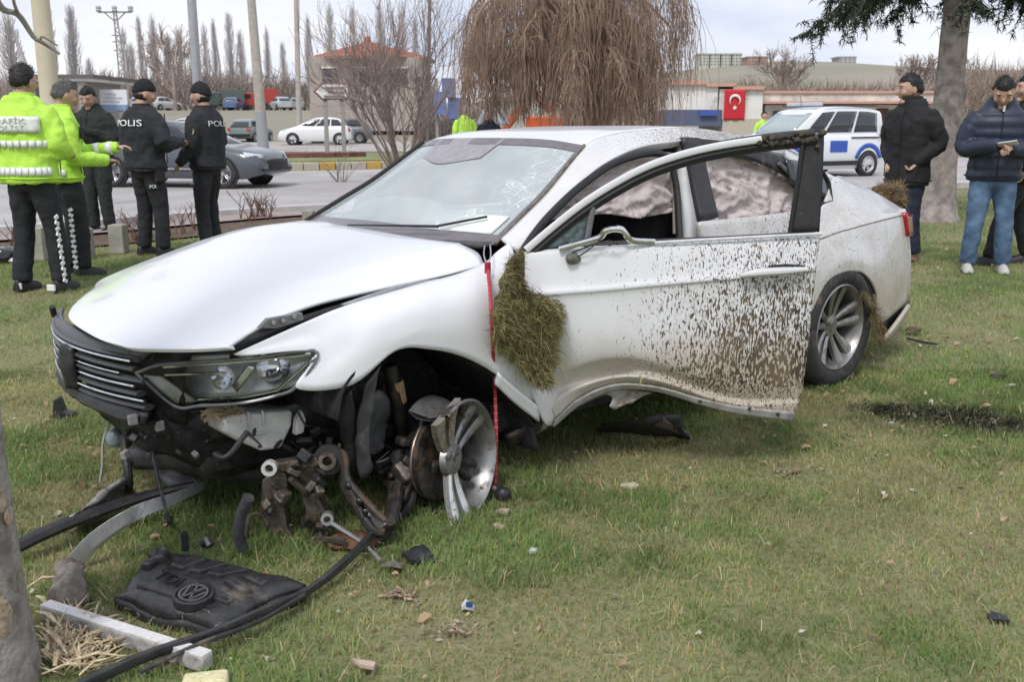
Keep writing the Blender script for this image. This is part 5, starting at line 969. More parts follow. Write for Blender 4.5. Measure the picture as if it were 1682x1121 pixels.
# dark torn part under the door
t = top('undertray', 'black torn undertray hanging from under the sill onto the grass', 'undertray')
MB().panel([[G(990, 700, .10), G(1060, 690, .17), G(1120, 680, .16)], [G(985, 706, .03), G(1055, 705, .10), G(1125, 712, .06)], [G(975, 706, .0), G(1050, 712, .04), G(1140, 722, .0)]], 16, 10).build('tray', mat('tray_black', (.02, .018, .018), .6, var=.3), t, solid=.012, disp=(.12, .05))
MB().tube(flow([G(1080, 690, .16), G(1110, 705, .08), G(1138, 722, .01)], 10), [.03, .022, .01], 8).build('strut', mat('tray_brown', (.09, .06, .055), .6), t)
# ------------------------------------------------------------- people
SKIN = mat('skin', (.50, .31, .23), .55, var=.1, scale=12); HAIRB = mat('hair_black', (.014, .012, .011), .6, var=.3); LIPS = mat('lips', (.33, .15, .12), .5); EYEM = mat('eye_dark', (.03, .025, .02), .2)
HAIRAT = attr_mat('hair_strand', .55, 0)
def rv(r_): return Vector((r_.gauss(0, 1), r_.gauss(0, 1), r_.gauss(0, 1)))
def clothm(name, c, r=.85, var=.2): return mat(name, c, r, var=var, scale=6, bump=.25, bscale=220)
REFL = mat('reflective_white', (.82, .83, .83), .35, var=.06)
def person(px, py, H, yaw, label, arms, jacket, trousers, head=(0, 0), top_='hair', topm=None, hem=.80, feet=((-.12, 0), (.12, .03)), hires=False, puff=False, shoes=None, beard=False, collar=.0, lean=0, hs=1.07, folds=.02, loc=None, group=None, bulk=1.0):
    b = loc or gnd(px, py); root = empty('person', b, math.radians(yaw), label, 'person', group); s = H/1.78; root.scale = (s, s, s)
    HM = Matrix.Translation((0, .0+lean*.5, 1.525)) @ Matrix.Rotation(math.radians(head[0]), 4, 'Z') @ Matrix.Rotation(-math.radians(head[1]), 4, 'X') @ Matrix.Translation((0, .024, .112)) @ Matrix.Scale(hs, 4)
    def hp(x, y, z): return HM @ Vector((x, y, z))
    HR = HM.to_3x3()  # rotation and the 1.07 head scale
    def skull(q):
        k = 1.0
        if q.z < 0: k = 1-.34*(-q.z/.118)**1.6
        y = q.y*(1 if q.y < 0 else (1-.06*max(0, q.z/.118))); 
        if q.z < -.03 and q.y < 0: y *= 1-.55*min(1, (-q.z-.03)/.08)
        return Vector((q.x*k, y, q.z))
    mb = MB(); mb.ell(hp(0, 0, 0), (.077, .099, .119), 22, 16, HR, skull)
    mb.ell(hp(0, .102, -.014), (.013, .020, .026), 8, 6, HR); mb.ell(hp(0, .085, -.014+.03), (.009, .016, .03), 8, 6, HR); mb.ell(hp(0, .068, -.094), (.032, .028, .022), 10, 7, HR)
    for sx in (-1, 1): mb.ell(hp(sx*.078, -.008, -.012), (.010, .02, .031), 8, 6, HR); mb.ell(hp(sx*.04, .066, -.022), (.028, .022, .026), 8, 6, HR); mb.ell(hp(sx*.034, .078, .036), (.026, .012, .009), 8, 6, HR)
    mb.tube([(0, lean*.5-.005, 1.42), (0, lean*.5, 1.50), hp(0, -.02, -.07)], [.075, .066, .06], 12)
    mb.loft([[Vector((w*math.cos(a), d*math.sin(a)+lean*.4*(z-.9), z)) for a in np.linspace(0, 2*PI, 15)[:-1]] for z, w, d in ((.88, .14, .09), (1.05, .13, .085), (1.3, .16, .10), (1.43, .13, .07), (1.47, .06, .05))])
    sleeves = MB(); legs = MB(); hands = {}
    for sx, arm in zip((-1, 1), arms):
        S = Vector((sx*.19, lean*.45, 1.41)); E, Hd = Vector(arm[0]), Vector(arm[1]); fd = (Hd-E).normalized(); hands[sx] = (Hd, fd)
        mb.tube([S, E, Hd], [.048, .038, .028], 10); 
        side = fd.cross(Vector((0, 0, 1))); side = (side.normalized() if side.length > .2 else Vector((0, 1, 0)))*sx; pal = fd.cross(side).normalized()
        if pal.z > 0 and abs(fd.z) < .7: pal = -pal
        curl = arm[2] if len(arm) > 2 else .5
        c = Hd+fd*.045; R3 = Matrix((side, fd, pal)).transposed(); mb.ell(c, (.040, .052, .018), 10, 8, R3)
        for i, ln in enumerate((.066, .075, .07, .056)):
            o = Hd+fd*.082+side*(-.031+.0208*i); k1 = o+(fd*math.cos(curl*.6)+pal*math.sin(curl*.6))*ln*.45; k2 = k1+(fd*math.cos(curl*1.5)+pal*math.sin(curl*1.5))*ln*.55
            mb.tube([o-fd*.03, o, k1, k2], [.009, .0092, .0085, .0065], 7)
        o = Hd+fd*.03-side*.035; k1 = o+(fd*.7-side*.6+pal*.3).normalized()*.035; mb.tube([Hd+fd*.02, o, k1, k1+(fd*.9+pal*.5).normalized()*.028], [.012, .012, .010, .007], 7)
        n = 26 if puff else 10; pth = spl([S+Vector((-sx*.03, 0, -.01)), S+(E-S)*.45+Vector((sx*.012, 0, 0)), E, E+(Hd-E)*.55, Hd+fd*.012], n); rd = np.interp(np.linspace(0, 1, n), [0, .15, .5, .85, 1], [.078, .078, .065, .053, .047])*bulk
        if puff: rd = rd*(1.04+.075*np.abs(np.sin(np.arange(n)*1.25)))
        sleeves.tube(pth, list(rd), 14)
    fts = []
    for sx, f in zip((-1, 1), feet):
        hip = Vector((sx*.088, 0, .90)); an = Vector((f[0], f[1], .085)); kn = (hip+an)/2+Vector((0, .035, .01)); mb.tube([hip, kn, an], [.08, .055, .04], 10); mb.ell(an+Vector((0, .05, -.045)), (.035, .10, .03), 8, 6)
        legs.tube(spl([hip+Vector((-sx*.012, 0, .04)), hip*.55+kn*.45, kn, kn*.4+an*.6, an+Vector((0, -.005, .0))], 9), list(np.array([.106, .10, .078, .074, .072])*(1 if bulk < 1.1 else 1.02)), 14)
        fts.append((an, sx))
    mb.build('body', SKIN, root, remesh=.0068 if hires else .0105, smoothit=2)
    # jacket
    prof = [(hem, .188, .128), (hem+.07, .192, .13), (1.0, .183, .122), (1.12, .19, .126), (1.25, .206, .134), (1.36, .207, .130), (1.43, .178, .11), (1.475, .13, .092), (1.515+collar, .088, .084)]
    zs = [p[0] for p in prof]
    def torso(z, a, off=0):     # a: 0 = front, pi = back
        w = np.interp(z, zs, [p[1] for p in prof])*bulk+off; d = np.interp(z, zs, [p[2] for p in prof])*bulk+off
        if puff and z < 1.42: w += .011*abs(math.sin(z*34)); d += .011*abs(math.sin(z*34))
        e = 2.5; ca, sa = math.sin(a), math.cos(a); k = (abs(ca)**e+abs(sa)**e)**(-1/e)
        return Vector((w*k*ca, d*k*sa+lean*.45*max(0, z-.95)-.008, z))
    zz = np.linspace(hem, 1.515+collar, 46 if puff else 22); jk = MB()
    jk.loft([[torso(z, 2*PI*j/26) for j in range(26)] for z in zz]); jk.v += []; base = len(jk.v); jk.v += sleeves.v; jk.f += [tuple(i+base for i in f) for f in sleeves.f]
    jm, jc = jacket; JO = jk.build('jacket', jm, root, remesh=.011 if puff else .013, smoothit=2 if puff else 4, disp=None if puff else (.10, folds*1.9))
    mb = MB(); mb.lathe([(.070, 1.48), (.092, 1.485), (.086, 1.535+collar), (.074, 1.54+collar), (.068, 1.51+collar)], 20, Matrix.Translation((0, lean*.5, 0)), close=True); mb.build('collar', jc or jm, JO)
    def seam(pts, r_=.004, nm='seam', m=None): MB().tube(pts, r_, 5).build(nm, m or mat('seam_dark', (.01, .01, .011), .6), JO)
    seam([torso(z, 0, .010) for z in np.linspace(hem+.01, 1.47, 16)], .0045, 'zip')
    seam([torso(hem+.045, q, .008) for q in np.linspace(0, 2*PI, 40)], .006, 'hem_band', jm)
    for sx in (-1, 1): seam([torso(hem+.08, sx*.75, .012), torso(hem+.24, sx*.95, .012)], .0045, 'pocket')
    # trousers
    legs.loft([[Vector((w*math.cos(a), d*math.sin(a)-.005, z)) for a in np.linspace(0, 2*PI, 21)[:-1]] for z, w, d in ((.80, .15, .10), (.86, .18, .118), (.96, .176, .115), (1.02, .165, .108))])
    TO = legs.build('trousers', trousers, root, remesh=.013, smoothit=4, disp=(.085, folds*1.25))
    for an, sx in fts:
        sh = MB(); R = []
        for y, w, h in ((-.085, .030, .07), (-.07, .040, .10), (-.02, .043, .105), (.05, .047, .085), (.12, .05, .06), (.17, .042, .045), (.19, .02, .03)):
            R.append([Vector((an.x+w*math.cos(a), an.y+y, .012+max(0, h*math.sin(a)) if math.sin(a) > 0 else .012)) for a in np.linspace(0, 2*PI, 17)[:-1]])
        sh.loft(R); so_ = sh.build('shoe', shoes or mat('shoe_black', (.018, .018, .018), .5), root, sub=1)
        sl_ = MB(); sl_.loft([[Vector((an.x+q.x*1.06-an.x*.06 if False else an.x+(q.x-an.x)*1.08, q.y, z)) for q in [Vector((an.x+.047*math.cos(a)*(1-.2*(math.sin(a) < 0)), an.y+.05+.142*math.sin(a), 0)) for a in np.linspace(0, 2*PI, 21)[:-1]]] for z in (0, .024)]); sl_.build('sole', mat('sole_dark', (.03, .03, .03), .7), so_)
    # face and hair
    mb = MB()
    for sx in (-1, 1): mb.ell(hp(sx*.032, .086, .014), (.012, .008, .006), 8, 6, HR)
    for i, sx in enumerate((-1, 1)): MB().ell(hp(sx*.032, .0865, .014), (.009, .006, .0032), 8, 6, HR).build('eye', EYEM, root); MB().ell(hp(sx*.034, .0915, .035), (.017, .005, .003), 8, 6, HR).build('eyebrow', HAIRB, root)
    MB().ell(hp(0, .0925, -.054), (.023, .006, .0055), 10, 6, HR).build('mouth', LIPS, root)
    def shell(cov, up_, m, nm, dz=0., big=1.0):
        def fn(q):
            d = skull(q); u = q.normalized(); c = cov(q.x/.077, q.y/.099, q.z/.119); k = .90+(up_-.90)*sstep(-.09, .09, c); return Vector((d.x*k*big, d.y*k*big, d.z*k+dz*(1 if c > 0 else 0)))
        return MB().ell(hp(0, 0, 0), (.077, .099, .119), 36, 28, HR, fn).build(nm, m, root, angle=180, disp=(.03, .014) if nm == 'hair' else None)
    hair_cov = lambda x, y, z: z-(.52 if y > .3 else (.52*max(0, (y+.2)/.5) if y > -.2 else 0))+.5*max(0, -y)+(.12 if abs(x) > .75 and y < .2 else 0)-.0
    if top_ == 'hair':
        shell(hair_cov, 1.07, topm or HAIRB, 'hair'); pts = []; rh = random.Random(int(px)+5)
        while len(pts) < 500:
            u = rv(rh).normalized()
            if hair_cov(u.x, u.y, u.z) > -.02: d_ = skull(Vector((u.x*.077, u.y*.099, u.z*.119))); pts.append(hp(*(d_*1.05)))
        col_ = (.016, .014, .013) if not topm else (.10, .10, .095); blade_cloud('hair_strands', pts, [tuple(HR @ Vector((0, .1, .5)))], 1500, .014, .004, [col_, tuple(q*1.6 for q in col_)], root, .2, HAIRAT, int(px)+3)
    elif top_ == 'beanie':
        shell(lambda x, y, z: z-.30+.28*max(0, -y), 1.12, topm or mat('beanie', (.016, .017, .02), .95, var=.3, bump=.5, bscale=300), 'beanie', .012)
        shell(lambda x, y, z: min(z-.22+.28*max(0, -y), .62-z-.28*max(0, -y)), 1.15, topm or mat('beanie', ()), 'beanie_cuff'); shell(lambda x, y, z: .25*0+min(-.05-z+.0, z+.55)-max(0, y)*1.2, 1.05, HAIRB, 'hair')
    if beard: shell(lambda x, y, z: min(-.32-z, y+.1) if abs(x) > .38 or z < -.62 else -.5, 1.03, mat('stubble', (.07, .055, .05), .8), 'beard')
    return root, JO, TO, torso, hands
def on_torso(txt, size, z, a0, torso, parent, m, off=.016, name='lettering', wide=1.0):
    v, f = text_mesh(txt, size, .002); w = .19; V = []
    for q in v: V.append(torso(z+q.y, a0+q.x*wide/w, off+q.z))
    o = MB().add(V, f).build(name, m, parent, smooth=False); return o
def band(torso, z, h, a0, a1, parent, m, n, name, off=.015, gap=.18, skew=.0):
    st = (a1-a0)/n
    for i in range(n):
        a, b = a0+i*st+st*gap*.5, a0+(i+1)*st-st*gap*.5; mb = MB(); mb.grid([[torso(z+k*h+skew*(t), t_, off) for t, t_ in ((0, a), (.5, (a+b)/2), (1, b))] for k in (0, .5, 1)]); mb.build(name, m, parent, solid=.003)
HIV = mat('hivis_yellow', (.50, .83, .09), .75, var=.1, scale=5, bump=.3, bscale=60); BLK = clothm('uniform_black', (.021, .022, .027)); BLK2 = clothm('trouser_black', (.019, .020, .024))
hangarm = lambda sx, f=.02, o=.06: ((sx*(.24+o*.5), -.03, 1.13), (sx*(.25+o), f+.06, .90), .45)
bentarm = lambda sx, hx, hy, hz, ex=.27, ey=.0, ez=1.13, c=.9: ((sx*ex, ey, ez), (hx, hy, hz), c)
def stripe_leg(root, TO, an_x, side, z0=.12, z1=.62, ya=0, n=11, xo=.0):
    for i in range(n):
        z = z0+(z1-z0)*i/(n-1); x = np.interp(z, [.085, .48, .9], [an_x+side*.072, (an_x+side*.088)/2+side*.081, side*.19])
        c = Vector((x+side*(.012)+xo, -.012+ya, z)); MB().box(c, (.012, .040, .028), Matrix.Rotation(.5*(1 if i % 2 else -1), 3, 'X')).build('reflective_check', REFL, TO, smooth=False)
# 1 traffic officer seen from behind
r, J, T_, tor, hd = person(70, 479, 1.80, -14, 'traffic officer seen from behind, short black hair, leftmost in the photo', (bentarm(-1, -.16, .26, 1.12), bentarm(1, .17, .24, 1.10, .285)), (HIV, None), BLK2, feet=((-.16, -.02), (.15, .05)), head=(0, 6), hem=.86, bulk=1.24, collar=.01)
pm = mat('patch_white', (.72, .76, .70), .5)
mb = MB(); mb.grid([[tor(z, a, .014) for a in np.linspace(PI-.95, PI+.95, 12)] for z in np.linspace(1.25, 1.37, 5)]); mb.build('back_patch', pm, J, solid=.003)
on_torso('TRAFİK', .055, 1.335, PI, tor, J, mat('patch_grey_text', (.50, .54, .48), .6), .0195, wide=-1.1); on_torso('POLİSİ', .055, 1.28, PI, tor, J, mat('patch_grey_text', ()), .0195, wide=-1.1)
band(tor, 1.135, .055, PI-1.25, PI+1.25, J, REFL, 11, 'reflective_band'); band(tor, .93, .06, PI-1.35, PI+1.35, J, REFL, 13, 'reflective_band', gap=.1)
stripe_leg(r, T_, .15, 1, .10, .60, .0, 12); 
for sx in (-1, 1): MB().box((sx*.155, -.085, .05), (.07, .02, .05)).build('reflective_heel', REFL, T_, smooth=False, bevel=.005)
# 2 second traffic officer
r, J, T_, tor, hd = person(126, 452, 1.71, -62, 'traffic officer with grey hair in yellow jacket, arm reaching out to the man in green', (bentarm(-1, -.10, .46, 1.16, .24, .16, 1.12, .7), bentarm(1, .10, .34, 1.05, .25, .05, 1.08)), (HIV, None), BLK2, head=(10, 14), topm=mat('hair_grey', (.10, .10, .095), .8, var=.3), feet=((-.11, -.02), (.10, .06)), hem=.86, bulk=1.15, collar=.01)
band(tor, 1.13, .05, PI-1.5, PI+1.5, J, REFL, 13, 'reflective_band'); band(tor, .92, .06, PI-1.5, PI+1.5, J, REFL, 13, 'reflective_band', gap=.1); stripe_leg(r, T_, .10, 1, .10, .62, 0, 12); stripe_leg(r, T_, -.11, -1, .10, .5, 0, 8)
for k in (.45, .8):
    E_, H_ = Vector((-.24, .16, 1.12)), Vector((-.10, .46, 1.16)); p = E_.lerp(H_, k); d = (H_-E_).normalized(); MB().tube([p-d*.03, p+d*.03], [.066-.008*k]*2, 14, caps=False).build('sleeve_band', REFL, J, solid=.004)
# 3 man in dark green jacket
r, J, T_, tor, hd = person(170, 383, 1.78, 168, 'dark haired man in dark green jacket and trousers looking down at his hands', (bentarm(-1, -.05, .30, 1.24), bentarm(1, .03, .31, 1.22)), (clothm('jacket_green', (.022, .028, .025)), None), clothm('trousers_green', (.022, .027, .026)), head=(8, 24), feet=((-.10, .0), (.10, .02)), hem=.84, collar=.02, bulk=1.1)
t = empty('phone', r.matrix_basis @ Vector((0, .385, 1.27)), math.radians(168), 'small dark phone held by the man in dark green', 'phone'); MB().box((0, 0, 0), (.07, .14, .012), Matrix.Rotation(.5, 3, 'X')).build('phone_body', BLACKGLOSS, t, smooth=False, bevel=.003)
# 4 and 5 officers in black with knitted caps
r, J, T_, tor, hd = person(252, 420, 1.755, -33, 'officer in black uniform with knitted cap and white lettering on his back', (bentarm(-1, -.12, .28, 1.22), bentarm(1, .18, .30, 1.16, .34, -.02, 1.14)), (BLK, None), BLK2, head=(-22, 8), top_='beanie', feet=((-.13, 0), (.13, .04)), hem=.87, bulk=1.24)
on_torso('POLIS', .088, 1.345, PI, tor, J, REFL, .018, wide=-1.25)
MB().box((.205, .0, .86), (.05, .11, .2)).build('holster', mat('holster_black', (.012, .012, .012), .4), T_, smooth=False, bevel=.015)
v, f = text_mesh('POLIS', .05, .002); MB().add([Vector((.178+q.z, -.05-q.x*-1, .72+q.y)) for q in v], f).build('lettering', REFL, T_, smooth=False)
mb = MB(); mb.loft([[Vector((.19*math.cos(a), .128*math.sin(a)-.005, z)) for a in np.linspace(0, 2*PI, 25)[:-1]] for z in (.90, .955)], caps=False); mb.build('duty_belt', mat('holster_black', ()), T_, solid=.008)
r, J, T_, tor, hd = person(350, 408, 1.745, 74, 'officer in black uniform and knitted cap in profile with round badge on his sleeve', (((-.26, .0, 1.14), (-.27, .16, .93), .5), bentarm(1, .14, .28, 1.15)), (BLK, None), BLK2, head=(6, 0), top_='beanie', feet=((-.12, 0), (.12, .05)), hem=.86, bulk=1.2)
c = Vector((-.305, -.02, 1.27)); MB().lathe([(.001, .004), (.042, .004), (.042, -.004)], 18, Matrix.Translation(c) @ Vector((-1, -.1, .1)).to_track_quat('Z', 'Y').to_matrix().to_4x4()).build('sleeve_badge', mat('badge_cream', (.55, .48, .33), .6), J); MB().lathe([(.001, .006), (.022, .006)], 12, Matrix.Translation(c) @ Vector((-1, -.1, .1)).to_track_quat('Z', 'Y').to_matrix().to_4x4()).build('badge_centre', mat('badge_dark', (.12, .09, .08), .6), J)
on_torso('POLIS', .085, 1.345, PI, tor, J, mat('dull_white', (.6, .6, .6), .6), .018, wide=-1.2)
v, f = text_mesh('POLIS', .05, .002); MB().add([Vector((-.178-q.z, .04-q.x, .72+q.y)) for q in v], f).build('lettering', REFL, T_, smooth=False)
for rt in [o for o in bpy.data.objects if o.type == 'EMPTY' and o.get('category') == 'person' and ('officer' in o['label'])]:
    J0 = [o for o in rt.children if o.name.startswith('jacket')][0]; MB().box((.13, .15, 1.30), (.055, .035, .11)).build('radio', mat('radio_black', (.015, .015, .016), .4), J0, smooth=False, bevel=.006); MB().tube([(.15, .15, 1.35), (.155, .15, 1.44)], .006, 6).build('aerial', mat('radio_black', ()), J0)
# 6 man in black jacket, hands in pockets
person(1477, 429, 1.79, 122, 'man in black jacket with stubble looking left, hands in pockets behind the boot', (((-.285, -.06, 1.14), (-.155, .075, .95), 1.4), ((.285, -.06, 1.14), (.155, .075, .95), 1.4)), (clothm('jacket_black', (.013, .013, .015), .8), None), clothm('jeans_dark', (.018, .023, .045)), head=(-34, 7), feet=((-.1, -.05), (.12, .05)), hem=.74, hires=True, beard=True, hs=1.15, bulk=1.15, shoes=mat('shoe_brown', (.28, .18, .12), .6), collar=.03)
# 7 man in navy puffer with phone
r, J, T_, tor, hd = person(1615, 447, 1.77, 164, 'man in navy puffer jacket and blue jeans looking down at a phone', (bentarm(-1, -.055, .33, 1.12, .265, .04, 1.12, 1.2), bentarm(1, .045, .34, 1.15, .265, .04, 1.12, 1.0)), (mat('puffer_navy', (.022, .029, .056), .5, var=.15, bump=.15), None), mat('jeans_blue', (.075, .135, .24), .85, var=.3, scale=7, bump=.2, bscale=260, c2=(.13, .21, .33)), head=(-6, 36), feet=((-.15, .0), (.15, .03)), hem=.83, hires=True, puff=True, hs=1.13, bulk=1.16, shoes=mat('shoe_white', (.52, .50, .46), .6), collar=.05, lean=.03)
c = (hd[-1][0]+hd[1][0])/2+(hd[-1][1]+hd[1][1]).normalized()*.06
t = empty('phone', r.matrix_basis @ (c+Vector((-.005, .03, .03))), math.radians(164), 'pale phone held in both hands by the man in navy puffer', 'phone'); MB().box((0, 0, 0), (.075, .15, .010), Matrix.Rotation(.45, 3, 'X') @ Matrix.Rotation(1.2, 3, 'Z')).build('phone_body', mat('phone_pale', (.62, .62, .62), .3), t, smooth=False, bevel=.003)
MB().box((0, .14*1.08, 1.46), (.018, .012, .05)).build('zip_pull', PALE, J, smooth=False)
# 8 person cut by the right edge
person(1662, 434, 1.78, 80, 'person in black clothes cut off by the right edge of the photo', (hangarm(-1), hangarm(1)), (clothm('jacket_black', ()), None), BLK2, feet=((-.13, .24), (.10, -.16)), hem=.78, bulk=1.15)
# far figures behind the car
def farp(px, y, H, yaw, label, jm, top_='hair', topm=None): 
    p = at(px, 200, y); p.z = gz(p.x, p.y)+.02; r_, J, T_, tor, hd = person(0, 0, H, yaw, label, (hangarm(-1), bentarm(1, .12, .28, 1.1)), (jm, None), BLK2, loc=p, top_=top_, topm=topm, folds=.01); return J, tor
J, tor = farp(763, 24, 1.86, 30, 'far person in yellow vest and white cap beyond the roof of the wreck', HIV, 'hair', mat('cap_white', (.6, .6, .6), .7)); band(tor, 1.1, .06, 0, 6.2, J, REFL, 12, 'reflective_band', gap=.05)
farp(803, 22, 1.74, 160, 'far person with brown hair standing beyond the roof of the wreck', clothm('jacket_navy', (.02, .025, .05)), 'hair', mat('hair_brown', (.16, .075, .04), .7))
J, tor = farp(1254, 31.5, 1.78, 200, 'far person in yellow vest behind the bonnet of the police van', HIV); band(tor, 1.1, .06, 0, 6.2, J, REFL, 12, 'reflective_band', gap=.05)
# ------------------------------------------------------------- other vehicles
def vehicle(name, label, cat, pos, yaw, col, L_, W_, Hh, prof, belt, roof, wb, foh, R=.31, group=None, wins=2, small=False, sill=.2, glass=GLASSD, roofk=.74, alloy=None, pillar=None):
    """prof: (x, z) of the bonnet/boot line front to back; belt: (x0, x1, z0, z1); roof: (x0, x1, z)"""
    root = empty(name, pos, yaw, label, cat, group); P = mat('paint_'+name+'_%g' % col[0], col, .25, var=.03, coat=.6) if len(col) == 3 else col
    xs = np.linspace(0, L_, 30 if not small else 16); pz = np.interp(xs, [p[0] for p in prof], [p[1] for p in prof]); R_ = []
    for x, zt in zip(xs, pz):
        e = min(1, min(x, L_-x)/.45); w = W_/2*(.80+.20*(1-(1-e)**2)); zb = sill+.12*(1-e); zt = max(zt, zb+.2)
        half = [(0, zt+.012), (.55*w, zt+.008), (.88*w, zt-.012), (.965*w, zt-.075), (w, zt-.22 if zt > .75 else zt-.15), (w, .55*zb+.45*zt), (.97*w, zb+.10), (.90*w, zb), (0, zb)]
        ring = [Vector((-x, y, z)) for y, z in half]+[Vector((-x, -y, z)) for y, z in half[-2:0:-1]]; R_.append(ring)
    bd = MB().loft(R_).build('body', P, root, angle=50)
    x0, x1, z0, z1 = belt; rx0, rx1, rz = roof; n = 9
    def gh(u, k, sg=1, off=0):     # u along, k 0 belt..1 roof
        kk = k; xa, xb = x0+(rx0-x0)*kk, x1+(rx1-x1)*kk; zb = z0+(z1-z0)*u; zr = rz-.10*abs(2*u-1)**3.0; wy = W_/2*(.93*(1-kk)+roofk*kk)*(1-.06*abs(2*u-1)**4)
        return Vector((-(xa+(xb-xa)*u), sg*(wy+off), zb+(zr-zb)*kk-.02*(1-kk)))
    R_ = []
    for u in np.linspace(0, 1, 13):
        left = [gh(u, k) for k in (0, .35, .7, .9)]; right = [gh(u, k, -1) for k in (.9, .7, .35, 0)]; tl, tr = gh(u, 1), gh(u, 1, -1)
        R_.append(left+[Vector((tl.x, tl.y*.93, tl.z+.015)), Vector((tl.x, tl.y*.5, tl.z+.04)), Vector((tr.x, tr.y*.5, tr.z+.04)), Vector((tr.x, tr.y*.93, tr.z+.015))]+right)
    MB().loft(R_).build('cabin', P, root, angle=50)
    edges = {1: [.10, .90], 2: [.10, .50, .90], 3: [.08, .38, .68, .94]}[wins] if pillar is None else pillar
    for sg in (1, -1):
        for i in range(len(edges)-1):
            a, b = edges[i]+.015, edges[i+1]-.015; mb = MB(); mb.grid([[gh(u, k, sg, .008)+Vector((0, 0, 0)) for u in np.linspace(a, b, 8)] for k in (.10, .4, .72, .88)]); mb.build('window', glass, root, solid=.006)
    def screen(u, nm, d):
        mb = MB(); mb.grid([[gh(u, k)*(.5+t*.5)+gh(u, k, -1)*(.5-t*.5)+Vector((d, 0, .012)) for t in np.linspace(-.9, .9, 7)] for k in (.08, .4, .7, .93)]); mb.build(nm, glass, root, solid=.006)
    glass0 = glass; glass = mat('sky_paled_windscreen', (.36, .43, .43), .12, coat=.5) if name == 'police_van' else glass0; screen(0, 'windscreen', .02); glass = glass0; screen(1, 'rear_window', -.02)  # van windscreen base colour paled to paint in the reflected sky
    for sg in (1, -1):
        for x in (foh, foh+wb):
            M4 = wmat((-x, sg*(W_/2-.015), R), (0, sg, 0), .3*x); MB().lathe([(.001, -.02), (R*1.16, -.02), (R*1.16, .018), (R*.9, .018)], 24, M4).build('wheel_arch', SEAL, root)
            M4 = wmat((-x, sg*(W_/2+.022), R), (0, sg, 0), .3*x)
            if small:
                w_ = bpy.data.objects.new('wheel', None); COL.objects.link(w_); w_.parent = root; w_.matrix_local = M4
                MB().lathe([(R*.62, .0), (R*.8, .008), (R, -.02), (R, -.2), (.01, -.2)], 18).build('tyre', RUBBER, w_); MB().lathe([(.001, -.01), (R*.3, -.01), (R*.62, .004)], 14).build('rim', ALLOY, w_)
            else: wheel(root, M4, True, rim=R*.68, R=R, mats=(alloy or mat('clean_alloy', (.5, .5, .51), .3, metal=.8, var=.05), RUBBER), detail=20)
    return root, P, W_
def lamp(root, pts, m, name, solid=.02): return MB().panel([[Vector(q) for q in r] for r in pts], 6, 4).build(name, m, root, solid=solid)
HLM = mat('headlamp', (.62, .66, .70), .12, coat=.5); TLM = mat('tail_red', ()); BPL = mat('bumper_black', (.02, .02, .022), .5)
hatch = [(0, .52), (.06, .70), (.35, .80), (1.1, .94), (1.5, .98), (3.8, 1.02), (4.1, 1.0), (4.3, .85)]
sedan = [(0, .50), (.06, .68), (.35, .80), (1.1, .93), (1.45, .98), (3.6, 1.02), (4.3, 1.04), (4.6, 1.0), (4.65, .8)]
def front_of(pf, pr, wb_, yf, yr=None):
    """world pose from the pixel column and depth of front and rear wheel"""
    A, B = at(pf, 200, yf), at(pr, 200, yr or yf); d = (A-B); d.z = 0; d.normalize(); return A, math.atan2(d.y, d.x)
def place(fpx, fy, yaw, foh, base_dz=.03):
    A = at(fpx, 200, fy); d = Vector((math.cos(yaw), math.sin(yaw), 0)); p = A+d*foh; p.z = gz(p.x, p.y)+base_dz; return p
# grey saloon on the road
yaw = math.radians(-12); p = place(393, 22.6, yaw, .90)
r, P, W_ = vehicle('grey_saloon', 'dark grey saloon driving along the road behind the officers', 'car', p, yaw, (.085, .095, .11), 4.63, 1.81, 1.45, sedan, (1.15, 4.0, .93, 1.0), (2.0, 3.3, 1.43), 2.71, .92, .33, alloy=mat('clean_alloy', (.5, .5, .51), .3, metal=.8, var=.05))
for sg in (1, -1): lamp(r, [[(-.10, sg*.55, .73), (-.20, sg*.72, .755), (-.42, sg*.86, .79)], [(-.08, sg*.55, .65), (-.18, sg*.75, .66), (-.34, sg*.885, .69)]], HLM, 'headlight')
lamp(r, [[(-.02, -.5, .62), (.01, 0, .63), (-.02, .5, .62)], [(-.0, -.5, .42), (.03, 0, .42), (0, .5, .42)]], BPL, 'grille')
for sg in (1, -1): MB().ell((-1.55, sg*.98, 1.0), (.08, .10, .07), 10, 8).build('mirror', P, r); MB().tube([(-1.2, sg*.908, .42), (-3.3, sg*.908, .42)], .02, 6).build('trim_strip', CHROME, r)
# white hatchback on the parking lot, facing left
yaw = math.radians(184); p = place(483, 56.5, yaw, .85)
r, P, W_ = vehicle('white_hatchback', 'white hatchback parked on the pale lot beyond the road', 'car', p, yaw, (.78, .79, .80), 4.1, 1.75, 1.5, [(0, .55), (.08, .74), (.9, .98), (1.2, 1.02), (3.9, 1.06), (4.1, .9)], (.95, 3.9, 1.0, 1.04), (1.9, 3.5, 1.48), 2.6, .85, .32, wins=3)
for sg in (1, -1): lamp(r, [[(-4.0, sg*.7, 1.0), (-3.95, sg*.86, 1.0)], [(-4.08, sg*.7, .75), (-3.98, sg*.88, .75)]], TLM, 'tail_light'); lamp(r, [[(-.2, sg*.6, .78), (-.5, sg*.84, .88)], [(-.1, sg*.6, .66), (-.35, sg*.86, .72)]], HLM, 'headlight')
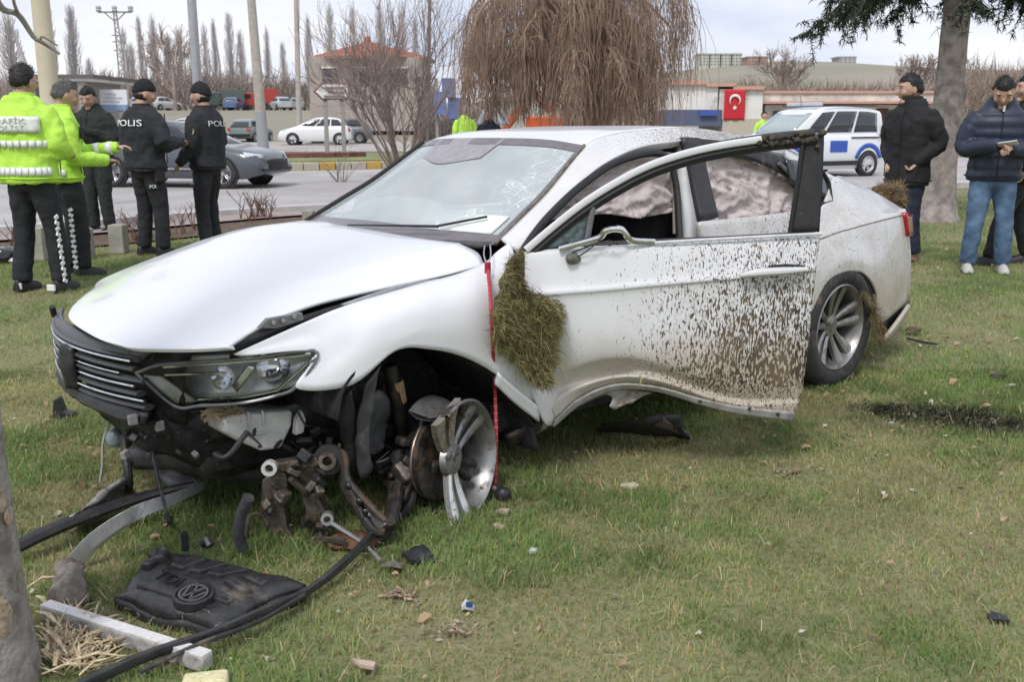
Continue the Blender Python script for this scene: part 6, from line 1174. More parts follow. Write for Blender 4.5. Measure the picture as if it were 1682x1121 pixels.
# old green grey hatchback seen from behind
yaw = math.radians(80); p = at(408, 200, 62); p.z = gz(p.x, p.y)+.02
r, P, W_ = vehicle('old_hatchback', 'small old grey green hatchback seen from behind at the lot edge', 'car', p+Vector((0, 3.6, 0)), yaw, (.22, .27, .26), 3.7, 1.6, 1.4, hatch[:5]+[(3.3, .98), (3.7, .80)], (1.2, 3.55, .9, .95), (1.9, 3.2, 1.38), 2.4, .7, .28)
for sg in (1, -1): lamp(r, [[(-3.62, sg*.5, .88), (-3.6, sg*.75, .88)], [(-3.70, sg*.5, .70), (-3.68, sg*.76, .70)]], TLM, 'tail_light', .05)
MB().box((-3.68, 0, .42), (.12, 1.5, .18)).build('bumper', BPL, r, smooth=False, bevel=.02)
# white and blue police van
yaw = math.radians(180+28); p = place(1262, 26.4, yaw, .86, 0.03)
van = [(0, .55), (.08, .86), (.75, 1.08), (1.1, 1.14), (4.2, 1.16), (4.36, .8)]
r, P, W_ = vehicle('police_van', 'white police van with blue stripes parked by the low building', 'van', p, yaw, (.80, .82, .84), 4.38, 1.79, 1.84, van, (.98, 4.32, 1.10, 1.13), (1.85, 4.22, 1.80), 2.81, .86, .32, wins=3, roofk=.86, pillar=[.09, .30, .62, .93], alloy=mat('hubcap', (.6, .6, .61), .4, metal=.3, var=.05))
BLUE = mat('stripe_blue', (.035, .10, .45), .35, var=.05)
for sg in (1, -1):
    MB().box((-2.55, sg*.902, .80), (.62, .012, .30)).build('blue_panel', BLUE, r, smooth=False); MB().box((-1.7, sg*.902, .80), (.6, .012, .22)).build('blue_panel', mat('stripe_light', (.38, .44, .66), .4), r, smooth=False)
    for x in (.86, 3.67):
        a = [(-x+math.cos(q)*.52, sg*.905, .36+math.sin(q)*.52) for q in np.linspace(.25, PI-.25, 14)]; b = [(-x+math.cos(q)*.40, sg*.905, .36+math.sin(q)*.40) for q in np.linspace(.25, PI-.25, 14)]; MB().grid([a, b]).build('blue_arch', BLUE, r, solid=.008)
    MB().box((-3.55, sg*.90, 1.03), (1.1, .02, .035)).build('door_rail', BPL, r, smooth=False); MB().box((-2.3, sg*.90, .36), (2.0, .03, .12)).build('side_moulding', BPL, r, smooth=False, bevel=.01)
    lamp(r, [[(-4.30, sg*.80, 1.35), (-4.22, sg*.885, 1.35)], [(-4.35, sg*.82, .95), (-4.27, sg*.905, .95)]], TLM, 'tail_light'); lamp(r, [[(-.12, sg*.5, .90), (-.45, sg*.80, .98)], [(-.04, sg*.5, .72), (-.28, sg*.84, .74)]], HLM, 'headlight'); MB().ell((-1.45, sg*1.0, 1.15), (.07, .11, .11), 10, 8).build('mirror', BPL, r)
    MB().tube([(-2.05, sg*.76, 1.86), (-4.0, sg*.76, 1.86)], .018, 6).build('roof_rail', mat('rail_black', (.02, .02, .02), .4), r)
MB().box((-2.1, 0, 1.90), (.25, 1.1, .09)).build('light_bar', mat('light_bar', (.55, .58, .66), .2), r, smooth=False, bevel=.02); MB().box((-.02, 0, .42), (.12, 1.5, .22)).build('bumper', BPL, r, smooth=False, bevel=.03)
MB().tube([(-1.9, .1, 1.86), (-1.84, .1, 2.12)], .008, 5).build('aerial', BPL, r)
# far vehicles along the embankment: px, depth, metres long, colour, yaw, kind, label
FAR = [(386, 118, (.10, .16, .30), 90, 'blue hatchback on the embankment between the dark truck and the red truck', 'hatch'), (462, 116, (.45, .47, .49), 120, 'silver estate car on the embankment right of the red truck', 'hatch'), (490, 119, (.32, .34, .36), 100, 'grey car parked half behind the bare shrub', 'hatch'),
       (300, 60, (.66, .68, .70), 170, 'white car half hidden behind the two officers in black', 'hatch'), (272, 116, (.6, .6, .6), 60, 'pale car between the heads of the two officers in black', 'hatch'), (555, 60.5, (.15, .16, .17), 184, 'grey dark car parked behind the white hatchback', 'hatch'), (232, 118, (.5, .52, .56), 100, 'pale car on the embankment left of the officers', 'hatch')]
for px, y, col, yw, lb, k in FAR:
    q = at(px, 200, y); yw = math.radians(yw); q += Vector((math.cos(yw), math.sin(yw), 0))*2.1; q.z = gz(q.x, q.y)+.02
    vehicle('parked_car', lb, 'car', q, yw, col, 4.2, 1.78, 1.48, hatch, (1.15, 4.0, .95, 1.0), (2.0, 3.5, 1.46), 2.6, .85, .32, small=True, group='cars parked beyond the road')
def truck(px, y, yw, label, cabc, boxc, bl, bh, bw):
    q = at(px, 200, y); q.z = gz(q.x, q.y)+.02; r = empty('truck', q, math.radians(yw), label, 'truck'); cm = mat('cab_%g' % cabc[0], cabc, .4, var=.08); bm_ = mat('load_%g' % boxc[0], boxc, .6, var=.1)
    MB().box((0, 0, 1.3), (1.5, bw, 1.6)).build('cab', cm, r, smooth=False, bevel=.12); MB().box((-bl/2-.95, 0, .9+bh/2), (bl, bw+.1, bh)).build('load_box', bm_, r, smooth=False, bevel=.03); MB().box((-1.6, 0, .65), (4, bw*.6, .25)).build('chassis', BPL, r, smooth=False)
    MB().box((.76, 0, 1.65), (.03, bw*.85, .6)).build('windscreen', GLASSD, r, smooth=False)
    for sg in (1, -1):
        MB().box((.15, sg*(bw/2+.005), 1.65), (.7, .02, .5)).build('window', GLASSD, r, smooth=False)
        for x in (.1, -bl*.75): MB().lathe([(.001, .0), (.25, .0), (.45, -.02), (.45, -.28), (.001, -.28)], 18, wmat((x, sg*(bw/2), .45), (0, sg, 0))).build('wheel', RUBBER, r)
truck(410, 121, 200, 'red box truck on the embankment beyond the road', (.40, .05, .04), (.42, .06, .05), 2.4, 1.7, 2.1)
truck(352, 119, 200, 'dark grey green truck on the embankment left of the blue car', (.08, .11, .10), (.10, .13, .12), 2.6, 1.5, 2.0)
# orange excavator arm among the willow strands
q = at(858, 200, 27); q.z = gz(q.x, q.y)+.02; r = empty('excavator', q, 0, 'orange excavator with raised arm half hidden behind the willow', 'excavator'); OR = mat('machine_orange', (.62, .12, .035), .5, var=.12)
MB().tube([(-.55, 0, 1.15), (.0, 0, 1.9), (.22, 0, 2.35)], [.10, .12, .10], 6).build('arm', OR, r, angle=30); MB().tube([(.2, 0, 2.35), (.75, 0, 1.7)], [.10, .08], 6).build('boom', OR, r); MB().box((.9, .3, 1.15), (1.6, 1.2, .9)).build('engine_cover', OR, r, smooth=False, bevel=.05); MB().box((1.75, .3, 1.6), (.9, 1.1, 1.3)).build('operator_cab', GLASSD, r, smooth=False, bevel=.05); MB().box((1.2, .3, .55), (2.4, 1.5, .35)).build('undercarriage', BPL, r, smooth=False, bevel=.1)
for x in (.82, 1.65): MB().box((x, -.3, 1.75), (.09, .09, 1.4)).build('cab_post', OR, r, smooth=False)
for x in (.3, 1.2, 2.1): MB().lathe([(.001, 0), (.28, 0), (.3, -.03), (.3, -.2), (.001, -.2)], 16, wmat((x, -.48, .33), (0, -1, 0))).build('track_wheel', RUBBER, r)
MB().box((-.5, 0, 1.0), (.35, .5, .35)).build('bucket', OR, r, smooth=False, bevel=.04)
# ------------------------------------------------------------- buildings
def box_at(root, px0, px1, py0, py1, y, depth, m, name, dy=0., solid=None, bev=0):
    """block whose front face spans the given sight lines at world depth y"""
    a, b = at(px0, py1, y), at(px1, py0, y); c = Vector(((a.x+b.x)/2, y+depth/2+dy, (a.z+b.z)/2))-root.location
    return MB().box(c, (abs(b.x-a.x), depth, abs(b.z-a.z)), None).build(name, m, root, smooth=False, bevel=bev)
def base_at(px, y): q = at(px, 200, y); return Vector((q.x, q.y, gz(q.x, q.y)))
WALLW = mat('wall_white', (.74, .72, .69), .9, var=.08, scale=1.2, dirt=((.4, .35, .3), .25, .9)); WALLB = mat('wall_beige', (.40, .35, .31), .9, var=.1, scale=1); ROOFR = mat('roof_red', (.36, .12, .075), .85, var=.25, scale=3, c2=(.46, .19, .13)); WIN = mat('far_window', (.06, .065, .07), .2); DOORB = mat('door_brown', (.10, .055, .04), .6)
r = empty('villa', base_at(600, 72), 0, 'beige house with eight sided red tiled hip roof behind the bare shrub', 'house')
box_at(r, 512, 690, 93, 215, 72, 7, WALLB, 'wall'); 
y = 72; A = [at(488, 92, 71), at(706, 92, 71)]; z_e = A[0].z; cx_ = (A[0].x+A[1].x)/2; hw = (A[1].x-A[0].x)/2; apex = Vector((cx_-.3, 75.5, at(600, 62, 72).z))-r.location
ring = []
for i in range(8):
    a = PI/8+i*PI/4; ring.append(Vector((cx_+hw*1.05*math.cos(a), 75.5+5*math.sin(a), z_e))-r.location)
n = 8; rows = 7
for i in range(8):
    mb = MB(); R = []
    for k in range(rows+1):
        t_ = k/rows*.97; L_, R2 = ring[i].lerp(apex, t_), ring[(i+1) % 8].lerp(apex, t_); R.append([L_.lerp(R2, u) for u in np.linspace(0, 1, 6)])
        if k < rows: R.append([q+Vector((0, 0, .05)) for q in [L_.lerp(R2, u) for u in np.linspace(0, 1, 6)]])
    mb.grid(R); mb.build('roof_slope', ROOFR, r, smooth=False, solid=.08)
MB().prism(ring, (0, 0, -.12)).build('eaves', mat('eaves', (.32, .22, .17), .8), r, smooth=False)
MB().ell(apex+Vector((0, 0, .1)), (.25, .25, .35), 8, 6).build('finial', ROOFR, r)
for a, b in ((530, 556), (580, 606), (640, 668)):
    w_ = box_at(r, a, b, 112, 140, 71.9, .1, WIN, 'window'); box_at(r, a-2, b+2, 109, 112, 71.85, .2, WALLW, 'lintel')
r = empty('flag_building', base_at(1200, 47), 0, 'white walled building with red trim and blue base band carrying the red flag', 'building')
box_at(r, 1100, 1180, 139, 180, 47, 6, WALLW, 'wall'); box_at(r, 1180, 1254, 146, 195, 47.0, 6, WALLW, 'wall'); box_at(r, 1100, 1186, 180, 207, 46.9, 6, mat('band_blue_grey', (.10, .12, .20), .8, var=.2), 'base_band'); box_at(r, 1186, 1254, 195, 225, 46.8, 6, mat('base_cream', (.50, .46, .38), .9), 'base_band')
box_at(r, 1150, 1178, 181, 190, 46.7, .1, mat('plate_blue', (.05, .10, .38), .5), 'blue_sign')
for i, (a, b, c_, d_) in enumerate(((1098, 1160, 132, 139), (1160, 1210, 136, 142), (1205, 1256, 141, 147))): box_at(r, a, b, c_, d_, 46.8, 6.4, mat('trim_red', (.58, .33, .26), .8, var=.2), 'roof_trim')
r2_ = empty('flag', base_at(1206, 46.7), 0, 'red flag with white crescent and star hanging on the white wall', 'flag')
a, b = at(1188, 197, 46.75), at(1225, 147, 46.75); c = Vector(((a.x+b.x)/2, 46.75, (a.z+b.z)/2)); w, h = b.x-a.x, b.z-a.z; R = []
for i in range(13):
    R.append([Vector((a.x+w*j/12, 46.75-.03*math.sin(j*1.1+i*.2), a.z+h*i/12))-r2_.location for j in range(13)])
FL_ = MB().grid(R).build('cloth', mat('flag_red', (.55, .025, .035), .8, var=.06), r2_, solid=.01)
WF = mat('flag_white', (.80, .78, .77), .8); cc = Vector((c.x, 46.66, c.z+h*.16))-r2_.location; o1 = w*.27; o2 = w*.215
ang = np.linspace(PI*.5+.62+PI, PI*.5-.62+3*PI-0, 40)   # crescent opening downwards
outer = [cc+Vector((o1*math.cos(q), 0, o1*math.sin(q))) for q in np.linspace(-PI/2+.55, 3*PI/2-.55, 40)]; ic = cc+Vector((0, 0, -w*.075)); inner = [ic+Vector((o2*math.cos(q), 0, o2*math.sin(q))) for q in np.linspace(-PI/2+.78, 3*PI/2-.78, 40)]
MB().grid([outer, inner]).build('crescent', WF, r2_, solid=.012)
sc_ = cc+Vector((0, 0, -w*.36)); st_ = [sc_+Vector((math.sin(i*PI/5)*(w*.13 if i % 2 == 0 else w*.052), 0, math.cos(i*PI/5)*(w*.13 if i % 2 == 0 else w*.052))) for i in range(10)]; MB().prism(st_, (0, .015, 0)).build('star', WF, r2_, smooth=False)
r = empty('low_building', base_at(1400, 48), 0, 'long low building with pale red edged roof, brown doors behind the police van', 'building')
box_at(r, 1254, 1545, 172, 232, 48, 7, WALLW, 'wall'); box_at(r, 1250, 1548, 153, 166, 47.2, 8.5, mat('roof_pale', (.70, .62, .55), .85, var=.2, scale=2), 'roof'); box_at(r, 1250, 1548, 149, 153, 47.1, 8.6, mat('trim_red', ()), 'roof_edge'); box_at(r, 1250, 1548, 166, 170, 47.15, 8.4, mat('trim_red', ()), 'gutter')
for a, b in ((1437, 1460), (1500, 1532)): box_at(r, a, b, 178, 228, 47.9, .12, DOORB, 'door')
for a, b in ((1270, 1300), (1330, 1360), (1390, 1415)): box_at(r, a, b, 182, 200, 47.9, .12, WIN, 'window')
# far blocks on the hill
def block(px0, px1, py0, py1, y, m, label, fl, cols, rm=None):
    a = at((px0+px1)/2, py1, y); r = empty('apartment_block', (a.x, y, a.z), 0, label, 'apartment block'); box_at(r, px0, px1, py0, py1+8, y, 14, m, 'wall'); box_at(r, px0-.5, px1+.5, py0-1, py0+1, y-.3, 14.6, rm or m, 'roof')
    for i in range(fl):
        for j in range(cols):
            w = (px1-px0)/cols; h = (py1-py0)/fl; box_at(r, px0+w*(j+.28), px0+w*(j+.72), py0+h*(i+.3), py0+h*(i+.75), y-.1, .3, mat('hill_window', (.17, .18, .18), .5), 'window')
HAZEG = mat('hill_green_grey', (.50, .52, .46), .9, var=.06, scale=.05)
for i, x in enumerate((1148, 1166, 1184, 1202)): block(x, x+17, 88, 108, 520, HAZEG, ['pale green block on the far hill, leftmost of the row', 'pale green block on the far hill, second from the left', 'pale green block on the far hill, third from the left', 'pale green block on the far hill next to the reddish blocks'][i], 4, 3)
block(1228, 1246, 93, 107, 500, mat('hill_red', (.42, .28, .23), .9), 'reddish block on the far hill right of the pale green row', 3, 3); block(1248, 1262, 93, 106, 505, mat('hill_red', ()), 'smaller reddish block on the far hill beside the bare tree', 3, 3)
block(1378, 1407, 93, 110, 560, mat('hill_tower', (.44, .43, .44), .9), 'lone grey tower block on the hill skyline', 5, 4)
# shed at the left, sign boards, blue hoarding, tarpaulin tent
r = empty('filling_shed', base_at(95, 55), 0, 'low shed with flat dark roof and pale edge behind the traffic officers', 'shed'); box_at(r, 35, 152, 122, 128, 55, 8, mat('roof_dark', (.13, .11, .11), .8), 'roof'); box_at(r, 40, 150, 128, 133, 55.2, 7.6, WALLW, 'fascia'); box_at(r, 45, 140, 133, 220, 56, 5, mat('shed_wall', (.30, .27, .25), .9, var=.2), 'wall')
for x in (52, 100, 135): box_at(r, x, x+4, 133, 225, 55.3, .2, mat('post_grey', (.3, .29, .28), .8), 'post')
r = empty('sign_board', base_at(185, 57), 0, 'white notice board with blue lower band behind the man in green', 'sign'); box_at(r, 165, 207, 147, 172, 57, .15, mat('board_white', (.72, .73, .75), .5), 'board'); box_at(r, 165, 207, 172, 181, 56.98, .15, mat('board_blue', (.20, .32, .50), .5), 'board_band')
for x in (172, 198): box_at(r, x, x+3, 181, 225, 57.05, .1, mat('post_grey', ()), 'post')
for k, (a, b, c_) in enumerate(((172, 190, 153), (172, 200, 159), (170, 196, 165))): box_at(r, a, b, c_, c_+2.5, 56.96, .05, mat('faint_print', (.5, .52, .55), .6), 'print_line')
r = empty('direction_sign', base_at(545, 34), 0, 'white arrow shaped direction sign with dark red border in the bare shrub', 'sign')
def arrow(k, y, m, nm):
    pts = [at(514+k*1.6, 150, y), at(528+k, 136+k, y), at(574-k, 136+k, y), at(574-k, 164-k, y), at(528+k, 164-k, y)]; MB().prism([q-r.location for q in pts], (0, .06, 0)).build(nm, m, r, smooth=False)
arrow(0, 34.0, mat('sign_border', (.20, .07, .06), .6), 'sign_border'); arrow(2.5, 33.97, mat('sign_white', (.72, .70, .70), .5), 'sign_face')
for a, b, c_ in ((532, 566, 144), (538, 566, 151), (532, 560, 158)): box_at(r, a, b, c_-1.6, c_+1.6, 33.93, .04, mat('sign_print', (.22, .16, .16), .6), 'print_line')
for x in (534, 562): box_at(r, x, x+3, 164, 250, 34.05, .08, mat('post_grey', ()), 'post')
r = empty('hoarding', base_at(730, 42), 0, 'tall blue hoarding panels at the left of the willow', 'hoarding')
for i, (a, b, c_, d_) in enumerate(((712, 732, 150, 188), (726, 748, 128, 160), (736, 766, 160, 195))): box_at(r, a, b, c_, d_, 42+i*.1, .2, mat('hoarding_blue', (.13, .17, .36), .7, var=.2, scale=2), 'panel')
for x in (716, 744): box_at(r, x, x+3, 128, 235, 42.4, .12, mat('post_grey', ()), 'post')
r = empty('tarpaulin', base_at(806, 26), 0, 'silver grey tarpaulin sheet hung up like a tent beyond the roof', 'tarpaulin')
q0 = [at(774, 206, 26), at(806, 156, 26.4), at(838, 206, 26)]; R = []
for i in range(11):
    k = i/10; R.append([q0[0].lerp(q0[1], k).lerp(q0[2].lerp(q0[1], k), u)+Vector((0, .12*math.sin(u*22+k), -.0))-r.location for u in np.linspace(0, 1, 30)])
MB().grid(R).build('sheet', mat('tarp_silver', (.40, .42, .44), .5, var=.15), r, solid=.02); MB().tube([q0[1]-r.location+Vector((0, .2, .05)), Vector((q0[1].x, 26.6, gz(q0[1].x, 26.6)))-r.location], .03, 6).build('pole', STEEL, r)
# ------------------------------------------------------------- poles, bollards
def pole(name, label, px0, py0, px1, py1, y, r0, r1, m, extra=None):
    a, b = at(px0, py0, y), at(px1, py1, y); a.z = gz(a.x, a.y)-.1; r = empty(name, a, 0, label, 'pole'); d = (b-a); d2 = d*1.35
    MB().tube([Vector((0, 0, 0)), d2*.5, d2], [r0, (r0+r1)/2, r1], 16).build('shaft', m, r); return r, d
CREAM = mat('pole_cream', (.56, .50, .36), .7, var=.06, scale=3); CONC = mat('pole_concrete', (.42, .38, .34), .9, var=.12, scale=4)
pole('cream_pole', 'thick cream painted pole behind the two traffic officers', 98, 320, 64, -20, 16, .16, .125, CREAM)
r, d = pole('steel_pole', 'grey steel lamp post above the officer in profile', 336, 300, 314, -10, 24.8, .13, .10, STEEL)
MB().box(d*.52+Vector((.12, -.1, 0)), (.12, .12, .25)).build('fuse_box', STEEL, r, smooth=False, bevel=.01)
r, d = pole('concrete_pole', 'concrete pole with grey painted foot right of the officers', 433, 243, 412, -10, 46, .26, .16, CONC)
MB().tube([Vector((0, 0, 0)), d*.27], [.27, .25], 16).build('painted_foot', mat('pole_blue_grey', (.33, .34, .37), .7), r)
r, d = pole('shrub_pole', 'slim concrete pole standing behind the bare shrub', 492, 235, 486, -20, 58, .17, .12, CONC)
r, d = pole('house_pole', 'dark slim pole in front of the red roofed house', 702, 235, 706, -20, 44, .09, .07, mat('pole_dark', (.15, .13, .12), .8))
a = at(210, 200, 95); b = at(188, 14, 95); a.z = gz(a.x, a.y); r = empty('utility_pole', a, 0, 'lattice electricity pole with cross arm and insulators against the sky', 'utility pole'); top_ = b-a; LAT = mat('lattice_grey', (.30, .28, .27), .8, var=.1)
for sx in (-1, 1):
    MB().tube([Vector((sx*.42, 0, 0)), top_+Vector((sx*.12, 0, 0))], .07, 5).build('leg', LAT, r)
n = 26
for i in range(n):
    k0, k1 = i/n, (i+1)/n; p0 = top_*k0+Vector(((-1)**i*(.42-.30*k0), 0, 0)); p1 = top_*k1+Vector(((-1)**(i+1)*(.42-.30*k1), 0, 0)); MB().tube([p0, p1], .045, 4).build('brace', LAT, r)
pxm = 95/FPX; MB().tube([top_+Vector((-26*pxm, 0, -5*pxm)), top_+Vector((26*pxm, 0, -5*pxm))], .09, 5).build('cross_arm', LAT, r)
for sx in (-1, 1): MB().tube([top_+Vector((sx*17*pxm, 0, -5*pxm)), top_+Vector((sx*1*pxm, 0, -19*pxm))], .06, 4).build('arm_brace', LAT, r)
for x in (-25, 0, 25): MB().lathe([(.001, 0), (.18, 0), (.28, .15), (.2, .25), (.28, .4), (.2, .55), (.001, .6)], 8, Matrix.Translation(top_+Vector((x*pxm, 0, -5*pxm)))).build('insulator', mat('insulator', (.45, .46, .48), .4), r)
for k in (.62, .70, .76):
    MB().tube([top_*k+Vector((-.55, 0, 0)), top_*k+Vector((.55, 0, 0))], .05, 4).build('step_bar', LAT, r)
STONE = mat('bollard_stone', (.34, .33, .28), .9, var=.15, scale=8, bump=.3)
for i, (a, b, h) in enumerate(((197, 416, .30), (140, 425, .30), (66, 428, .33), (507, 362, .14), (555, 352, .12))):
    p = gnd(a, b); o = MB().box((0, 0, h/2), (.155, .155, h)).build('stone_post', STONE, None, smooth=False, bevel=.012, loc=p); tag(o, ['short square stone post behind the grass edge between the officers', 'stone post hidden behind the legs of the second traffic officer', 'stone post between the legs of the first traffic officer', 'low green grey stone block at the bed edge behind the bonnet', 'small low stone beside the green grey block'][i], 'stone post', 'stone posts along the flower bed')
# pruned rose stems in the bed
ROSE = mat('rose_stem', (.16, .085, .06), .8, var=.4)
def stems(px, py, n, h, label, seed, m=ROSE, name='rose_bush', cat='bush', sp=.35):
    r_ = random.Random(seed); b = gnd(px, py); root = empty(name, b, 0, label, cat); mb = MB()
    for i in range(n):
        a = r_.uniform(0, 2*PI); d = Vector((math.cos(a)*r_.uniform(.1, sp), math.sin(a)*r_.uniform(.1, sp), 1)).normalized(); p0 = Vector((r_.uniform(-.12, .12), r_.uniform(-.1, .1), 0)); q = [p0, p0+d*h*.5*r_.uniform(.6, 1), p0+(d+Vector((r_.uniform(-.3, .3), r_.uniform(-.3, .3), 0)))*h*r_.uniform(.6, 1.1)]
        mb.tube(spl(q, 6), [.010, .006, .003], 4)
        for k in range(3): s_ = q[1].lerp(q[2], r_.random()); mb.tube([s_, s_+Vector((r_.uniform(-.12, .12), r_.uniform(-.1, .1), r_.uniform(.02, .16)))], [.004, .002], 3)
    mb.build('stems', m, root); return root
for i, (a, b, n, h, lb) in enumerate(((222, 398, 9, .32, 'pruned rose stems by the short stone post'), (330, 380, 8, .35, 'pruned rose stems behind the officer in profile'), (432, 362, 22, .34, 'reddish rose bush above the edge of the bonnet'), (408, 366, 7, .42, 'thin upright rose stems left of the reddish rose bush'), (35, 408, 8, .3, 'low dark rose stems at the far left of the bed'), (290, 388, 8, .3, 'pruned rose stems between the two officers in black'))): stems(a, b, n, h, lb, 40+i)
t = empty('black_bag', gnd(8, 432), 0, 'crumpled black bag and scraps lying at the left edge of the bed', 'bag'); MB().ell((0, 0, .07), (.16, .12, .09), 14, 10).build('bag_body', BLACKGLOSS, t, disp=(.08, .08)); MB().ell((.12, -.05, .03), (.07, .05, .03), 8, 6).build('white_scrap', PALE, t, disp=(.05, .03))
# ------------------------------------------------------------- trees
WOODG = mat('twig_grey', (.17, .135, .12), .9, var=.3, scale=4); WILLOW = mat('willow_twig', (.30, .195, .14), .85, var=.35, scale=2.5, c2=(.44, .315, .24)); WTRUNK = mat('willow_bark', (.15, .105, .08), .95, var=.3, scale=6, bump=.8, bscale=20)
def rv(r_): return Vector((r_.gauss(0, 1), r_.gauss(0, 1), r_.gauss(0, 1)))
def branch(mb, p, d, l, r0, depth, rnd, up=.25, spread=.55, kids=3, minr=.004, sides=4):
    n = 5; path = [p]; q = p.copy(); dd = d.normalized()
    for i in range(n):
        dd = (dd+rv(rnd)*.09+Vector((0, 0, up*.12))).normalized(); q = q+dd*l/n; path.append(q.copy())
    mb.tube(path, [r0, max(minr, r0*.55)], sides if r0 > .012 else 3, caps=False)
    if depth <= 0: return
    for k in range(kids):
        i = rnd.uniform(.35, 1.0)*n; j = min(n-1, int(i)); s_ = path[j].lerp(path[j+1], i-j); nd = (path[j+1]-path[j]).normalized()+rv(rnd)*spread; nd.z += up*.5
        branch(mb, s_, nd.normalized(), l*rnd.uniform(.45, .75), max(minr, r0*.5), depth-1, rnd, up, spread, kids, minr, sides)
def bare_tree(name, label, pos, h, spread, seed, m=WOODG, stems_=1, depth=4, kids=4, r0=.1, up=.3, group=None, minr=.006):
    rnd = random.Random(seed); root = empty(name, pos, 0, label, 'tree' if stems_ == 1 else 'shrub', group); mb = MB()
    if stems_ == 1:
        tk = MB(); tk.tube([Vector((0, 0, -.1)), Vector((rnd.uniform(-.1, .1), 0, h*.25)), Vector((rnd.uniform(-.2, .2), 0, h*.5))], [r0*1.2, r0, r0*.7], 10); tk.build('trunk', m, root)
        for k in range(9): z = h*rnd.uniform(.15, .5); a = rnd.uniform(0, 2*PI); branch(mb, Vector((0, 0, z)), Vector((math.cos(a)*spread, math.sin(a)*spread, 1)), h*.42, r0*.45, depth-1, rnd, up, .5, kids, minr)
    else:
        for k in range(stems_):
            a = rnd.uniform(0, 2*PI); e = rnd.uniform(.05, 1)*spread; branch(mb, Vector((math.cos(a)*.22*rnd.random(), math.sin(a)*.22*rnd.random(), 0)), Vector((math.cos(a)*e, math.sin(a)*e, 1)), h*rnd.uniform(.45, .68), r0*rnd.uniform(.5, 1), depth, rnd, up, .42, kids, minr)
    mb.build('crown', m, root); return root
bare_tree('bare_shrub', 'large bare many stemmed shrub on the lawn edge behind the windscreen', gnd(665, 298), 4.3, .85, 5, mat('shrub_twig', (.27, .21, .185), .9, var=.3, scale=3), 20, 3, 4, .036, .38, minr=.0048)
stems(560, 300, 14, 1.0, 'low spreading bare twigs left of the large shrub', 77, mat('shrub_twig', ()), 'bare_twigs', 'shrub', 1.3)
# weeping willow
def willow():
    rnd = random.Random(8); y0 = 20.5; b = base_at(938, y0); root = empty('weeping_willow', b, 0, 'leafless weeping willow with brown hanging twigs behind the wrecked car', 'tree'); mb = MB()
    mb.tube([Vector((0, 0, -.1)), Vector((.05, 0, 1.2)), Vector((-.05, .05, 2.4)), Vector((.05, 0, 3.6))], [.27, .2, .17, .12], 12); mb.build('trunk', WTRUNK, root)
    lm = MB(); st = MB(); tips = []
    for k in range(46):
        a = rnd.uniform(0, 2*PI); R_ = rnd.uniform(.5, 2.7); z0 = rnd.uniform(1.9, 3.6); zt = z0+rnd.uniform(.2, 1.2)*(1.2-.25*R_)+.3; c, s_ = math.cos(a), math.sin(a)
        pth = spl([Vector((0, 0, z0)), Vector((c*R_*.35, s_*R_*.35, (z0+zt)/2+.35)), Vector((c*R_*.75, s_*R_*.75, zt)), Vector((c*R_, s_*R_, zt-.45)), Vector((c*R_*1.04, s_*R_*1.04, zt-1.1))], 16)
        pth = [Vector(q)+Vector((mnoise.noise(Vector((i*.5, k, 0)))*.12, mnoise.noise(Vector((i*.5, k, 9)))*.12, 0)) for i, q in enumerate(pth)]; lm.tube(pth, [.045, .03, .012], 6)
        for j in range(4, 16):
            for q in range(12): tips.append((pth[j], c, s_))
    for (p, c, s_) in tips:
        l = rnd.uniform(.5, 1.9); px_ = 841+FPX*(b.x+p[0])/(b.y+p[1]); l = min(l, p[2]-(1.0 if px_ > 905 else 1.85-.5*rnd.random())); q = Vector(p)+rv(rnd)*.07; o = rnd.uniform(-.1, .32); sd_ = rnd.uniform(-.35, .35); pts = [q]; d = Vector((c*o-s_*sd_, s_*o+c*sd_, rnd.uniform(-.2, .45)))
        if l < .25: continue
        n = 7
        for i in range(n): d = (d*.68+Vector((0, 0, -.36))+rv(rnd)*.10); pts.append(pts[-1]+d.normalized()*l/n)
        st.tube(pts, [rnd.uniform(.0045, .0075), .004], 3, caps=False)
    lm.build('limbs', mat('willow_limb', (.30, .215, .16), .9, var=.3, scale=3), root); st.build('hanging_twigs', WILLOW, root, angle=180)
willow()
# poplar rows far off
POP = mat('hazed_poplar_twig', (.56, .53, .52), .95, var=.12, scale=.3); POP2 = mat('poplar_near', (.33, .295, .28), .95, var=.15, scale=.3)  # pale far twig tone has the distance haze put into its colour
def poplar_mesh(seed, n=420):
    rnd = random.Random(seed); mb = MB(); tk = MB(); tk.tube([Vector((0, 0, 0)), Vector((.05, 0, .5)), Vector((0, 0, 1))], [.016, .010, .003], 5)
    for i in range(n):
        z = rnd.uniform(.06, .9); a = rnd.uniform(0, 2*PI); l = rnd.uniform(.12, .30)*(1.05-.6*z); w = rnd.uniform(.005, .07)*(1.1-.7*z)*math.sin(min(1, z*3)*PI/2); p = Vector((0, 0, z)); e = p+Vector((math.cos(a)*w, math.sin(a)*w, l))
        mb.tube([p, p.lerp(e, .5)+Vector((math.cos(a)*w*.3, math.sin(a)*w*.3, 0)), e], [.0019, .0010], 3, caps=False)
    return tk, mb
PM = []
for s_ in range(3):
    tk, mb = poplar_mesh(60+s_); a = tk.build('trunk', POP, None); b = mb.build('crown', POP, None); PM.append((a.data, b.data)); bpy.data.objects.remove(a); bpy.data.objects.remove(b)
def poplar(px, ytop, y, wpx, label, i, m=None):
    p = base_at(px, y); h = at(px, ytop, y).z-p.z; r = empty('poplar_tree', p, i*1.3, label, 'tree', 'bare poplars in rows beyond the road'); w = wpx*1.35*y/FPX/.17; r.scale = (w, w, h)
    for k, nm in enumerate(('trunk', 'crown')): o = bpy.data.objects.new(nm, PM[i % 3][k]); COL.objects.link(o); o.parent = r
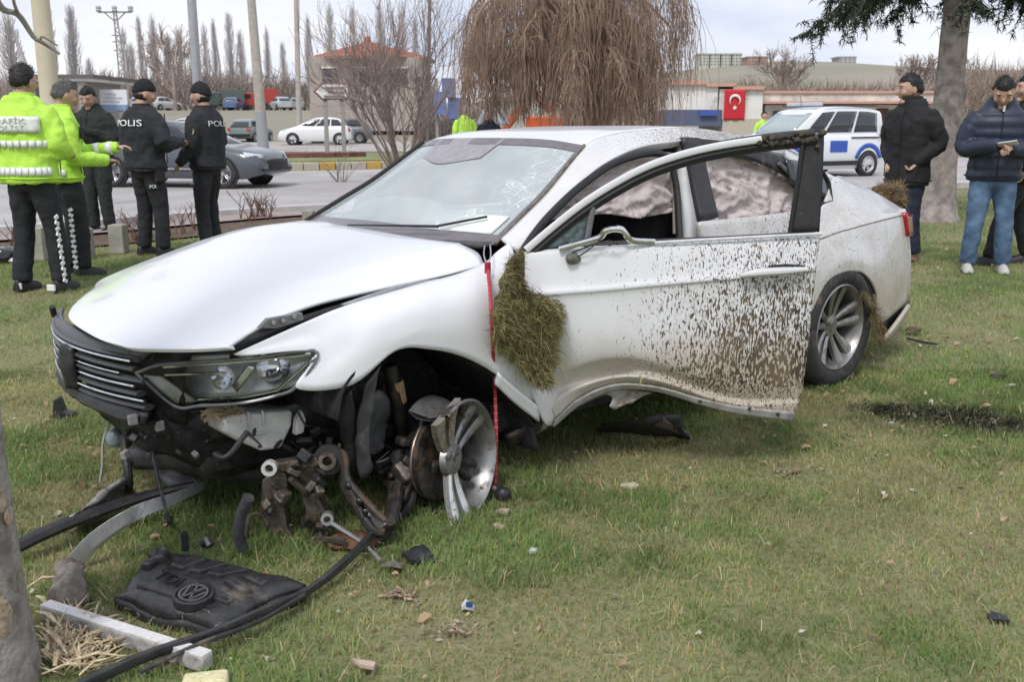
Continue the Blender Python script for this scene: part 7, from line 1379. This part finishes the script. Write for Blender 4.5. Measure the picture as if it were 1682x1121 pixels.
PP = [(30, 22, 150, 52), (92, 2, 140, 36), (132, 10, 145, 34), (155, 95, 165, 26), (214, 45, 150, 22), (240, 28, 150, 18), (262, 25, 152, 26), (286, 55, 155, 30), (303, 48, 152, 22), (345, 40, 150, 22), (360, 30, 148, 18), (385, 22, 150, 26), (402, 50, 156, 24), (445, 45, 150, 18), (470, 70, 155, 20), (512, 25, 120, 20), (548, 5, 118, 26), (585, 12, 116, 22), (628, 2, 118, 26), (664, 10, 120, 22), (685, 30, 122, 20), (325, 60, 160, 26), (225, 70, 160, 26)]
WH = ['broad bare poplar above the head of the first traffic officer', 'tall bare poplar behind the cream pole', 'bare poplar right of the cream pole', 'short bare poplar above the man in green', 'bare poplar right of the electricity pole', 'slim bare poplar above the first knitted cap', 'bare poplar just right of the slim one above the first knitted cap', 'bushy poplar between the two knitted caps', 'bare poplar left of the steel lamp post', 'bare poplar just right of the steel lamp post', 'slim poplar between lamp post and concrete pole', 'tall poplar left of the concrete pole', 'poplar close behind the concrete pole', 'slim poplar right of the concrete pole', 'short poplar far right of the concrete pole', 'poplar left of the red roof behind the shrub', 'tall poplar above the left slope of the red roof', 'poplar above the middle of the red roof', 'tall poplar above the tip of the red roof', 'poplar above the right slope of the red roof', 'poplar above the right eave of the red roof', 'hazy poplar behind the steel lamp post', 'hazy poplar behind the electricity pole']
for i, q in enumerate(PP): poplar(*q, WH[i], i)
# brushwood: far belts of bare scrub, one mass each
def scrub(name, label, pxs, y0, y1, n, hmin, hmax, cols, seed, w=.16, l=1.6):
    rnd = np.random.default_rng(seed); px = rnd.uniform(*pxs, n); y = rnd.uniform(y0, y1, n); x = (px-841)/FPX*y; z = GZ(x, y); hh = (hmin+(hmax-hmin)*vnoise(x, y, 12./y0, seed))*rnd.random(n)**.7
    P = np.stack([x, y, z+hh*.75], 1); D = np.stack([rnd.normal(0, .45, n), rnd.normal(0, .3, n), .4+rnd.random(n)], 1); D /= np.linalg.norm(D, axis=1)[:, None]; D *= (l*(.5+rnd.random(n)))[:, None]; S = np.stack([rnd.normal(0, 1, n), rnd.normal(0, .3, n), rnd.normal(0, .3, n)], 1); S /= np.linalg.norm(S, axis=1)[:, None]; S *= w*.5
    V = np.stack([P-S, P+S, P+D], 1).reshape(-1, 3); F = np.arange(n)[:, None]*3+np.array([0, 1, 2]); Cc = np.array(cols)[rnd.integers(0, len(cols), n)]*(.8+.4*rnd.random((n, 1)))
    o = fastmesh(name, [(V, F, np.repeat(Cc, 3, 0))], SCRUBM); tag(o, label, 'scrub', kind='stuff')
SCRUBM = attr_mat('scrub_twigs', .9, .1)
BR = [(.30, .225, .185), (.36, .28, .24), (.25, .20, .17), (.28, .25, .18)]
scrub('scrub_wood', 'brown leafless scrub on the slope behind the low building', (1150, 1560), 130, 170, 15000, 1, 5.2, BR, 1, .14, 1.4)
scrub('scrub_wood', 'taller brown bare trees behind the trunk at the right', (1530, 1720), 80, 110, 6000, 1.5, 7, BR, 2, .10, 1.4)
scrub('scrub_wood', 'brown bare thicket under the poplars beyond the embankment', (180, 720), 124, 150, 16000, 1.5, 6, [(.26, .21, .185), (.31, .26, .23), (.22, .18, .16)], 3, .12, 1.4)
scrub('scrub_wood', 'brown hedge behind the shed at the left', (-20, 200), 100, 130, 6000, 1, 5.5, [(.28, .23, .2), (.33, .28, .25)], 4, .12, 1.4)
scrub('scrub_wood', 'dark low brushwood behind the blue hoarding', (690, 800), 50, 60, 3000, .5, 2.6, [(.15, .12, .12), (.2, .16, .15)], 5, .05, .8)
bare_tree('bare_tree', 'round bare tree on the slope left of the grey tower block', base_at(1283, 150), 8.5, 1.0, 31, mat('tree_brown', (.30, .235, .205), .9, var=.2, scale=1), 1, 4, 5, .16, .35, minr=.022)
bare_tree('bare_tree', 'bare tree on the slope right of the man in black jacket', base_at(1505, 150), 7.5, .9, 32, mat('tree_brown', ()), 1, 4, 5, .15, .35, minr=.022)
bare_tree('bare_tree', 'bare grey tree in the thicket left of the steel lamp post', base_at(290, 110), 8.5, .8, 33, mat('tree_brown', ()), 1, 4, 4, .2, .35, minr=.02)
# spruce at the right
def spruce():
    rnd = random.Random(14); b = gnd(1537, 363); root = empty('spruce_tree', b, 0, 'spruce with bare pinkish grey trunk and drooping dark green branches at right', 'tree'); mb = MB()
    rings = []
    for i in range(46):
        z = 7.5*i/45; r_ = .20-.010*z+.13*math.exp(-z/.28); ring = []
        for j in range(24):
            a = 2*PI*j/24; d = Vector((math.cos(a), math.sin(a), 0)); ring.append(Vector((.005*z, 0, z-.05))+d*r_*(1+.06*mnoise.noise(Vector((d.x*3, d.y*3, z*3)))+.02*mnoise.noise(Vector((d.x*9, d.y*9, z*9)))))
        rings.append(ring)
    mb.loft(rings).build('trunk', mat('spruce_bark', (.31, .26, .235), .95, var=.3, scale=8, bump=1., bscale=22, c2=(.42, .37, .34)), root)
    bm_ = MB(); pts = []; 
    for k in range(84):
        z = rnd.triangular(2.95, 7.2, 3.4); a = rnd.uniform(0, 2*PI); l = (2.1-.16*(z-2.4))*rnd.uniform(.6, 1.0); c, s_ = math.cos(a), math.sin(a); dr = rnd.uniform(.25, .75)
        pth = [Vector((c*l*t_, s_*l*t_, z+.10*l*math.sin(t_*PI)*1.0-dr*t_**1.7)) for t_ in np.linspace(.05, 1, 12)]; bm_.tube(pth, [.03, .016, .006], 5)
        for j in range(3, 12):
            for q in range(4):
                p = pth[j]; e = p+Vector((-s_*rnd.uniform(-.4, .4)+c*.12, c*rnd.uniform(-.4, .4)+s_*.12, rnd.uniform(-.55, -.02)*(.5+.5*j/11))); bm_.tube([p, p.lerp(e, .5)+Vector((0, 0, .03)), e], [.006, .003], 3)
                for t_ in np.linspace(.1, 1, 7): pts.append(p.lerp(e, t_))
    bm_.build('limbs', mat('limb_brown', (.10, .075, .06), .9), root)
    pts = [p+root.location for p in pts]; o = blade_cloud('foliage', pts, [(0, 0, -.3)], 150000, .10, .014, [(.026, .042, .024), (.038, .058, .032), (.018, .030, .02), (.055, .075, .045)], None, .5, attr_mat('needles', .6, .08), 15)
    o.parent = root; o.location = -root.location; o['kind'] = 'stuff'
spruce()
